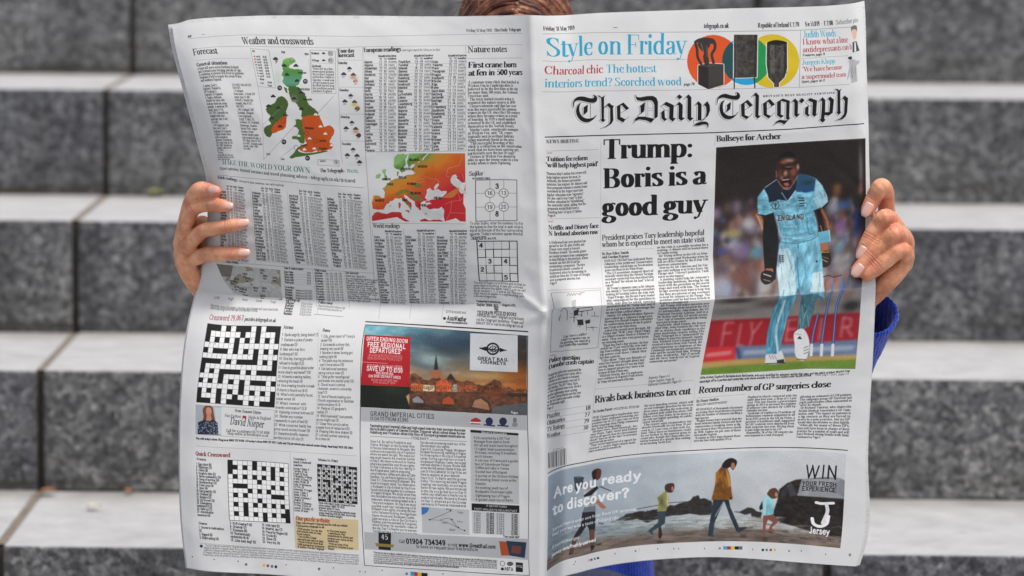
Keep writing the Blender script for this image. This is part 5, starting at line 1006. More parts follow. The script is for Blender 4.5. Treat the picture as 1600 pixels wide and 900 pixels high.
def ads_left():
    o = (550,490,4.5); b = (550,680,4.09)
    line('571.5,502.6 824.5,518.2', 1.5, '141414')
    line('571,507.5 824.6,525 824.4,590 824,650 826,722 827.3,899 700,892 569.5,883.5 563.4,729 563,632', .9, '2a2a2a', closed=True)
    q = '93,80 1230,155 1232,716 62,658 60,500'
    clip_to(pts(q, o)); a = P(pts(q, o)); u0, v0, u1, v1 = a[:,0].min(), a[:,1].min(), a[:,0].max(), a[:,1].max()
    def sky(u, v):
        x = ((u-u0)/(u1-u0))[...,None]; y = ((v-v0)/(v1-v0))[...,None]
        c = np.array([.44,.70,.76])*(1-x)+np.array([.20,.26,.32])*x
        low = np.array([.72,.60,.42])*(1-x)+np.array([.78,.42,.16])*x
        f = np.clip(y*1.55, 0, 1)**1.6; c = c*(1-f)+low*f
        n = fbm(u/46+4-v/70, v/15+2)[...,None]; k = np.clip((n-.46)*5, 0, 1)*np.clip(1.25-y*1.5, 0, 1)
        return (c*(1-k*.8)+np.array([.20,.26,.33])*k*.8+(n-.5)*.22+.16*np.clip(fbm(u/20+9+v/40, v/7, 4)[...,None]-.52, 0, 1)*4*np.array([1,.92,.78])).clip(0,1).astype(np.float32)
    poly([(u0,v0),(u1,v0),(u1,v1),(u0,v1)], sky, flat=True)
    disc(700,230,190,60,'2c3a48',.7,o,True); disc(560,180,150,40,'3a4c5c',.6,o,True); disc(500,350,130,36,'4a5058',.6,o,True); disc(1190,300,70,150,'3a2a20',.6,o,True); disc(560,330,90,40,'a9c4c4',.6,o,True); disc(950,440,180,26,'d8b878',.6,o,True); disc(1130,420,80,60,'a85a1c',.6,o,True)
    blur_box(u0, v0, u1, v1, 1.2)
    poly('410,430 450,425 490,450 540,470 560,455 575,450 605,450 625,455 640,470 690,420 740,470 770,480 800,470 850,480 870,500 900,500 960,490 985,470 1040,475 1060,510 1110,515 1150,540 1230,535 1232,560 1000,600 800,590 560,570 405,550', tex('6e4730',.5,3,3), o, rough=.10)
    poly('555,400 630,400 625,448 555,450', 'b06a44', o); poly('575,395 592,282 608,395', '33302e', o); poly('665,462 695,420 728,465', '3a2a26', o)
    for s, c in (('415,490 495,495 495,540 415,545','c86a38'),('500,500 580,505 580,548 500,545','e2cfa6'),('590,480 640,462 700,490 700,550 592,548','d8623a'),('705,500 740,495 745,550 705,552','9aa08a'),('750,500 880,505 880,550 750,550','9a5030'),('900,510 1050,520 1050,560 900,560','5c3424')): poly(s, tex(c,.4,2,2), o)
    for x in list(range(425,490,14))+list(range(508,575,14))+list(range(602,695,15)): line([(x,510),(x,530)], .9, '3a2018', o, alpha=.8); line([(x+4,508),(x+4,522)], .4, 'e0a860', o, alpha=.6)
    poly('405,548 1232,560 1232,720 400,700', tex('4a3428',.4,12,5), o)
    poly('410,560 560,550 760,555 900,565 1000,575 1232,590 1232,640 1090,650 985,680 965,620 905,590 850,605 835,660 750,660 735,605 680,575 630,600 620,640 520,640 510,600 460,570 415,590', tex('6a4230',.35,5,4), o)
    poly('632,635 640,600 680,580 715,605 720,640', 'b0502c', o); poly('845,655 860,610 905,597 955,630 968,680', 'a8785a', o); poly('425,600 460,578 500,610 505,630 430,625', '9aa0a0', o, alpha=.8)
    poly('985,655 1232,625 1232,718 980,710', '5c646a', o, alpha=.85); disc(1000,560,50,30,'a05028',.5,o,True)
    poly('60,500 405,515 405,560 380,580 420,700 60,660', '1c2018', o); disc(300,540,80,30,'26301e',.8,o,True)
    r = np.random.RandomState(12)
    for k in range(90): x = 400+800*r.rand(); y = 640+60*r.rand(); line([(x,y),(x+20+20*r.rand(),y+2)], .6, ('8a5030','2a2420','7a7470')[k%3], o, alpha=.5)
    for k in range(150): x = 420+800*r.rand(); y = 505+50*r.rand(); disc(x, y, 3.6, 3.6, ('d88a50','2a2a1c','a86a40')[k%3], .7, o)
    blur_box(u0, v0, u1, v1, .34)
    poly('80,148 412,165 405,515 60,500', 'b01f26', o)
    WT = 'f2ecea'
    def A(s, x0, y0, x1, y1, h, f='sb', c=WT, oo=o): T(s, x0/oo[2]+oo[0], y0/oo[2]+oo[1], x1/oo[2]+oo[0], y1/oo[2]+oo[1], h, f, c)
    A('OFFER ENDING SOON', 100, 188, 392, 208, 7.6); A('FREE REGIONAL', 106, 232, 375, 248, 9.4); A("DEPARTURES*", 122, 272, 350, 284, 9.4)
    A('BOOK ON OR BEFORE 17TH JUNE 2019', 118, 295, 350, 305, 3.8, 'sr', 'e0b0b0'); A('*SELECTED BRITISH & EU DEPARTURES', 110, 308, 356, 320, 3.8, 'sr', 'e0b0b0'); A('*NEW EUROPEAN TOURS ONLY', 106, 322, 350, 336, 3.8, 'sr', 'e0b0b0')
    line('66,340 250,350', .5, 'e8c8c8', o); A('2020 EARLY BOOKING OFFER', 105, 372, 356, 386, 4.6, 'sr'); A('SAVE UP TO £150', 102, 400, 356, 415, 9.2); A('PER BOOKING', 168, 426, 290, 432, 4.6); A('ON 2020 DEPARTURES', 116, 447, 342, 460, 5.4); A('BOOK ON OR BEFORE', 134, 472, 322, 482, 4.2, 'sr', 'e6c0c0'); A('6TH AUGUST 2019', 150, 490, 304, 498, 4.2, 'sr', 'e6c0c0')
    poly('832,138 1165,152 1165,412 828,398', 'd4d6d8', o)
    disc(990,248,46,44,'1c1c1e',1,o); disc(990,248,34,32,'d4d6d8',1,o); line('900,242 945,250 1035,256 1082,258', 1.6, '1c1c1e', o); poly('940,232 960,240 960,262 940,262 895,245', '1c1c1e', o); poly('1038,240 1085,258 1038,272', '1c1c1e', o)
    line('980,232 968,245 972,262 982,264 984,250', 1.3, '1c1c1e', o, True); line('1000,230 1014,238 1002,248 1012,264 996,266', 1.3, '1c1c1e', o, True); line('990,222 990,276', .9, '1c1c1e', o)
    A('GREAT RAIL', 882, 325, 1100, 335, 6.2, 'sb', '222222'); A('JOURNEYS', 900, 350, 1082, 362, 6.2, 'sb', '222222'); A('Prague', 1118, 702, 1165, 704, 4.8, 'sb', 'e8e8e8')
    grain(u0, v0, u1, v1, .02); clip_to()
    poly('62,660 1232,718 1234,822 62,757', 'b4b5b6', o)
    A('GRAND IMPERIAL CITIES', 126, 718, 578, 738, 9.6, 'sr', '161616'); A('13 DAYS FROM £1,995', 126, 748, 396, 760, 7, 'sr', '161616')
    poly('835,748 870,730 905,748 905,780 835,778', 'a82c36', o); line('835,765 905,768', 2, 'e8e0e0', o); disc(965,758,26,28,'262c52',1,o); line('932,782 1000,790', 2.2, '262c52', o); disc(1062,758,27,28,'22304a',1,o); line('1028,786 1096,792', 2.2, '22304a', o); disc(1145,750,14,20,'77787a',1,o); disc(1145,780,20,18,'8a8b8c',1,o)
    B('Fascinating grand imperial cities and high-speed intercity train journeys showcase/the turbulent history of Central Europe. Discover what ruined these former/Habsburg and Prussian cities into four of Europe\'s greatest destinations.', 578, 665.5, 727, 675.5, 5.0, 5.6, 'sb', '2a2a2a')
    line('578.5,681.5 640,685', .5, '3a3a3a'); A('ITINERARY', 414, 885, 540, 890, 5.8, 'sr', '222222'); line('671,687.4 729,690', .5, '3a3a3a')
    B('Days 1-4. By rail to Frankfurt and/Vienna. We begin on the Eurostar from/St Pancras International to Brussels. We/continue to the beautiful city of Frankfurt/where we spend tonight. We make our/way south towards the Austrian border/on Day 2. We travel via Munich to Vienna/where we spend the next three nights./On Day 3 we enjoy a city tour taking in/the Ringstrasse, before enjoying/complimentary coffee and cake at Cafe/Residenz. You are free to explore on Day 4./Days 5-7. Discovering Budapest. We/travel to Hungary today. Our destination/is Budapest: a city divided by the River/Danube and joined together by a collection/of elegant bridges. We enjoy some free/time here before we enjoy dinner at a local/restaurant, where we are greeted with a/Tokaj wine reception. On Day 6 we enjoy/a guided coach tour introducing us to/Budapest\'s main sights, including the neo-/Gothic Parliament building, the magnificent/Opera House and Budapest Castle./Later we enjoy a ride on the Children\'s/Railway, a service operated by Hungarian/school children, for wonderful views of/the city. Day 7 is free for you to explore./Tonight we take a dinner cruise on the', 578.5, 690.5, 648, 695.5, 4.92, 5.2, 'sr', '2a2a2a')
    B('Danube and an evening coach tour of the/illuminated city sights./Days 8-10. Exploring Prague. We depart/Budapest this morning, travelling to Prague/for three nights in the city of a hundred/spires. During a guided tour on Day 9,/we discover Hradcany Castle, the largest/medieval complex in Europe. We also walk/across the 14th century Charles Bridge, and/pass St Vitus Cathedral. On Day 10 you are/free to explore at your leisure./Days 11-13. To Berlin and the journey/home. This morning we leave Prague/heading into Germany, on our way to/Berlin for two nights. We are introduced/to the city on a guided tour on Day 12/before your afternoon is free for you to/explore individually. We travel to Brussels/on Day 13, where we join the Eurostar/service to St Pancras International.', 656.5, 692.5, 727, 696.5, 4.92, 5.2, 'sr', '2a2a2a')
    poly('735,670 811,676 812,860 734,790', 'd6d6d5'); poly('735,672.5 810,677.5 811,788 736,783', 'bcbdbd'); poly('735,671.5 810,677 810,680.5 735,675.5', '1e1e1e')
    T("WHAT'S INCLUDED", 752, 676.8, 792, 679.4, 4, 'sb', 'e0e0e0')
    B('• Fully escorted by a UK Tour/  Manager from start to finish/• All rail and coach travel throughout/• 12 nights\' hotel accommodation/• 20 meals, including 12 breakfasts/  and 8 dinners/• A city tour of Vienna and a guided/  tour of Schonbrunn Palace/• Coffee and cake in Vienna/• Guided tour of Budapest/• A journey on the Children\'s Railway/• An evening dinner cruise on the/  Danube/• An evening coach tour of/  Budapest\'s illuminated sights/• Sightseeing tour of Prague/• A guided coach tour of Berlin', 737.5, 684.6, 808, 688, 5.9, 5.4, 'sr', '2a2a2a')
    poly('737,786.5 811.5,790 811.5,801.5 737,797.5', '1a1a1a'); T('13 DEPARTURES', 759, 791.8, 792, 793.6, 3.8, 'sb', 'c9c9c9'); T('FAST HOLIDAYS SELLING FAST', 741, 796.4, 808, 800, 4, 'sb', 'c9c9c9')
    poly('737,798.5 811.5,802.5 812,837 737.5,833', 'c6c7c7')
    for k in range(9):
        for j, (x, w) in enumerate(((740,11),(760,12),(776,12),(799,10))): T(('12 JUN 19','£1,995')[j%2], x, 803.4+k*3.7+j*.9, x+w, 804+k*3.7+j*.9, 4, 'sb' if j%2 else 'sr', '222222')
    T('Tour code: IMP', 786, 839.6, 811.5, 841, 4.4, 'sb')
    q = '658.5,792 733,796.5 733.5,836 660,832.5'; poly(q, 'babcbd'); poly('658.5,792 671,793 668,800 662,804 658.8,804', '3f7ab0')
    for s in ('671,812 690,805 705,798','671,812 692,814 715,824','705,811 716,825 727,829','688,812 700,810 707,813'): line(s, .5, '3a3a3a', smooth=True)
    for x, y in ((671,812),(704,798),(706,812),(716,824),(726,829)): disc(x, y, 1.2, 1.2, '222222')
    for s, x, y in (('Berlin',697,797),('Prague',715,802),('Frankfurt',690,818),('Vienna',714,816),('Budapest',702,829)): T(s, x, y, x+9, y+.4, 3.8, 'sr', '555555')
    poly('569,831.5 827,842 827,875 569.5,858', 'b2b4b6'); poly('591.5,832 611,833 610.5,860 591.5,858.5', '1e1e20'); A('45', 186, 665, 232, 668, 11, 'rr', 'dcdcdc', b); poly('586,848.5 616,851 614,855.5 588,853.5', '8a7a3c')
    A('Call', 300, 688, 340, 690, 7, 'sr', '222222', b); A('01904 734349', 345, 692, 600, 704, 11, 'sb', '161616', b); A('or visit', 612, 708, 672, 711, 7, 'sr', '222222', b); A('www.GreatRail.com', 682, 712, 918, 724, 8, 'sb', '161616', b); A('to book or request your free brochure', 412, 720, 805, 741, 7, 'sr', '222222', b)
    poly('780,845.5 800,847 800,868 783,868', 'a84c24'); poly('791,845 822.5,847.5 820,872 796,868', '24384c'); poly('800,852 815,854 813,866 799,863', '8a3c30', alpha=.8)
    P1 = 'Prices may vary and are subject to availability, terms and conditions. Prices are per person based on two sharing. Calls are charged at the standard rate, the offer may be withdrawn at any time without notice and cannot be used together with others'
    for k in range(6): T(P1[k*9:k*9+190], 584, 864.2+k*3.2, 777-(60 if k == 5 else 0), 877.5+k*2.8-(4 if k == 5 else 0), 3.9, 'sr' if k else 'sb', '333333')
    line(spline([(785+3.6*math.cos(t), 880.5+3.8*math.sin(t)) for t in np.linspace(0,5.5,8)]), .7, '3a3a3a', closed=True); disc(797,881,5,3.4,'5a5a5a'); poly('806,878.5 817,879.5 817,894 806,893.5', '1c1c1e'); A('ATOL', 1050, 845, 1090, 848, 5, 'sb', 'd0d0d0', b); disc(785,889,2.4,2.4,'1a1a1a'); A('ABTA', 975, 864, 1032, 868, 7, 'sb', '1a1a1a', b)
# ------------------------------------------------------------------ helpers
def link(o, parent=None):
    COL.objects.link(o)
    if parent is not None: o.parent = parent; o.matrix_parent_inverse = parent.matrix_world.inverted()
    return o
def mesh_obj(name, verts, faces, mat=None, parent=None, smooth=True):
    me = bpy.data.meshes.new(name); me.from_pydata([tuple(v) for v in verts], [], [tuple(f) for f in faces]); me.update()
    if smooth: me.polygons.foreach_set('use_smooth', [True]*len(me.polygons))
    if mat: me.materials.append(mat)
    o = bpy.data.objects.new(name, me); return link(o, parent)
def tag(o, label=None, cat=None, group=None, kind=None):
    for k, v in (('label', label), ('category', cat), ('group', group), ('kind', kind)):
        if v: o[k] = v
    return o
def empty(name, loc):
    o = bpy.data.objects.new(name, None); o.empty_display_size = .1; COL.objects.link(o); o.location = loc
    o.matrix_world = Matrix.Translation(loc); return o
class NT:
    """a small material builder"""
    def __init__(s, name):
        s.m = bpy.data.materials.new(name); s.m.use_nodes = True; s.t = s.m.node_tree; s.n = s.t.nodes
        s.b = s.n['Principled BSDF']; s.out = s.n['Material Output']
    def add(s, typ, **kw):
        n = s.n.new(typ)
        for k, v in kw.items():
            if k.startswith('i_'): n.inputs[k[2:].replace('_', ' ')].default_value = v
            else: setattr(n, k, v)
        return n
    def l(s, a, b): s.t.links.new(a, b)
    def coords(s, scale=(1,1,1), out='Object'):
        c = s.add('ShaderNodeTexCoord'); m = s.add('ShaderNodeMapping'); m.inputs['Scale'].default_value = scale
        s.l(c.outputs[out], m.inputs['Vector']); return m.outputs[0]
    def noise(s, vec, scale, detail=4, rough=.6, w=None):
        n = s.add('ShaderNodeTexNoise'); n.inputs['Scale'].default_value = scale; n.inputs['Detail'].default_value = detail; n.inputs['Roughness'].default_value = rough
        s.l(vec, n.inputs['Vector']); return n.outputs['Fac']
    def ramp(s, fac, stops):
        r = s.add('ShaderNodeValToRGB'); e = r.color_ramp.elements
        while len(e) < len(stops): e.new(.5)
        for q, (p, c) in zip(e, stops): q.position = p; q.color = (*c, 1) if len(c) == 3 else c
        s.l(fac, r.inputs['Fac']); return r.outputs['Color']
    def mix(s, fac, a, b, mode='MIX'):
        m = s.add('ShaderNodeMix', data_type='RGBA', blend_type=mode)
        for sock, v in ((m.inputs[0], fac), (m.inputs[6], a), (m.inputs[7], b)):
            if hasattr(v, 'is_output'): s.l(v, sock)
            elif isinstance(v, (int, float)): sock.default_value = v
            else: sock.default_value = (*v, 1)
        return m.outputs[2]
    def bump(s, h, strength, dist):
        b = s.add('ShaderNodeBump'); b.inputs['Strength'].default_value = strength; b.inputs['Distance'].default_value = dist
        s.l(h, b.inputs['Height']); s.l(b.outputs[0], s.b.inputs['Normal']); return b
    def set(s, **kw):
        for k, v in kw.items():
            i = s.b.inputs[k.replace('_', ' ')]
            if hasattr(v, 'is_output'): s.l(v, i)
            else: i.default_value = (*v, 1) if isinstance(v, tuple) and len(v) == 3 and i.type == 'RGBA' else v
        return s.m

# ------------------------------------------------------------------ stone
def granite(name):
    g = NT(name)
    c = g.add('ShaderNodeTexCoord'); oi = g.add('ShaderNodeObjectInfo')
    off = g.add('ShaderNodeVectorMath', operation='SCALE'); off.inputs[0].default_value = (13.1, 7.7, 5.3); g.l(oi.outputs['Random'], off.inputs['Scale'])
    ad = g.add('ShaderNodeVectorMath', operation='ADD'); g.l(c.outputs['Object'], ad.inputs[0]); g.l(off.outputs[0], ad.inputs[1]); v = ad.outputs[0]
    fine = g.noise(v, 210, 3, .75); mid = g.noise(v, 92, 4, .62); big = g.noise(v, 7, 4, .55)
    vor = g.add('ShaderNodeTexVoronoi', feature='F1'); vor.inputs['Scale'].default_value = 130; g.l(v, vor.inputs['Vector'])
    cell = g.add('ShaderNodeSeparateColor'); g.l(vor.outputs['Color'], cell.inputs[0])
    base = g.ramp(cell.outputs[0], [(0, (.075,.076,.079)), (.3, (.12,.121,.124)), (.62, (.18,.181,.183)), (.88, (.24,.24,.24)), (1, (.30,.298,.29))])
    blot = g.ramp(mid, [(.34, (.64,.645,.65)), (.5, (.97,.97,.965)), (.66, (1.32,1.315,1.30))])
    col = g.mix(1.0, base, blot, 'MULTIPLY')
    sp = g.ramp(fine, [(.42, (.62,.62,.64)), (.62, (1.35,1.34,1.3))]); col = g.mix(.8, col, sp, 'MULTIPLY')
    st = g.ramp(big, [(.30, (.70,.70,.72)), (.55, (1.0,1.0,1.0)), (.8, (1.16,1.15,1.12))]); col = g.mix(1.0, col, st, 'MULTIPLY')
    # each block from its own bed
    rv = g.ramp(oi.outputs['Random'], [(0, (.82,.83,.86)), (.5, (1.0,1.0,1.0)), (1, (1.15,1.14,1.10))]); col = g.mix(1.0, col, rv, 'MULTIPLY')
    # seepage stains running along the foot of the face, light from above painted into the tops as a paler colour
    sep = g.add('ShaderNodeSeparateXYZ'); g.l(c.outputs['Object'], sep.inputs[0])
    w2 = g.coords((2.2, 2.2, 26)); nn = g.noise(w2, 2.1, 4, .6)
    foot = g.add('ShaderNodeMapRange'); foot.inputs['From Min'].default_value = .075; foot.inputs['From Max'].default_value = .0; g.l(sep.outputs['Z'], foot.inputs['Value'])
    mu = g.add('ShaderNodeMath', operation='MULTIPLY'); g.l(foot.outputs[0], mu.inputs[0]); g.l(g.ramp(nn, [(.46,(0,0,0)),(.62,(1,1,1))]), mu.inputs[1])
    col = g.mix(mu.outputs[0], col, (.045,.042,.032))
    dr = g.noise(g.coords((26, 26, 1.6)), 1.0, 4, .6); col = g.mix(1.0, col, g.ramp(dr, [(.34, (.74,.745,.74)), (.5, (1,1,1)), (.72, (1.10,1.10,1.09))]), 'MULTIPLY')
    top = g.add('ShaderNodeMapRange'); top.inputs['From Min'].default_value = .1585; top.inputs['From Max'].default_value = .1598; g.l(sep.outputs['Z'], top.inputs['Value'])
    dn = g.noise(v, 22, 5, .65); lit_dirty_top = g.ramp(dn, [(.3, (.43,.428,.425)), (.7, (.56,.555,.55))])
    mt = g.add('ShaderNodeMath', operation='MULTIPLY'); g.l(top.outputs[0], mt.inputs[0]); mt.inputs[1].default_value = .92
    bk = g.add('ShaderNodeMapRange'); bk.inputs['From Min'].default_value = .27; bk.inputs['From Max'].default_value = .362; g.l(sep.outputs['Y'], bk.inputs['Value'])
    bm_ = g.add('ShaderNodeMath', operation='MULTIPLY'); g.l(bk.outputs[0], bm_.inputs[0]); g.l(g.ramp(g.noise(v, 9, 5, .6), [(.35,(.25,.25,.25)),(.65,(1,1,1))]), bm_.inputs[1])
    lit_dirty_top = g.mix(bm_.outputs[0], lit_dirty_top, (.25,.235,.20)); vs_ = g.add('ShaderNodeTexVoronoi', feature='F1'); vs_.inputs['Scale'].default_value = 5.5; g.l(v, vs_.inputs['Vector']); lit_dirty_top = g.mix(g.ramp(vs_.outputs['Distance'], [(.045, (.55,.55,.55)), (.075, (0,0,0))]), lit_dirty_top, (.20,.195,.19)); lit_dirty_top = g.mix(1.0, lit_dirty_top, g.ramp(g.noise(g.coords((1,3,1)), 6, 5, .7), [(.3, (.90,.90,.89)), (.65, (1.03,1.03,1.03))]), 'MULTIPLY'); col = g.mix(mt.outputs[0], col, lit_dirty_top)
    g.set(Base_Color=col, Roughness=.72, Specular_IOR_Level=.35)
    hh = g.mix(.5, fine, mid); g.bump(hh, .5, .0016)
    return g.m
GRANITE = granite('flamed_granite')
def plain(name, col, rough=.8, nscale=30, amt=.3, bump=0):
    g = NT(name); v = g.coords(); n = g.noise(v, nscale, 5, .6)
    c = g.ramp(n, [(.25, tuple(x*(1-amt) for x in col)), (.75, tuple(min(1, x*(1+amt)) for x in col))])
    g.set(Base_Color=c, Roughness=rough)
    if bump: g.bump(n, .6, bump)
    return g.m
MORTAR = plain('dark_grout', (.04,.034,.026), .95, 60, .4, .002)
PAVING = plain('paving_granite', (.24,.24,.235), .85, 40, .25, .001)

# steps: tread n has its front edge at Y1-(n-1)*GO; tread 9 level is the paving
Y1, GO, RISE, XJ, BL = 5.18653, .36, .16, -.62756, 1.0026
def tread_z(n): return CAM_H-.35246-(n-1)*RISE
def front_y(n): return Y1-(n-1)*GO
steps = empty('granite_steps', (0, front_y(8), 0)); tag(steps, 'broad flight of dark flamed granite steps rising behind the person', kind='structure')
def block_mesh(length, depth):
    bm = bmesh.new(); r = bmesh.ops.create_cube(bm, size=1)
    for v in bm.verts: v.co = Vector((v.co.x*length, (v.co.y+.5)*depth, (v.co.z+.5)*RISE))
    bmesh.ops.bevel(bm, geom=bm.edges[:], offset=.0035, segments=2, affect='EDGES', profile=.6)
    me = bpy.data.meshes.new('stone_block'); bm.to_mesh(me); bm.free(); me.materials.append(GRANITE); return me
LO, HI = -6, 8
blk = block_mesh(BL-.0095, GO+.018)
rnd = random.Random(5)
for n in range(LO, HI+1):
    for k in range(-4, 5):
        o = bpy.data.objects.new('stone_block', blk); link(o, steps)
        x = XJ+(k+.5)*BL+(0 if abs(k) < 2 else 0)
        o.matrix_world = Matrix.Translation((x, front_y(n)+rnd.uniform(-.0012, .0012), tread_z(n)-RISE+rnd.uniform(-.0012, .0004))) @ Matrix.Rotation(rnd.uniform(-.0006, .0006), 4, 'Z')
# the grout bed behind and between the blocks, one stepped body
vs, fs = [], []; X0, X1 = XJ-4*BL+.01, XJ+5*BL-.01
prof = [(front_y(HI)+.008, -.05)]
for n in range(HI, LO-1, -1): prof += [(front_y(n)+.008, tread_z(n)-.006), (front_y(n-1)+.008, tread_z(n)-.006)]
prof[-1] = (front_y(LO)+GO+.01, tread_z(LO)-.006); prof.append((front_y(LO)+GO+.01, -.05))
for x in (X0, X1): vs += [(x, y, z) for y, z in prof]
m = len(prof); fs = [(i, (i+1) % m, m+(i+1) % m, m+i) for i in range(m)] + [tuple(range(m))[::-1], tuple(range(m, 2*m))]
mesh_obj('grout_bed', vs, fs, MORTAR, steps, False)
# pointing raked flush along the joints of the treads
PT = plain('tread_pointing', (.20,.165,.13), .95, 90, .4)
for n in range(LO, HI+1):
    v_, f_ = [], []
    for k in range(-3, 5):
        x = XJ+k*BL; y0, y1 = front_y(n)+.012, front_y(n-1)+.006; b = len(v_); v_ += [(x-.0055,y0,tread_z(n)-.0016),(x+.0055,y0,tread_z(n)-.0016),(x+.0055,y1,tread_z(n)-.0016),(x-.0055,y1,tread_z(n)-.0016)]; f_.append((b,b+1,b+2,b+3))
    mesh_obj('joint_pointing', v_, f_, PT, steps, False)
# upper landing and lower paving
def slab(name, x0, x1, y0, y1, z, thick, mat, kind='structure', label=None):
    v = [(x0,y0,z),(x1,y0,z),(x1,y1,z),(x0,y1,z),(x0,y0,z-thick),(x1,y0,z-thick),(x1,y1,z-thick),(x0,y1,z-thick)]
    o = mesh_obj(name, v, [(0,1,2,3),(4,7,6,5),(0,4,5,1),(1,5,6,2),(2,6,7,3),(3,7,4,0)], mat, None, False); o['kind'] = kind
    if label: o['label'] = label
    return o
slab('upper_landing', -14, 14, front_y(LO)+GO+.022, 60, tread_z(LO), .6, PAVING)
slab('paving', -60, 60, -60, front_y(8)-.004, 0.0, .3, PAVING)
for nm, a, b in (('ground', -60, XJ-4*BL-.004), ('ground', XJ+5*BL+.004, 60)):
    # banks beside the flight
    y0, y1 = front_y(8)-.004, front_y(LO)+GO+.022
    v = [(a,y0,0),(b,y0,0),(b,y1,tread_z(LO)),(a,y1,tread_z(LO)),(a,y0,-.3),(b,y0,-.3),(b,y1,-.3),(a,y1,-.3)]
    o = mesh_obj(nm, v, [(0,1,2,3),(4,7,6,5),(0,4,5,1),(1,5,6,2),(2,6,7,3),(3,7,4,0)], PAVING, None, False); o['kind'] = 'structure'

# litter caught at the foot of the risers
def leaf(px, py, n, col, size, label, rz):
    # on tread n, against the riser behind it
    ray = (CM @ Vector(((px-800)/F_PX, -(py-450)/F_PX, -1)))-Vector((0,0,CAM_H)); t = (tread_z(n)+.004-CAM_H)/ray.z
    p = Vector((0,0,CAM_H))+ray*t; p.y = min(p.y, front_y(n-1)-size*.5)
    vs, fs = [], []; N = 7
    for i in range(N):
        s = i/(N-1); w = math.sin(math.pi*s**.8)*.36*size
        for j in (-1, 0, 1): vs.append(((s-.5)*size, j*w, abs(j)*size*.12+math.sin(s*3)*size*.08))
    for i in range(N-1):
        for j in (0, 1): a = i*3+j; fs.append((a, a+1, a+4, a+3))
    g = plain('dry_leaf', col, .7, 80, .3); o = mesh_obj('fallen_leaf', vs, fs, g); o.location = p; o.rotation_euler = (0, 0, rz)
    tag(o, label, 'leaf', 'leaf litter on the steps')
leaf(247, 301, 2, (.30,.33,.12), .030, 'yellowish green scrap of leaf against the riser left of the newspaper', .3)
leaf(76, 769, 4, (.30,.13,.07), .024, 'rust brown leaf at the lower left, beside the diagonal joint of the tread', .1)
leaf(203, 768, 4, (.36,.15,.07), .016, 'tiny orange leaf crumb against the riser right of the rust brown leaf', 1.0)
leaf(147, 792, 4, (.62,.58,.42), .020, 'pale cream petal lying on the bright lower left tread', .4)

# ------------------------------------------------------------------ newspaper
right_page(); left_page()
grain_rng = np.random.RandomState(1)
img = bpy.data.images.new('printed_spread', SHEET_W*S, SHEET_H*S, alpha=False)
buf = np.ones((SHEET_H*S, SHEET_W*S, 4), np.float32); buf[..., :3] = np.clip(canvas, 0, 1)[::-1]
img.pixels.foreach_set(buf.ravel()); img.update(); img.pack(); del buf

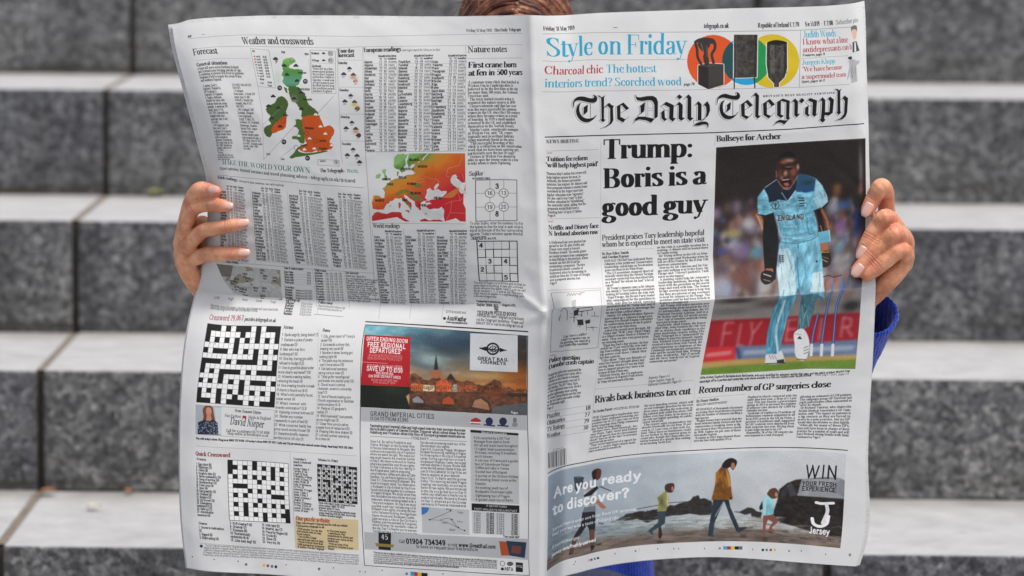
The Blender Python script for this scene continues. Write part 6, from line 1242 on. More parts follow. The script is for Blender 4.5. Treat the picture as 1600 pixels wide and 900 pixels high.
def smooth(a, b, x): t = np.clip((x-a)/(b-a), 0, 1); return t*t*(3-2*t)
def relief(U, V):
    """metres the sheet stands towards the reader in front of its mean plane"""
    k = .00066
    # slope of the sheet along V, summed up: the right page swells out to the fold and drops back under it,
    # the left page sinks back to the fold and comes out again; both heads lean back
    vv = np.linspace(0, SHEET_H, 1777); be = vv > CREASE; q = np.maximum(vv-CREASE, 0); top = .26*np.clip(1-vv/190, 0, 1)
    sr = top+np.where(be, -.40*np.exp(-q/85), .85*smooth(378, 432, vv)+.10*smooth(300, 380, vv))
    sl = top+np.where(be, .95*np.exp(-q/38)+.15*np.exp(-q/150), -.10*smooth(60, 200, vv)-.34*smooth(240, 440, vv))
    ir, il = (np.concatenate([[0], np.cumsum((a_[1:]+a_[:-1])/2*np.diff(vv))])*k for a_ in (sr, sl))
    wr = np.interp(V, vv, ir-np.interp(250, vv, ir)); wl = np.interp(V, vv, il-np.interp(250, vv, il))
    wr = wr-np.clip((U-770)/60, 0, 1)*.72*np.maximum(0, np.where(V <= CREASE, np.interp(V, vv, ir)-np.interp(378, vv, ir), (np.interp(CREASE, vv, ir)-np.interp(378, vv, ir))*np.exp(-np.maximum(V-CREASE, 0)/230)))*(V > 378)
    mr = smooth(SPINE, SPINE+55, U); ml = 1-smooth(SPINE-190, SPINE-4, U)
    w = np.where(U >= SPINE, wr*mr+wl*0, wl*ml)
    # spine ridge
    w = w+.0085*np.where(U < SPINE, np.exp(-(SPINE-U)/30), np.exp(-(U-SPINE)/15))*(1-.5*smooth(CREASE, CREASE+80, V))
    # outer edges curl away
    w = w-.016*np.clip((62-U)/62, 0, 1)**2*np.exp(-((V-300)/170)**2)-.004*np.clip((60-U)/60, 0, 1)**2
    w = w-.010*np.clip((U-992)/48, 0, 1)**2*np.exp(-((V-190)/230)**2)
    # broad waves in the lower half, bellied left margin
    w = w+.0045*np.sin((U-520)/520*math.pi*1.0)*smooth(600, 888, V)*np.where(U > SPINE, 1, -.5)+.0035*np.exp(-((U-36)/40)**2)*smooth(CREASE, CREASE+60, V)
    # crumples raying from where the folds cross, and slight cockling
    def ray(u0, v0, u1, v1, h, s):
        dx, dy = u1-u0, v1-v0; L2 = dx*dx+dy*dy; t = np.clip(((U-u0)*dx+(V-v0)*dy)/L2, 0, 1)
        d2 = (U-u0-t*dx)**2+(V-v0-t*dy)**2; return h*(1-t)**.7*np.exp(-d2/(s*s))
    for r in ((518,457,468,420,.0028,4.5),(518,462,474,486,.0018,5),(516,452,498,395,-.0010,6),(524,457,560,440,.0010,6),(524,462,556,500,.0012,6),(519,470,524,560,.0011,5),(430,CREASE,330,438,.0010,6),(900,CREASE,1000,440,.0010,8),(60,430,150,455,.0012,6),(20,470,120,452,-.0012,7),(62,330,150,300,-.0012,7),(70,372,190,380,.0012,7),(60,410,150,440,-.0014,8),(66,350,160,345,.0010,6),(985,330,900,300,.0012,7),(985,372,880,380,-.0012,7),(990,405,900,430,.0012,7),(1000,290,930,230,-.0010,8)): w = w+ray(*r)
    w = w+.0015*(fbm(U/70+3, V/55, 3)-.45)+.0009*(fbm(U/21, V/26+9, 2)-.4)+.0016*(fbm(U/160+1, V/26+5, 2)-.4)*smooth(60, 0, np.abs(V-CREASE-10))
    return w
UU, VV = np.meshgrid(UG, VG); REL = relief(UU, VV)
def at_sheet(U, V):
    i = int(np.argmin(np.abs(VG-V))); j = int(np.argmin(np.abs(UG-U))); return GRID[i, j], REL[i, j]
def sheet(name, grid, rel, mat, parent, sharp=True):
    nv, nu = rel.shape; z = PAPER_D-rel
    loc = np.stack([(grid[...,0]-800)/F_PX*z, -(grid[...,1]-450)/F_PX*z, -z], -1).reshape(-1, 3)
    R = np.array(CM.to_3x3()); T_ = np.array(CM.translation); co = loc@R.T+T_-np.array(parent.location)
    idx = np.arange(nv*nu).reshape(nv, nu)
    f = np.stack([idx[:-1,:-1], idx[1:,:-1], idx[1:,1:], idx[:-1,1:]], -1).reshape(-1, 4)
    me = bpy.data.meshes.new(name); me.vertices.add(nv*nu); me.vertices.foreach_set('co', co.ravel())
    me.loops.add(f.size); me.loops.foreach_set('vertex_index', f.ravel().astype(np.int32))
    me.polygons.add(len(f)); me.polygons.foreach_set('loop_start', np.arange(0, f.size, 4, dtype=np.int32))
    me.update(calc_edges=True)
    uv = me.uv_layers.new(name='UVMap'); q = np.stack([UU.ravel()/SHEET_W, 1-VV.ravel()/SHEET_H], 1)[f.ravel()]
    uv.data.foreach_set('uv', q.astype(np.float32).ravel())
    me.polygons.foreach_set('use_smooth', np.ones(len(f), bool))
    if sharp:
        ev = np.empty(len(me.edges)*2, np.int32); me.edges.foreach_get('vertices', ev); ev = ev.reshape(-1, 2)
        rI, cI = ev//nu, ev % nu; ic = int(np.argmin(np.abs(VG-CREASE))); js = int(np.argmin(np.abs(UG-SPINE)))
        s = ((rI == ic).all(1)) & (UU[ic][cI[:,0]] > 20)
        a = me.attributes.new('sharp_edge', 'BOOLEAN', 'EDGE'); a.data.foreach_set('value', s)
    me.materials.append(mat); me.validate(); o = bpy.data.objects.new(name, me); COL.objects.link(o); o.parent = parent
    return o
def newsprint(name, image=None):
    g = NT(name); uvn = g.add('ShaderNodeTexCoord'); mp = g.add('ShaderNodeMapping'); mp.inputs['Scale'].default_value = (1.17, 1, 1); g.l(uvn.outputs['UV'], mp.inputs['Vector'])
    fib = g.noise(mp.outputs[0], 420, 4, .7); blotch = g.noise(mp.outputs[0], 14, 4, .6)
    if image is not None:
        t = g.add('ShaderNodeTexImage', interpolation='Linear', extension='EXTEND'); t.image = image; g.l(uvn.outputs['UV'], t.inputs['Vector']); col = t.outputs['Color']
    else:
        w = g.add('ShaderNodeTexNoise'); mp2 = g.add('ShaderNodeMapping'); mp2.inputs['Scale'].default_value = (90, 300, 1); g.l(uvn.outputs['UV'], mp2.inputs['Vector']); g.l(mp2.outputs[0], w.inputs['Vector']); w.inputs['Scale'].default_value = 1
        col = g.ramp(w.outputs['Fac'], [(.35, (.60,.60,.59)), (.5, (.70,.70,.69))])
    col = g.mix(1.0, col, g.ramp(fib, [(.3, (.955,.955,.95)), (.7, (1.03,1.03,1.03))]), 'MULTIPLY')
    col = g.mix(1.0, col, g.ramp(blotch, [(.3, (.965,.968,.97)), (.7, (1.015,1.012,1.01))]), 'MULTIPLY')
    g.set(Base_Color=col, Roughness=.62, Specular_IOR_Level=.28)
    ds = g.add('ShaderNodeVectorMath', operation='ADD'); nz = g.add('ShaderNodeTexNoise'); nz.inputs['Scale'].default_value = 5; g.l(mp.outputs[0], nz.inputs['Vector'])
    sc = g.add('ShaderNodeVectorMath', operation='SCALE'); sc.inputs['Scale'].default_value = .16; g.l(nz.outputs['Color'], sc.inputs[0]); g.l(mp.outputs[0], ds.inputs[0]); g.l(sc.outputs[0], ds.inputs[1])
    vc = g.add('ShaderNodeTexVoronoi', feature='SMOOTH_F1'); vc.inputs['Scale'].default_value = 11; vc.inputs['Smoothness'].default_value = .12; g.l(ds.outputs[0], vc.inputs['Vector'])
    b1 = g.add('ShaderNodeBump'); b1.inputs['Strength'].default_value = .30; b1.inputs['Distance'].default_value = .0055; g.l(vc.outputs['Distance'], b1.inputs['Height'])
    b2 = g.bump(g.mix(.5, fib, g.noise(mp.outputs[0], 60, 4, .6)), .25, .0006); g.l(b1.outputs[0], b2.inputs['Normal'])
    tr = g.add('ShaderNodeBsdfTranslucent'); g.l(col, tr.inputs['Color']); mx = g.add('ShaderNodeMixShader'); mx.inputs[0].default_value = .10
    g.l(g.b.outputs[0], mx.inputs[1]); g.l(tr.outputs[0], mx.inputs[2]); g.l(mx.outputs[0], g.out.inputs['Surface'])
    return g.m
paper = empty('newspaper', W(847, 487)); tag(paper, 'open broadsheet newspaper held up wide in both hands in front of the person', 'newspaper')
sheet('outer_sheet', GRID, REL, newsprint('printed_newsprint', img), paper)
NP = newsprint('inner_newsprint')
lf = np.clip((260-UU)/260, 0, 1); rf = np.clip((UU-780)/260, 0, 1)
for k in range(1, 7):
    g = GRID.copy(); t = k/6
    g[...,0] += -lf**1.5*(7.5*t if k % 2 else 5.0*t)*np.where(VV < CREASE, 1, .55)*(1-.3*smooth(250, 420, VV))
    g[...,0] += rf**1.5*((2.2*t+.5*(k % 3))*smooth(90, 0, VV)+(5.5*t)*smooth(560, 880, VV)+1.0*t)
    g[...,1] += -(1.6*t+3.4*t*smooth(12, 34, UU)*smooth(420, 250, UU))*smooth(200, 0, VV)*(UU < SPINE) + .8*t*smooth(700, 888, VV)
    g[...,1] += (-1.0*t*smooth(200, 0, VV)-3*t*rf*smooth(700, 888, VV))*(UU >= SPINE)
    sheet('inner_sheet', g, REL-.0013*k-.002*t*(lf+rf)-.0015*t*np.abs(np.sin(UU/90)), NP, paper)
# ------------------------------------------------------------------ person behind the newspaper
def dW(px, py, dist):
    return CM @ Vector(((px-800)/F_PX*dist, -(py-450)/F_PX*dist, -dist))
def tube(chain, seg=16, sub=5, flat=None, up=Vector((0,0,1)), caps=True):
    """a limb through (point, radius) stations with rounded ends; flat squashes it along one axis"""
    P_ = np.array([list(p) for p, r in chain]); R_ = np.array([r for p, r in chain], float)
    if len(P_) > 2: Q = spline(P_, False, sub) if P_.shape[1] == 2 else None
    n = len(P_)
    def cr(a):
        e = np.vstack([2*a[0]-a[1], a, 2*a[-1]-a[-2]]); A, B_, C_, D_ = e[:-3], e[1:-2], e[2:-1], e[3:]
        t = (np.arange(sub)/sub)[None,:,None]; A, B_, C_, D_ = (v[:,None] for v in (A,B_,C_,D_))
        r = .5*((2*B_)+(C_-A)*t+(2*A-5*B_+4*C_-D_)*t*t+(3*B_-A-3*C_+D_)*t**3); return np.vstack([r.reshape(-1, a.shape[1]), a[-1:]])
    pc = cr(P_); rc = cr(R_[:,None])[:,0]
    d = np.gradient(pc, axis=0); d /= np.linalg.norm(d, axis=1)[:,None]
    if caps:
        pr, rr, dd = [], [], []
        for a in (80, 60, 40, 20): c, s_ = math.cos(math.radians(a)), math.sin(math.radians(a)); pr.append(pc[0]-d[0]*rc[0]*s_); rr.append(rc[0]*c); dd.append(d[0])
        pr += list(pc); rr += list(rc); dd += list(d)
        for a in (20, 40, 60, 80): c, s_ = math.cos(math.radians(a)), math.sin(math.radians(a)); pr.append(pc[-1]+d[-1]*rc[-1]*s_); rr.append(rc[-1]*c); dd.append(d[-1])
    else: pr, rr, dd = list(pc), list(rc), list(d)
    vs = []; ref = np.array(up, float)
    for p, r, t in zip(pr, rr, dd):
        a = np.cross(t, ref); L = np.linalg.norm(a)
        a = a/L if L > 1e-4 else np.array([1.,0,0]); b = np.cross(t, a)
        fa, fb = flat or (1, 1)
        for k in range(seg): th = 2*math.pi*k/seg; vs.append(p+a*math.cos(th)*r*fa+b*math.sin(th)*r*fb)
    fs = []; m = len(pr)
    for i in range(m-1):
        for k in range(seg): fs.append((i*seg+k, i*seg+(k+1) % seg, (i+1)*seg+(k+1) % seg, (i+1)*seg+k))
    if caps: fs.append(tuple(range(seg))[::-1]); fs.append(tuple(range((m-1)*seg, m*seg)))
    return vs, fs
def ellips(c, r, rot=None, seg=20, rings=12):
    vs, fs = [], []; M = rot or Matrix.Identity(3)
    for i in range(rings+1):
        ph = math.pi*i/rings
        for k in range(seg):
            th = 2*math.pi*k/seg; vs.append(Vector(c)+M@Vector((r[0]*math.sin(ph)*math.cos(th), r[1]*math.sin(ph)*math.sin(th), r[2]*math.cos(ph))))
    for i in range(rings):
        for k in range(seg): fs.append((i*seg+k, (i+1)*seg+k, (i+1)*seg+(k+1) % seg, i*seg+(k+1) % seg))
    return vs, fs
def joined(parts):
    vs, fs = [], []
    for v, f in parts: b = len(vs); vs += [tuple(q) for q in v]; fs += [tuple(i+b for i in g) for g in f]
    return vs, fs
def fused(parts, voxel, smooth_it, factor=.5):
    """one continuous surface grown round overlapping volumes"""
    vs, fs = joined(parts); me = bpy.data.meshes.new('tmp'); me.from_pydata(vs, [], fs); me.update()
    o = bpy.data.objects.new('tmp', me); COL.objects.link(o)
    rm = o.modifiers.new('r', 'REMESH'); rm.mode = 'VOXEL'; rm.voxel_size = voxel; rm.adaptivity = 0
    sm = o.modifiers.new('s', 'SMOOTH'); sm.iterations = smooth_it; sm.factor = factor
    dg = bpy.context.evaluated_depsgraph_get(); dg.update()
    out = bpy.data.meshes.new_from_object(o.evaluated_get(dg)); bpy.data.objects.remove(o); bpy.data.meshes.remove(me)
    out.polygons.foreach_set('use_smooth', [True]*len(out.polygons)); return out

def skin_mat():
    g = NT('skin'); v = g.coords(); a = g.noise(v, 70, 4, .6); b = g.noise(v, 16, 3, .5); f = g.noise(v, 900, 3, .7)
    c = g.ramp(a, [(.26, (.52,.20,.105)), (.5, (.74,.36,.205)), (.76, (.88,.54,.35))]); c2 = g.ramp(b, [(.35, (1,.86,.80)), (.7, (1,1,1))]); c = g.mix(.8, c, c2, 'MULTIPLY')
    at = g.add('ShaderNodeAttribute', attribute_name='flush'); c = g.mix(at.outputs['Fac'], c, (.62,.20,.13))
    g.set(Base_Color=c, Roughness=.52, Subsurface_Weight=.08, Specular_IOR_Level=.4); g.b.inputs['Subsurface Radius'].default_value = (.012,.004,.002); g.b.inputs['Subsurface Scale'].default_value = .6
    h = g.mix(.35, f, g.noise(g.coords((1,1,1)), 260, 3, .6)); at2 = g.add('ShaderNodeAttribute', attribute_name='furrow')
    h2 = g.add('ShaderNodeMath', operation='SUBTRACT'); g.l(h, h2.inputs[0]); g.l(at2.outputs['Fac'], h2.inputs[1])
    g.bump(h2.outputs[0], .45, .0012); return g.m
SKIN = skin_mat()
def knit(name, col, ribs):
    g = NT(name); v = g.coords(); w = g.add('ShaderNodeTexWave', wave_type='BANDS', bands_direction='DIAGONAL' if not ribs else 'X'); w.inputs['Scale'].default_value = 90 if ribs else 160; w.inputs['Distortion'].default_value = 1.5; g.l(v, w.inputs['Vector'])
    n = g.noise(v, 240, 4, .7); c = g.ramp(n, [(.3, tuple(x*.4 for x in col)), (.7, tuple(min(1, x*1.6) for x in col))])
    g.set(Base_Color=c, Roughness=.85, Sheen_Weight=.35, Specular_IOR_Level=.2); g.bump(g.mix(.5, w.outputs['Fac'], n), .8, .002); return g.m
BLUE = knit('cobalt_knit', (.012,.055,.52), True); NAVY = knit('denim', (.02,.03,.07), False); SHOE = plain('white_canvas', (.6,.6,.58), .8, 90, .1)
NAILM = NT('nail'); NAILM.set(Base_Color=(.74,.42,.34), Roughness=.22, Specular_IOR_Level=.55, Coat_Weight=.3, Coat_Roughness=.15); NAILM = NAILM.m
NAILT = NT('nail_tip'); NAILT.set(Base_Color=(.78,.62,.54), Roughness=.3); NAILT = NAILT.m

# where the sheet stands at a point of its front, so that fingers rest on it
_g2 = GRID.reshape(-1, 2); _r2 = REL.ravel()
def paper_at(px, py):
    i = int(((_g2-np.array([px, py]))**2).sum(1).argmin()); return float(_r2[i])
PXM = PAPER_D/F_PX
def on(px, py, r, lift=0.0):
    """finger station resting on the front of the sheet, r and lift in pixels of the held paper"""
    return (W(px, py, paper_at(px, py)+(r+lift)*PXM*.92), r*PXM)
def off(px, py, toward, r): return (W(px, py, toward+(paper_at(px, py) if px < 600 else 0)), r*PXM)
def behind(px, py, r, gap=0.0): return (W(px, py, paper_at(px, py)-.011-gap-r*PXM), r*PXM)

fingers = {}
# left of the picture: four fingers over the left edge
L = {'a': [off(286,372,-.024,14.6), off(291,345,-.014,13.0), off(299,314,-.003,12.5), off(311,297,.006,13.0), on(326,297,11.6,3), on(337,299,9.4,1)],
     'b': [off(284,380,-.022,14.6), off(291,354,-.006,12.0), off(302,328,.006,11.4), off(322,320,.008,11.4), on(343,321,11.2,2), on(355,323,8.8,1)],
     'c': [off(285,396,-.018,15.1), off(299,378,-.002,12.5), off(317,361,.011,12.0), on(336,357,11.7,5), on(358,353,11.0,2), on(379,350,8.8,1)],
     'd': [off(287,409,-.016,15.1), off(306,403,-.001,12.5), off(324,397,.010,12.0), on(342,397,11.7,4), on(362,396,11.0,2), on(380,396,8.8,1)]}
Rr = {'a': [off(1386,350,-.034,14), off(1385,322,-.022,13.5), off(1383,300,-.006,14), off(1376,292,.007,14), on(1366,308,13,4), on(1356,328,11.5,1)],
      'b': [off(1408,378,-.028,15), off(1400,355,-.006,14), off(1384,340,.012,14.5), on(1372,352,13.5,7), on(1359,372,12.5,3), on(1347,395,10.5,1)],
      'c': [off(1414,392,-.026,15), off(1414,374,-.004,14), off(1400,365,.016,14.5), on(1382,380,13.5,10), on(1359,401,12.5,5), on(1340,423,11,1)],
      'd': [off(1412,412,-.024,15), off(1415,398,-.002,14), off(1404,391,.014,13.5), on(1388,404,13,8), on(1370,419,12,4), on(1355,430,10,1)]}
def hand(F, palm, voxel=.00105):
    parts = [tube(ch, 16, 6) for ch in F.values()] + palm
    return fused(parts, voxel, 5, .6)
def pt(px, py, t, r): return (W(px, py, t), r*PXM)
bh = behind
palmL = [tube([bh(294,366,15), bh(303,400,19), bh(316,436,20), bh(338,474,24,.002), bh(362,520,26,.004)], 18, 5),
         tube([bh(316,350,14), bh(330,400,20), bh(342,445,23), bh(354,496,26,.002)], 18, 5),
         tube([pt(286,402,-.050,13), pt(290,416,-.052,15), pt(302,434,-.056,17), bh(316,452,18)], 16, 5),
         tube([bh(346,450,15), bh(362,420,13), bh(378,392,12), bh(390,366,10)], 16, 5)]   # thumb flat against the back of the sheets
palmR = [tube([pt(1392,352,-.026,15), pt(1395,390,-.022,19), bh(1378,420,20), bh(1352,458,23), bh(1335,505,27,.002)], 18, 5),
         tube([bh(1372,345,15), bh(1370,395,20), bh(1360,430,23), bh(1332,492,26,.002)], 18, 5),
         tube([pt(1413,403,-.014,14.5), pt(1404,420,-.008,16), pt(1388,438,-.004,16), bh(1364,462,16)], 16, 5),
         tube([bh(1340,440,17), bh(1328,412,13), bh(1316,388,12), bh(1306,362,10)], 16, 5)]
HLm, HRm = hand(L, palmL), hand(Rr, palmR)

person = empty('person', (W(805,700).x, front_y(5)+.18, tread_z(5)))
tag(person, 'person sitting on the granite steps, auburn hair and blue jumper, hidden behind the newspaper', 'person')

HC = dW(805, 126, 3.86)                                     # centre of the skull
SH = HC+Vector((0, .06, -.27))
def V3(x, y, z): return Vector((x, y, z))
hip = V3(HC.x, front_y(5)+.19, tread_z(5)+.115)
shL, shR = SH+V3(-.165, .01, -.01), SH+V3(.165, .01, -.01)
elL, elR = dW(372, 800, 3.82), dW(1192, 772, 3.82)
wrL, wrR = W(360, 520, paper_at(360,520)-.033), W(1333, 512, paper_at(1333,512)-.034)
kneeL, kneeR = V3(HC.x-.12, 3.43, tread_z(7)+.455), V3(HC.x+.12, 3.43, tread_z(7)+.455)
ankL, ankR = V3(HC.x-.13, 3.26, tread_z(7)+.09), V3(HC.x+.13, 3.26, tread_z(7)+.09)
tilt = Matrix.Rotation(math.radians(22), 3, 'X')            # looking down into the paper
def hd(x, y, z): return HC+tilt@V3(x, y, z)
# head: cranium, jaw, face features on the -Y side
headp = [ellips(HC+tilt@V3(0, .012, .012), (.068, .092, .090), tilt), ellips(hd(0, -.030, -.055), (.056, .058, .062), tilt), ellips(hd(0, -.058, -.092), (.028, .028, .024), tilt),
         tube([(hd(0,-.082,-.005), .0085), (hd(0,-.098,-.030), .010), (hd(0,-.108,-.043), .0125)], 12, 4), ellips(hd(-.013,-.094,-.047), (.009,.010,.008)), ellips(hd(.013,-.094,-.047), (.009,.010,.008)),
         tube([(hd(-.020,-.083,-.070), .006), (hd(0,-.091,-.069), .0078), (hd(.020,-.083,-.070), .006)], 10, 4), tube([(hd(-.017,-.082,-.080), .006), (hd(0,-.089,-.081), .0085), (hd(.017,-.082,-.080), .006)], 10, 4),
         tube([(hd(-.050,-.066,.012), .009), (hd(-.026,-.080,.016), .009), (hd(0,-.082,.010), .007), (hd(.026,-.080,.016), .009), (hd(.050,-.066,.012), .009)], 12, 4),
         ellips(hd(-.042,-.058,-.035), (.022,.022,.020)), ellips(hd(.042,-.058,-.035), (.022,.022,.020))]
for s in (-1, 1): headp.append(tube([(hd(s*.066,.005,.020), .007), (hd(s*.075,.012,.012), .009), (hd(s*.074,.008,-.012), .007), (hd(s*.067,-.002,-.028), .006)], 10, 4))
bodyp = headp + [tube([(hd(0,.02,-.03), .052), (SH+V3(0,-.005,.035), .054), (SH+V3(0,.01,-.02), .065)], 18, 5),
    tube([(SH+V3(0,.01,-.03), .095), (SH+V3(0,.015,-.16), .118), ((SH*.45+hip*.55), .108), (hip+V3(0,0,.03), .125)], 22, 5, (1.22, .85), Vector((0,1,0))),
    tube([(shL, .050), (SH+V3(0,.01,-.005), .062), (shR, .050)], 16, 5),
    tube([(shL, .052), ((shL+elL)/2, .044), (elL, .036)], 16, 5), tube([(shR, .052), ((shR+elR)/2, .044), (elR, .036)], 16, 5),
    tube([(elL, .037), ((elL*.6+wrL*.4), .036), (wrL, .0185)], 16, 5), tube([(elR, .037), ((elR*.6+wrR*.4), .036), (wrR, .0195)], 16, 5),
    ellips(hip+V3(0,.02,-.01), (.165,.125,.10))]
for kn, an, s in ((kneeL, ankL, -1), (kneeR, ankR, 1)):
    bodyp += [tube([(hip+V3(s*.085,-.02,-.02), .082), ((hip+V3(s*.085,0,0))*.5+kn*.5, .072), (kn, .052)], 18, 5), tube([(kn, .052), (kn*.6+an*.4+V3(0,.02,0), .053), (an, .036)], 18, 5),
              tube([(an+V3(0,.03,-.045), .034), (an+V3(0,-.04,-.055), .032), (an+V3(s*.01,-.13,-.068), .024)], 16, 5)]
body_me = fused(bodyp, .0052, 6, .5)
# hands join the forearms inside the cuffs; body and hands are one mesh
bm = bmesh.new(); bm.from_mesh(body_me); bm.from_mesh(HLm); bm.from_mesh(HRm)
me = bpy.data.meshes.new('body'); bm.to_mesh(me); bm.free(); me.materials.clear(); me.materials.append(SKIN)
me.polygons.foreach_set('material_index', [0]*len(me.polygons)); me.polygons.foreach_set('use_smooth', [True]*len(me.polygons))
co = np.empty(len(me.vertices)*3); me.vertices.foreach_get('co', co); co = co.reshape(-1, 3)
fl = np.zeros(len(co)); fu = np.zeros(len(co)); near = np.where(co[:,1] < 3.75)[0]; cn = co[near]
for F, ks in ((L, 'abcd'), (Rr, 'abcd')):
    for k in ks:
        ch = F[k]; pts_ = [np.array(p) for p, r in ch]; rs = [r for p, r in ch]
        tip = pts_[-1]; fl[near] += .55*np.exp(-(((cn-tip)**2).sum(1))/(.009**2))
        for j in (2, 4):                                    # joint creases
            a = pts_[j]; d = pts_[min(j+1, 5)]-pts_[j-1]; d = d/np.linalg.norm(d); q = cn-a; t = q@d; rr = np.sqrt(np.maximum((q**2).sum(1)-t*t, 0))
            m = (rr < rs[j]*1.9) & (np.abs(t) < .008)
            fl[near] += .42*m*np.exp(-(t/.006)**2)
            for o_ in (-.0030, 0, .0026): fu[near] += m*.9*np.exp(-((t-o_)/.0007)**2)
for nm_, arr in (('flush', np.clip(fl, 0, .8)), ('furrow', np.clip(fu, 0, 2))):
    a = me.attributes.new(nm_, 'FLOAT', 'POINT'); a.data.foreach_set('value', arr.astype(np.float32))
PI_ = person.matrix_world.inverted(); me.transform(PI_)
body = bpy.data.objects.new('body', me); COL.objects.link(body); body.parent = person
def wear(name, parts, mat, voxel=None, it=6, parent=None):
    if voxel: m_ = fused(parts, voxel, it)
    else:
        vs, fs = joined(parts); m_ = bpy.data.meshes.new(name); m_.from_pydata(vs, [], fs); m_.polygons.foreach_set('use_smooth', [True]*len(m_.polygons))
    m_.name = name; m_.materials.clear(); m_.materials.append(mat); m_.polygons.foreach_set('material_index', [0]*len(m_.polygons)); m_.transform(PI_)
    o = bpy.data.objects.new(name, m_); COL.objects.link(o); o.parent = parent or person; return o

# fingernails
cam_n = -(CM.to_3x3() @ Vector((0,0,-1)))
def nail(ch, tilt_deg, size=1.0):
    p0, p1 = Vector(ch[-2][0]), Vector(ch[-1][0]); r = ch[-1][1]*1.02; d = (p1-p0).normalized(); n = (cam_n-d*cam_n.dot(d)).normalized(); s = d.cross(n)
    rot = Matrix.Rotation(math.radians(tilt_deg), 3, d); n = rot@n; s = rot@s
    vs, fs, mi = [], [], []; NU, NW = 9, 9
    for i in range(NU):
        u = i/(NU-1); x = (-.0052+.0122*u)*size*r/.0054; wd = math.radians(42)*(1-.35*(1-u)**4)*(1-.55*max(0,(u-.6)/.4)**2)
        rr = r*(1.03-.10*u*u)
        for j in range(NW):
            th = (j/(NW-1)*2-1)*wd; c = p1+d*x-n*(max(0, u-.62)**2*.006); vs.append(PI_@(c+(n*math.cos(th)+s*math.sin(th))*(rr+.00035)))
    for i in range(NU-1):
        for j in range(NW-1): a = i*NW+j; fs.append((a, a+1, a+NW+1, a+NW)); mi.append(1 if i >= NU-1 else 0)
    m_ = bpy.data.meshes.new('fingernail'); m_.from_pydata([tuple(v) for v in vs], [], fs); m_.materials.append(NAILM); m_.materials.append(NAILT)
    m_.polygons.foreach_set('material_index', mi); m_.polygons.foreach_set('use_smooth', [True]*len(fs))
    o = bpy.data.objects.new('fingernail', m_); COL.objects.link(o); o.parent = body; sd = o.modifiers.new('s', 'SOLIDIFY'); sd.thickness = .0005
for k, t in (('a', -18), ('b', -20), ('c', -16), ('d', -14)): nail(L[k], t)
for k, t in (('a', 12), ('b', 14), ('c', 8)): nail(Rr[k], t, .9)

# jumper with open cuffs
def ring_cuff(a, b, r0, r1, r2, wave):
    """a knitted cuff: outer wall, rolled lip, inner wall"""
    a, b = np.array(a), np.array(b); d = (b-a)/np.linalg.norm(b-a); u = np.cross(d, [0,1,0]); u /= np.linalg.norm(u); v = np.cross(d, u); L_ = np.linalg.norm(b-a)
    prof = [(0, r0), (.25, r0*.98), (.5, (r0+r1)/2), (.75, r1), (.93, r1*1.02), (1.0, r1*1.0), (1.02, r1*.95), (1.0, r1*.90), (.9, r1*.87), (.6, r2), (.2, r2*.9)]
    vs, fs = [], []; N = 96
    for t, r in prof:
        for k in range(N):
            th = 2*math.pi*k/N; q = r*(1+.022*math.cos(32*th))*(1+wave*math.cos(2*th+.6)) ; vs.append(a+d*(L_*t+.004*math.cos(2*th)*t)+(u*math.cos(th)+v*math.sin(th))*q)
    for i in range(len(prof)-1):
        for k in range(N): fs.append((i*N+k, i*N+(k+1) % N, (i+1)*N+(k+1) % N, (i+1)*N+k))
    return vs, fs
cR = W(1360, 484, paper_at(1360,484)-.034); dR = ((Vector(elR)-cR).normalized()-cam_n*.45).normalized(); sR = cR+dR*.075
cL = W(364, 505, paper_at(364,505)-.042); dL = (Vector(elL)-cL).normalized(); sL = cL+dL*.075
jumper = wear('jumper', [tube([(SH+V3(0,.012,.0), .085), (SH+V3(0,.01,-.07), .122), (SH+V3(0,.012,-.18), .136), ((SH*.42+hip*.58), .132), (hip+V3(0,0,.02), .140)], 24, 6, (1.22, .90), Vector((0,1,0))),
    tube([(shL+V3(.01,0,0), .068), (SH+V3(0,.01,-.01), .078), (shR+V3(-.01,0,0), .068)], 18, 5),
    tube([(shL, .070), ((shL+elL)/2, .060), (elL, .054)], 18, 5), tube([(shR, .070), ((shR+elR)/2, .060), (elR, .054)], 18, 5),
    tube([(elL, .054), ((elL+sL)/2, .050), (sL, .033)], 18, 5), tube([(elR, .054), ((elR+sR)/2, .050), (sR, .036)], 18, 5)], BLUE, .006, 8)
wear('cuff', [ring_cuff(sR+dR*.012, cR, .034, .0290, .0250, .04)], BLUE); wear('cuff', [ring_cuff(sL+dL*.012, cL, .031, .025, .021, .05)], BLUE)
wear('trousers', [ellips(hip+V3(0,.02,-.030), (.172,.132,.100))]+sum([[tube([(hip+V3(s*.088,-.02,-.02), .092), ((hip+V3(s*.085,0,0))*.5+kn*.5, .082), (kn, .064)], 18, 5),
    tube([(kn, .064), (kn*.6+an*.4+V3(0,.015,0), .062), (an+V3(0,.005,.03), .052)], 18, 5)] for kn, an, s in ((kneeL, ankL, -1), (kneeR, ankR, 1))], []), NAVY, .007, 6)
for an, s in ((ankL, -1), (ankR, 1)):
    sh = wear('shoe', [tube([(an+V3(0,.045,-.050), .040), (an+V3(0,-.03,-.052), .042), (an+V3(s*.008,-.10,-.062), .036), (an+V3(s*.012,-.165,-.068), .026)], 18, 5), tube([(an+V3(0,.015,-.04), .042), (an+V3(0,.012,.005), .044)], 18, 5)], SHOE, .004, 5)
# eyes and brows
EW = NT('eye_white'); EW.set(Base_Color=(.8,.78,.75), Roughness=.2); IR = NT('iris'); IR.set(Base_Color=(.10,.06,.03), Roughness=.15)
for s in (-1, 1):
    e = wear('eye', [ellips(hd(s*.031,-.070,-.006), (.0125,.0125,.0115))], EW.m, parent=body); w = wear('iris', [ellips(hd(s*.031,-.0805,-.0085), (.0058,.0028,.0058))], IR.m, parent=body)
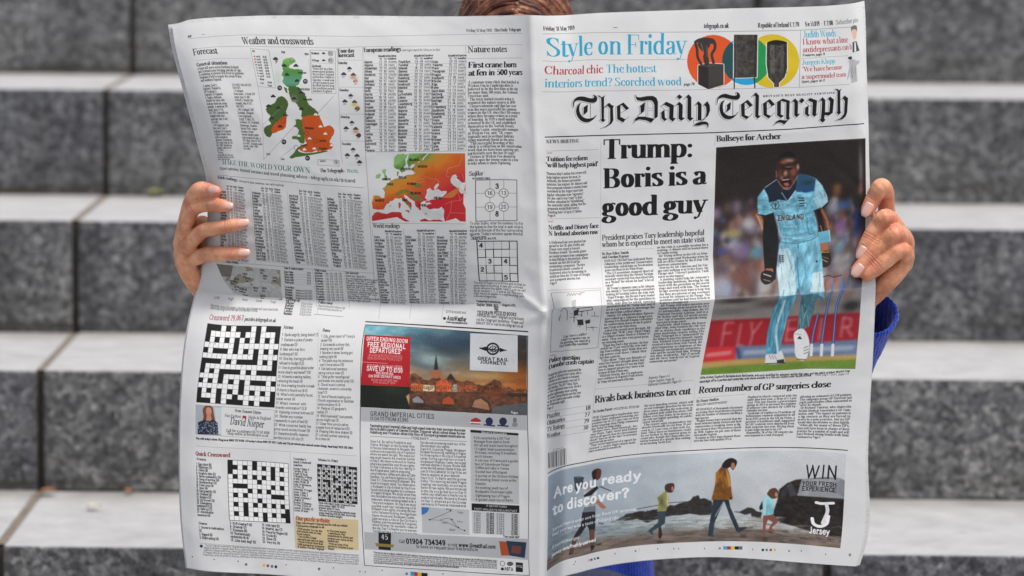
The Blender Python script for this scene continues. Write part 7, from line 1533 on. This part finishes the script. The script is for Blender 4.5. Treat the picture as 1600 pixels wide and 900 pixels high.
# hair: parted locks over the crown down to the shoulders
HM = NT('auburn_hair'); v = HM.coords(); n1 = HM.noise(v, 60, 3, .6); n2 = HM.noise(v, 420, 3, .6)
c = HM.ramp(n1, [(.3, (.045,.014,.008)), (.5, (.17,.055,.026)), (.72, (.42,.19,.10))]); c = HM.mix(.6, c, HM.ramp(n2, [(.35, (.6,.55,.5)), (.65, (1.3,1.25,1.2))]), 'MULTIPLY')
HM.set(Base_Color=c, Roughness=.38, Specular_IOR_Level=.5); HM.b.inputs['Anisotropic'].default_value = .5; HM = HM.m
hr = random.Random(11); locks = []
cap = ellips(HC+tilt@V3(0, .018, .020), (.063, .100, .098), tilt, 40, 24); locks.append(cap)
for k in range(380):
    side = 1 if hr.random() < .5 else -1; y0 = hr.uniform(-.075, .105); th0 = hr.uniform(0, .10); end = hr.uniform(1.7, 2.5) if y0 > -.05 else hr.uniform(1.5, 2.2)
    A, B_, C_ = .0640+hr.uniform(0, .006), .102+hr.uniform(0, .005), .0995+hr.uniform(0, .006); ch = []
    yy = max(-.93, min(.93, y0/.102)); sw = hr.uniform(-.3, .3); rr = hr.uniform(.0022, .0048)
    for i in range(7):
        t = i/6; th = th0+(end-th0)*t; f = math.sqrt(max(.05, 1-yy*yy)); yv = yy+.22*t*(1 if y0 > 0 else .6)+sw*t*t*.4
        p = V3(side*A*math.sin(th)*max(f, .35)+side*.006*t, B_*max(-.97, min(1.05, yv))+.018, C_*math.cos(th)*max(f, .35) + .020 - .05*t*t)
        ch.append((HC+tilt@p+V3(hr.uniform(-1,1), hr.uniform(-1,1), hr.uniform(-1,1))*.0015, rr*(1-.55*t)))
    locks.append(tube(ch, 6, 3))
for k in range(70):                                          # flyaway strands
    th = hr.uniform(-1.1, 1.1); y0 = hr.uniform(-.06, .08); a0 = V3(.068*math.sin(th), y0+.018, .112*math.cos(th)+.012); dr = V3(math.sin(th)*.6+hr.uniform(-.5,.5), hr.uniform(-.6,.6), .35+hr.uniform(-.4,.3))*hr.uniform(.012,.028)
    locks.append(tube([(HC+tilt@a0, .0005), (HC+tilt@(a0+dr*.6), .00045), (HC+tilt@(a0+dr*1.2+V3(0,0,-.006)), .0003)], 5, 3))
wear('hair', locks, HM)
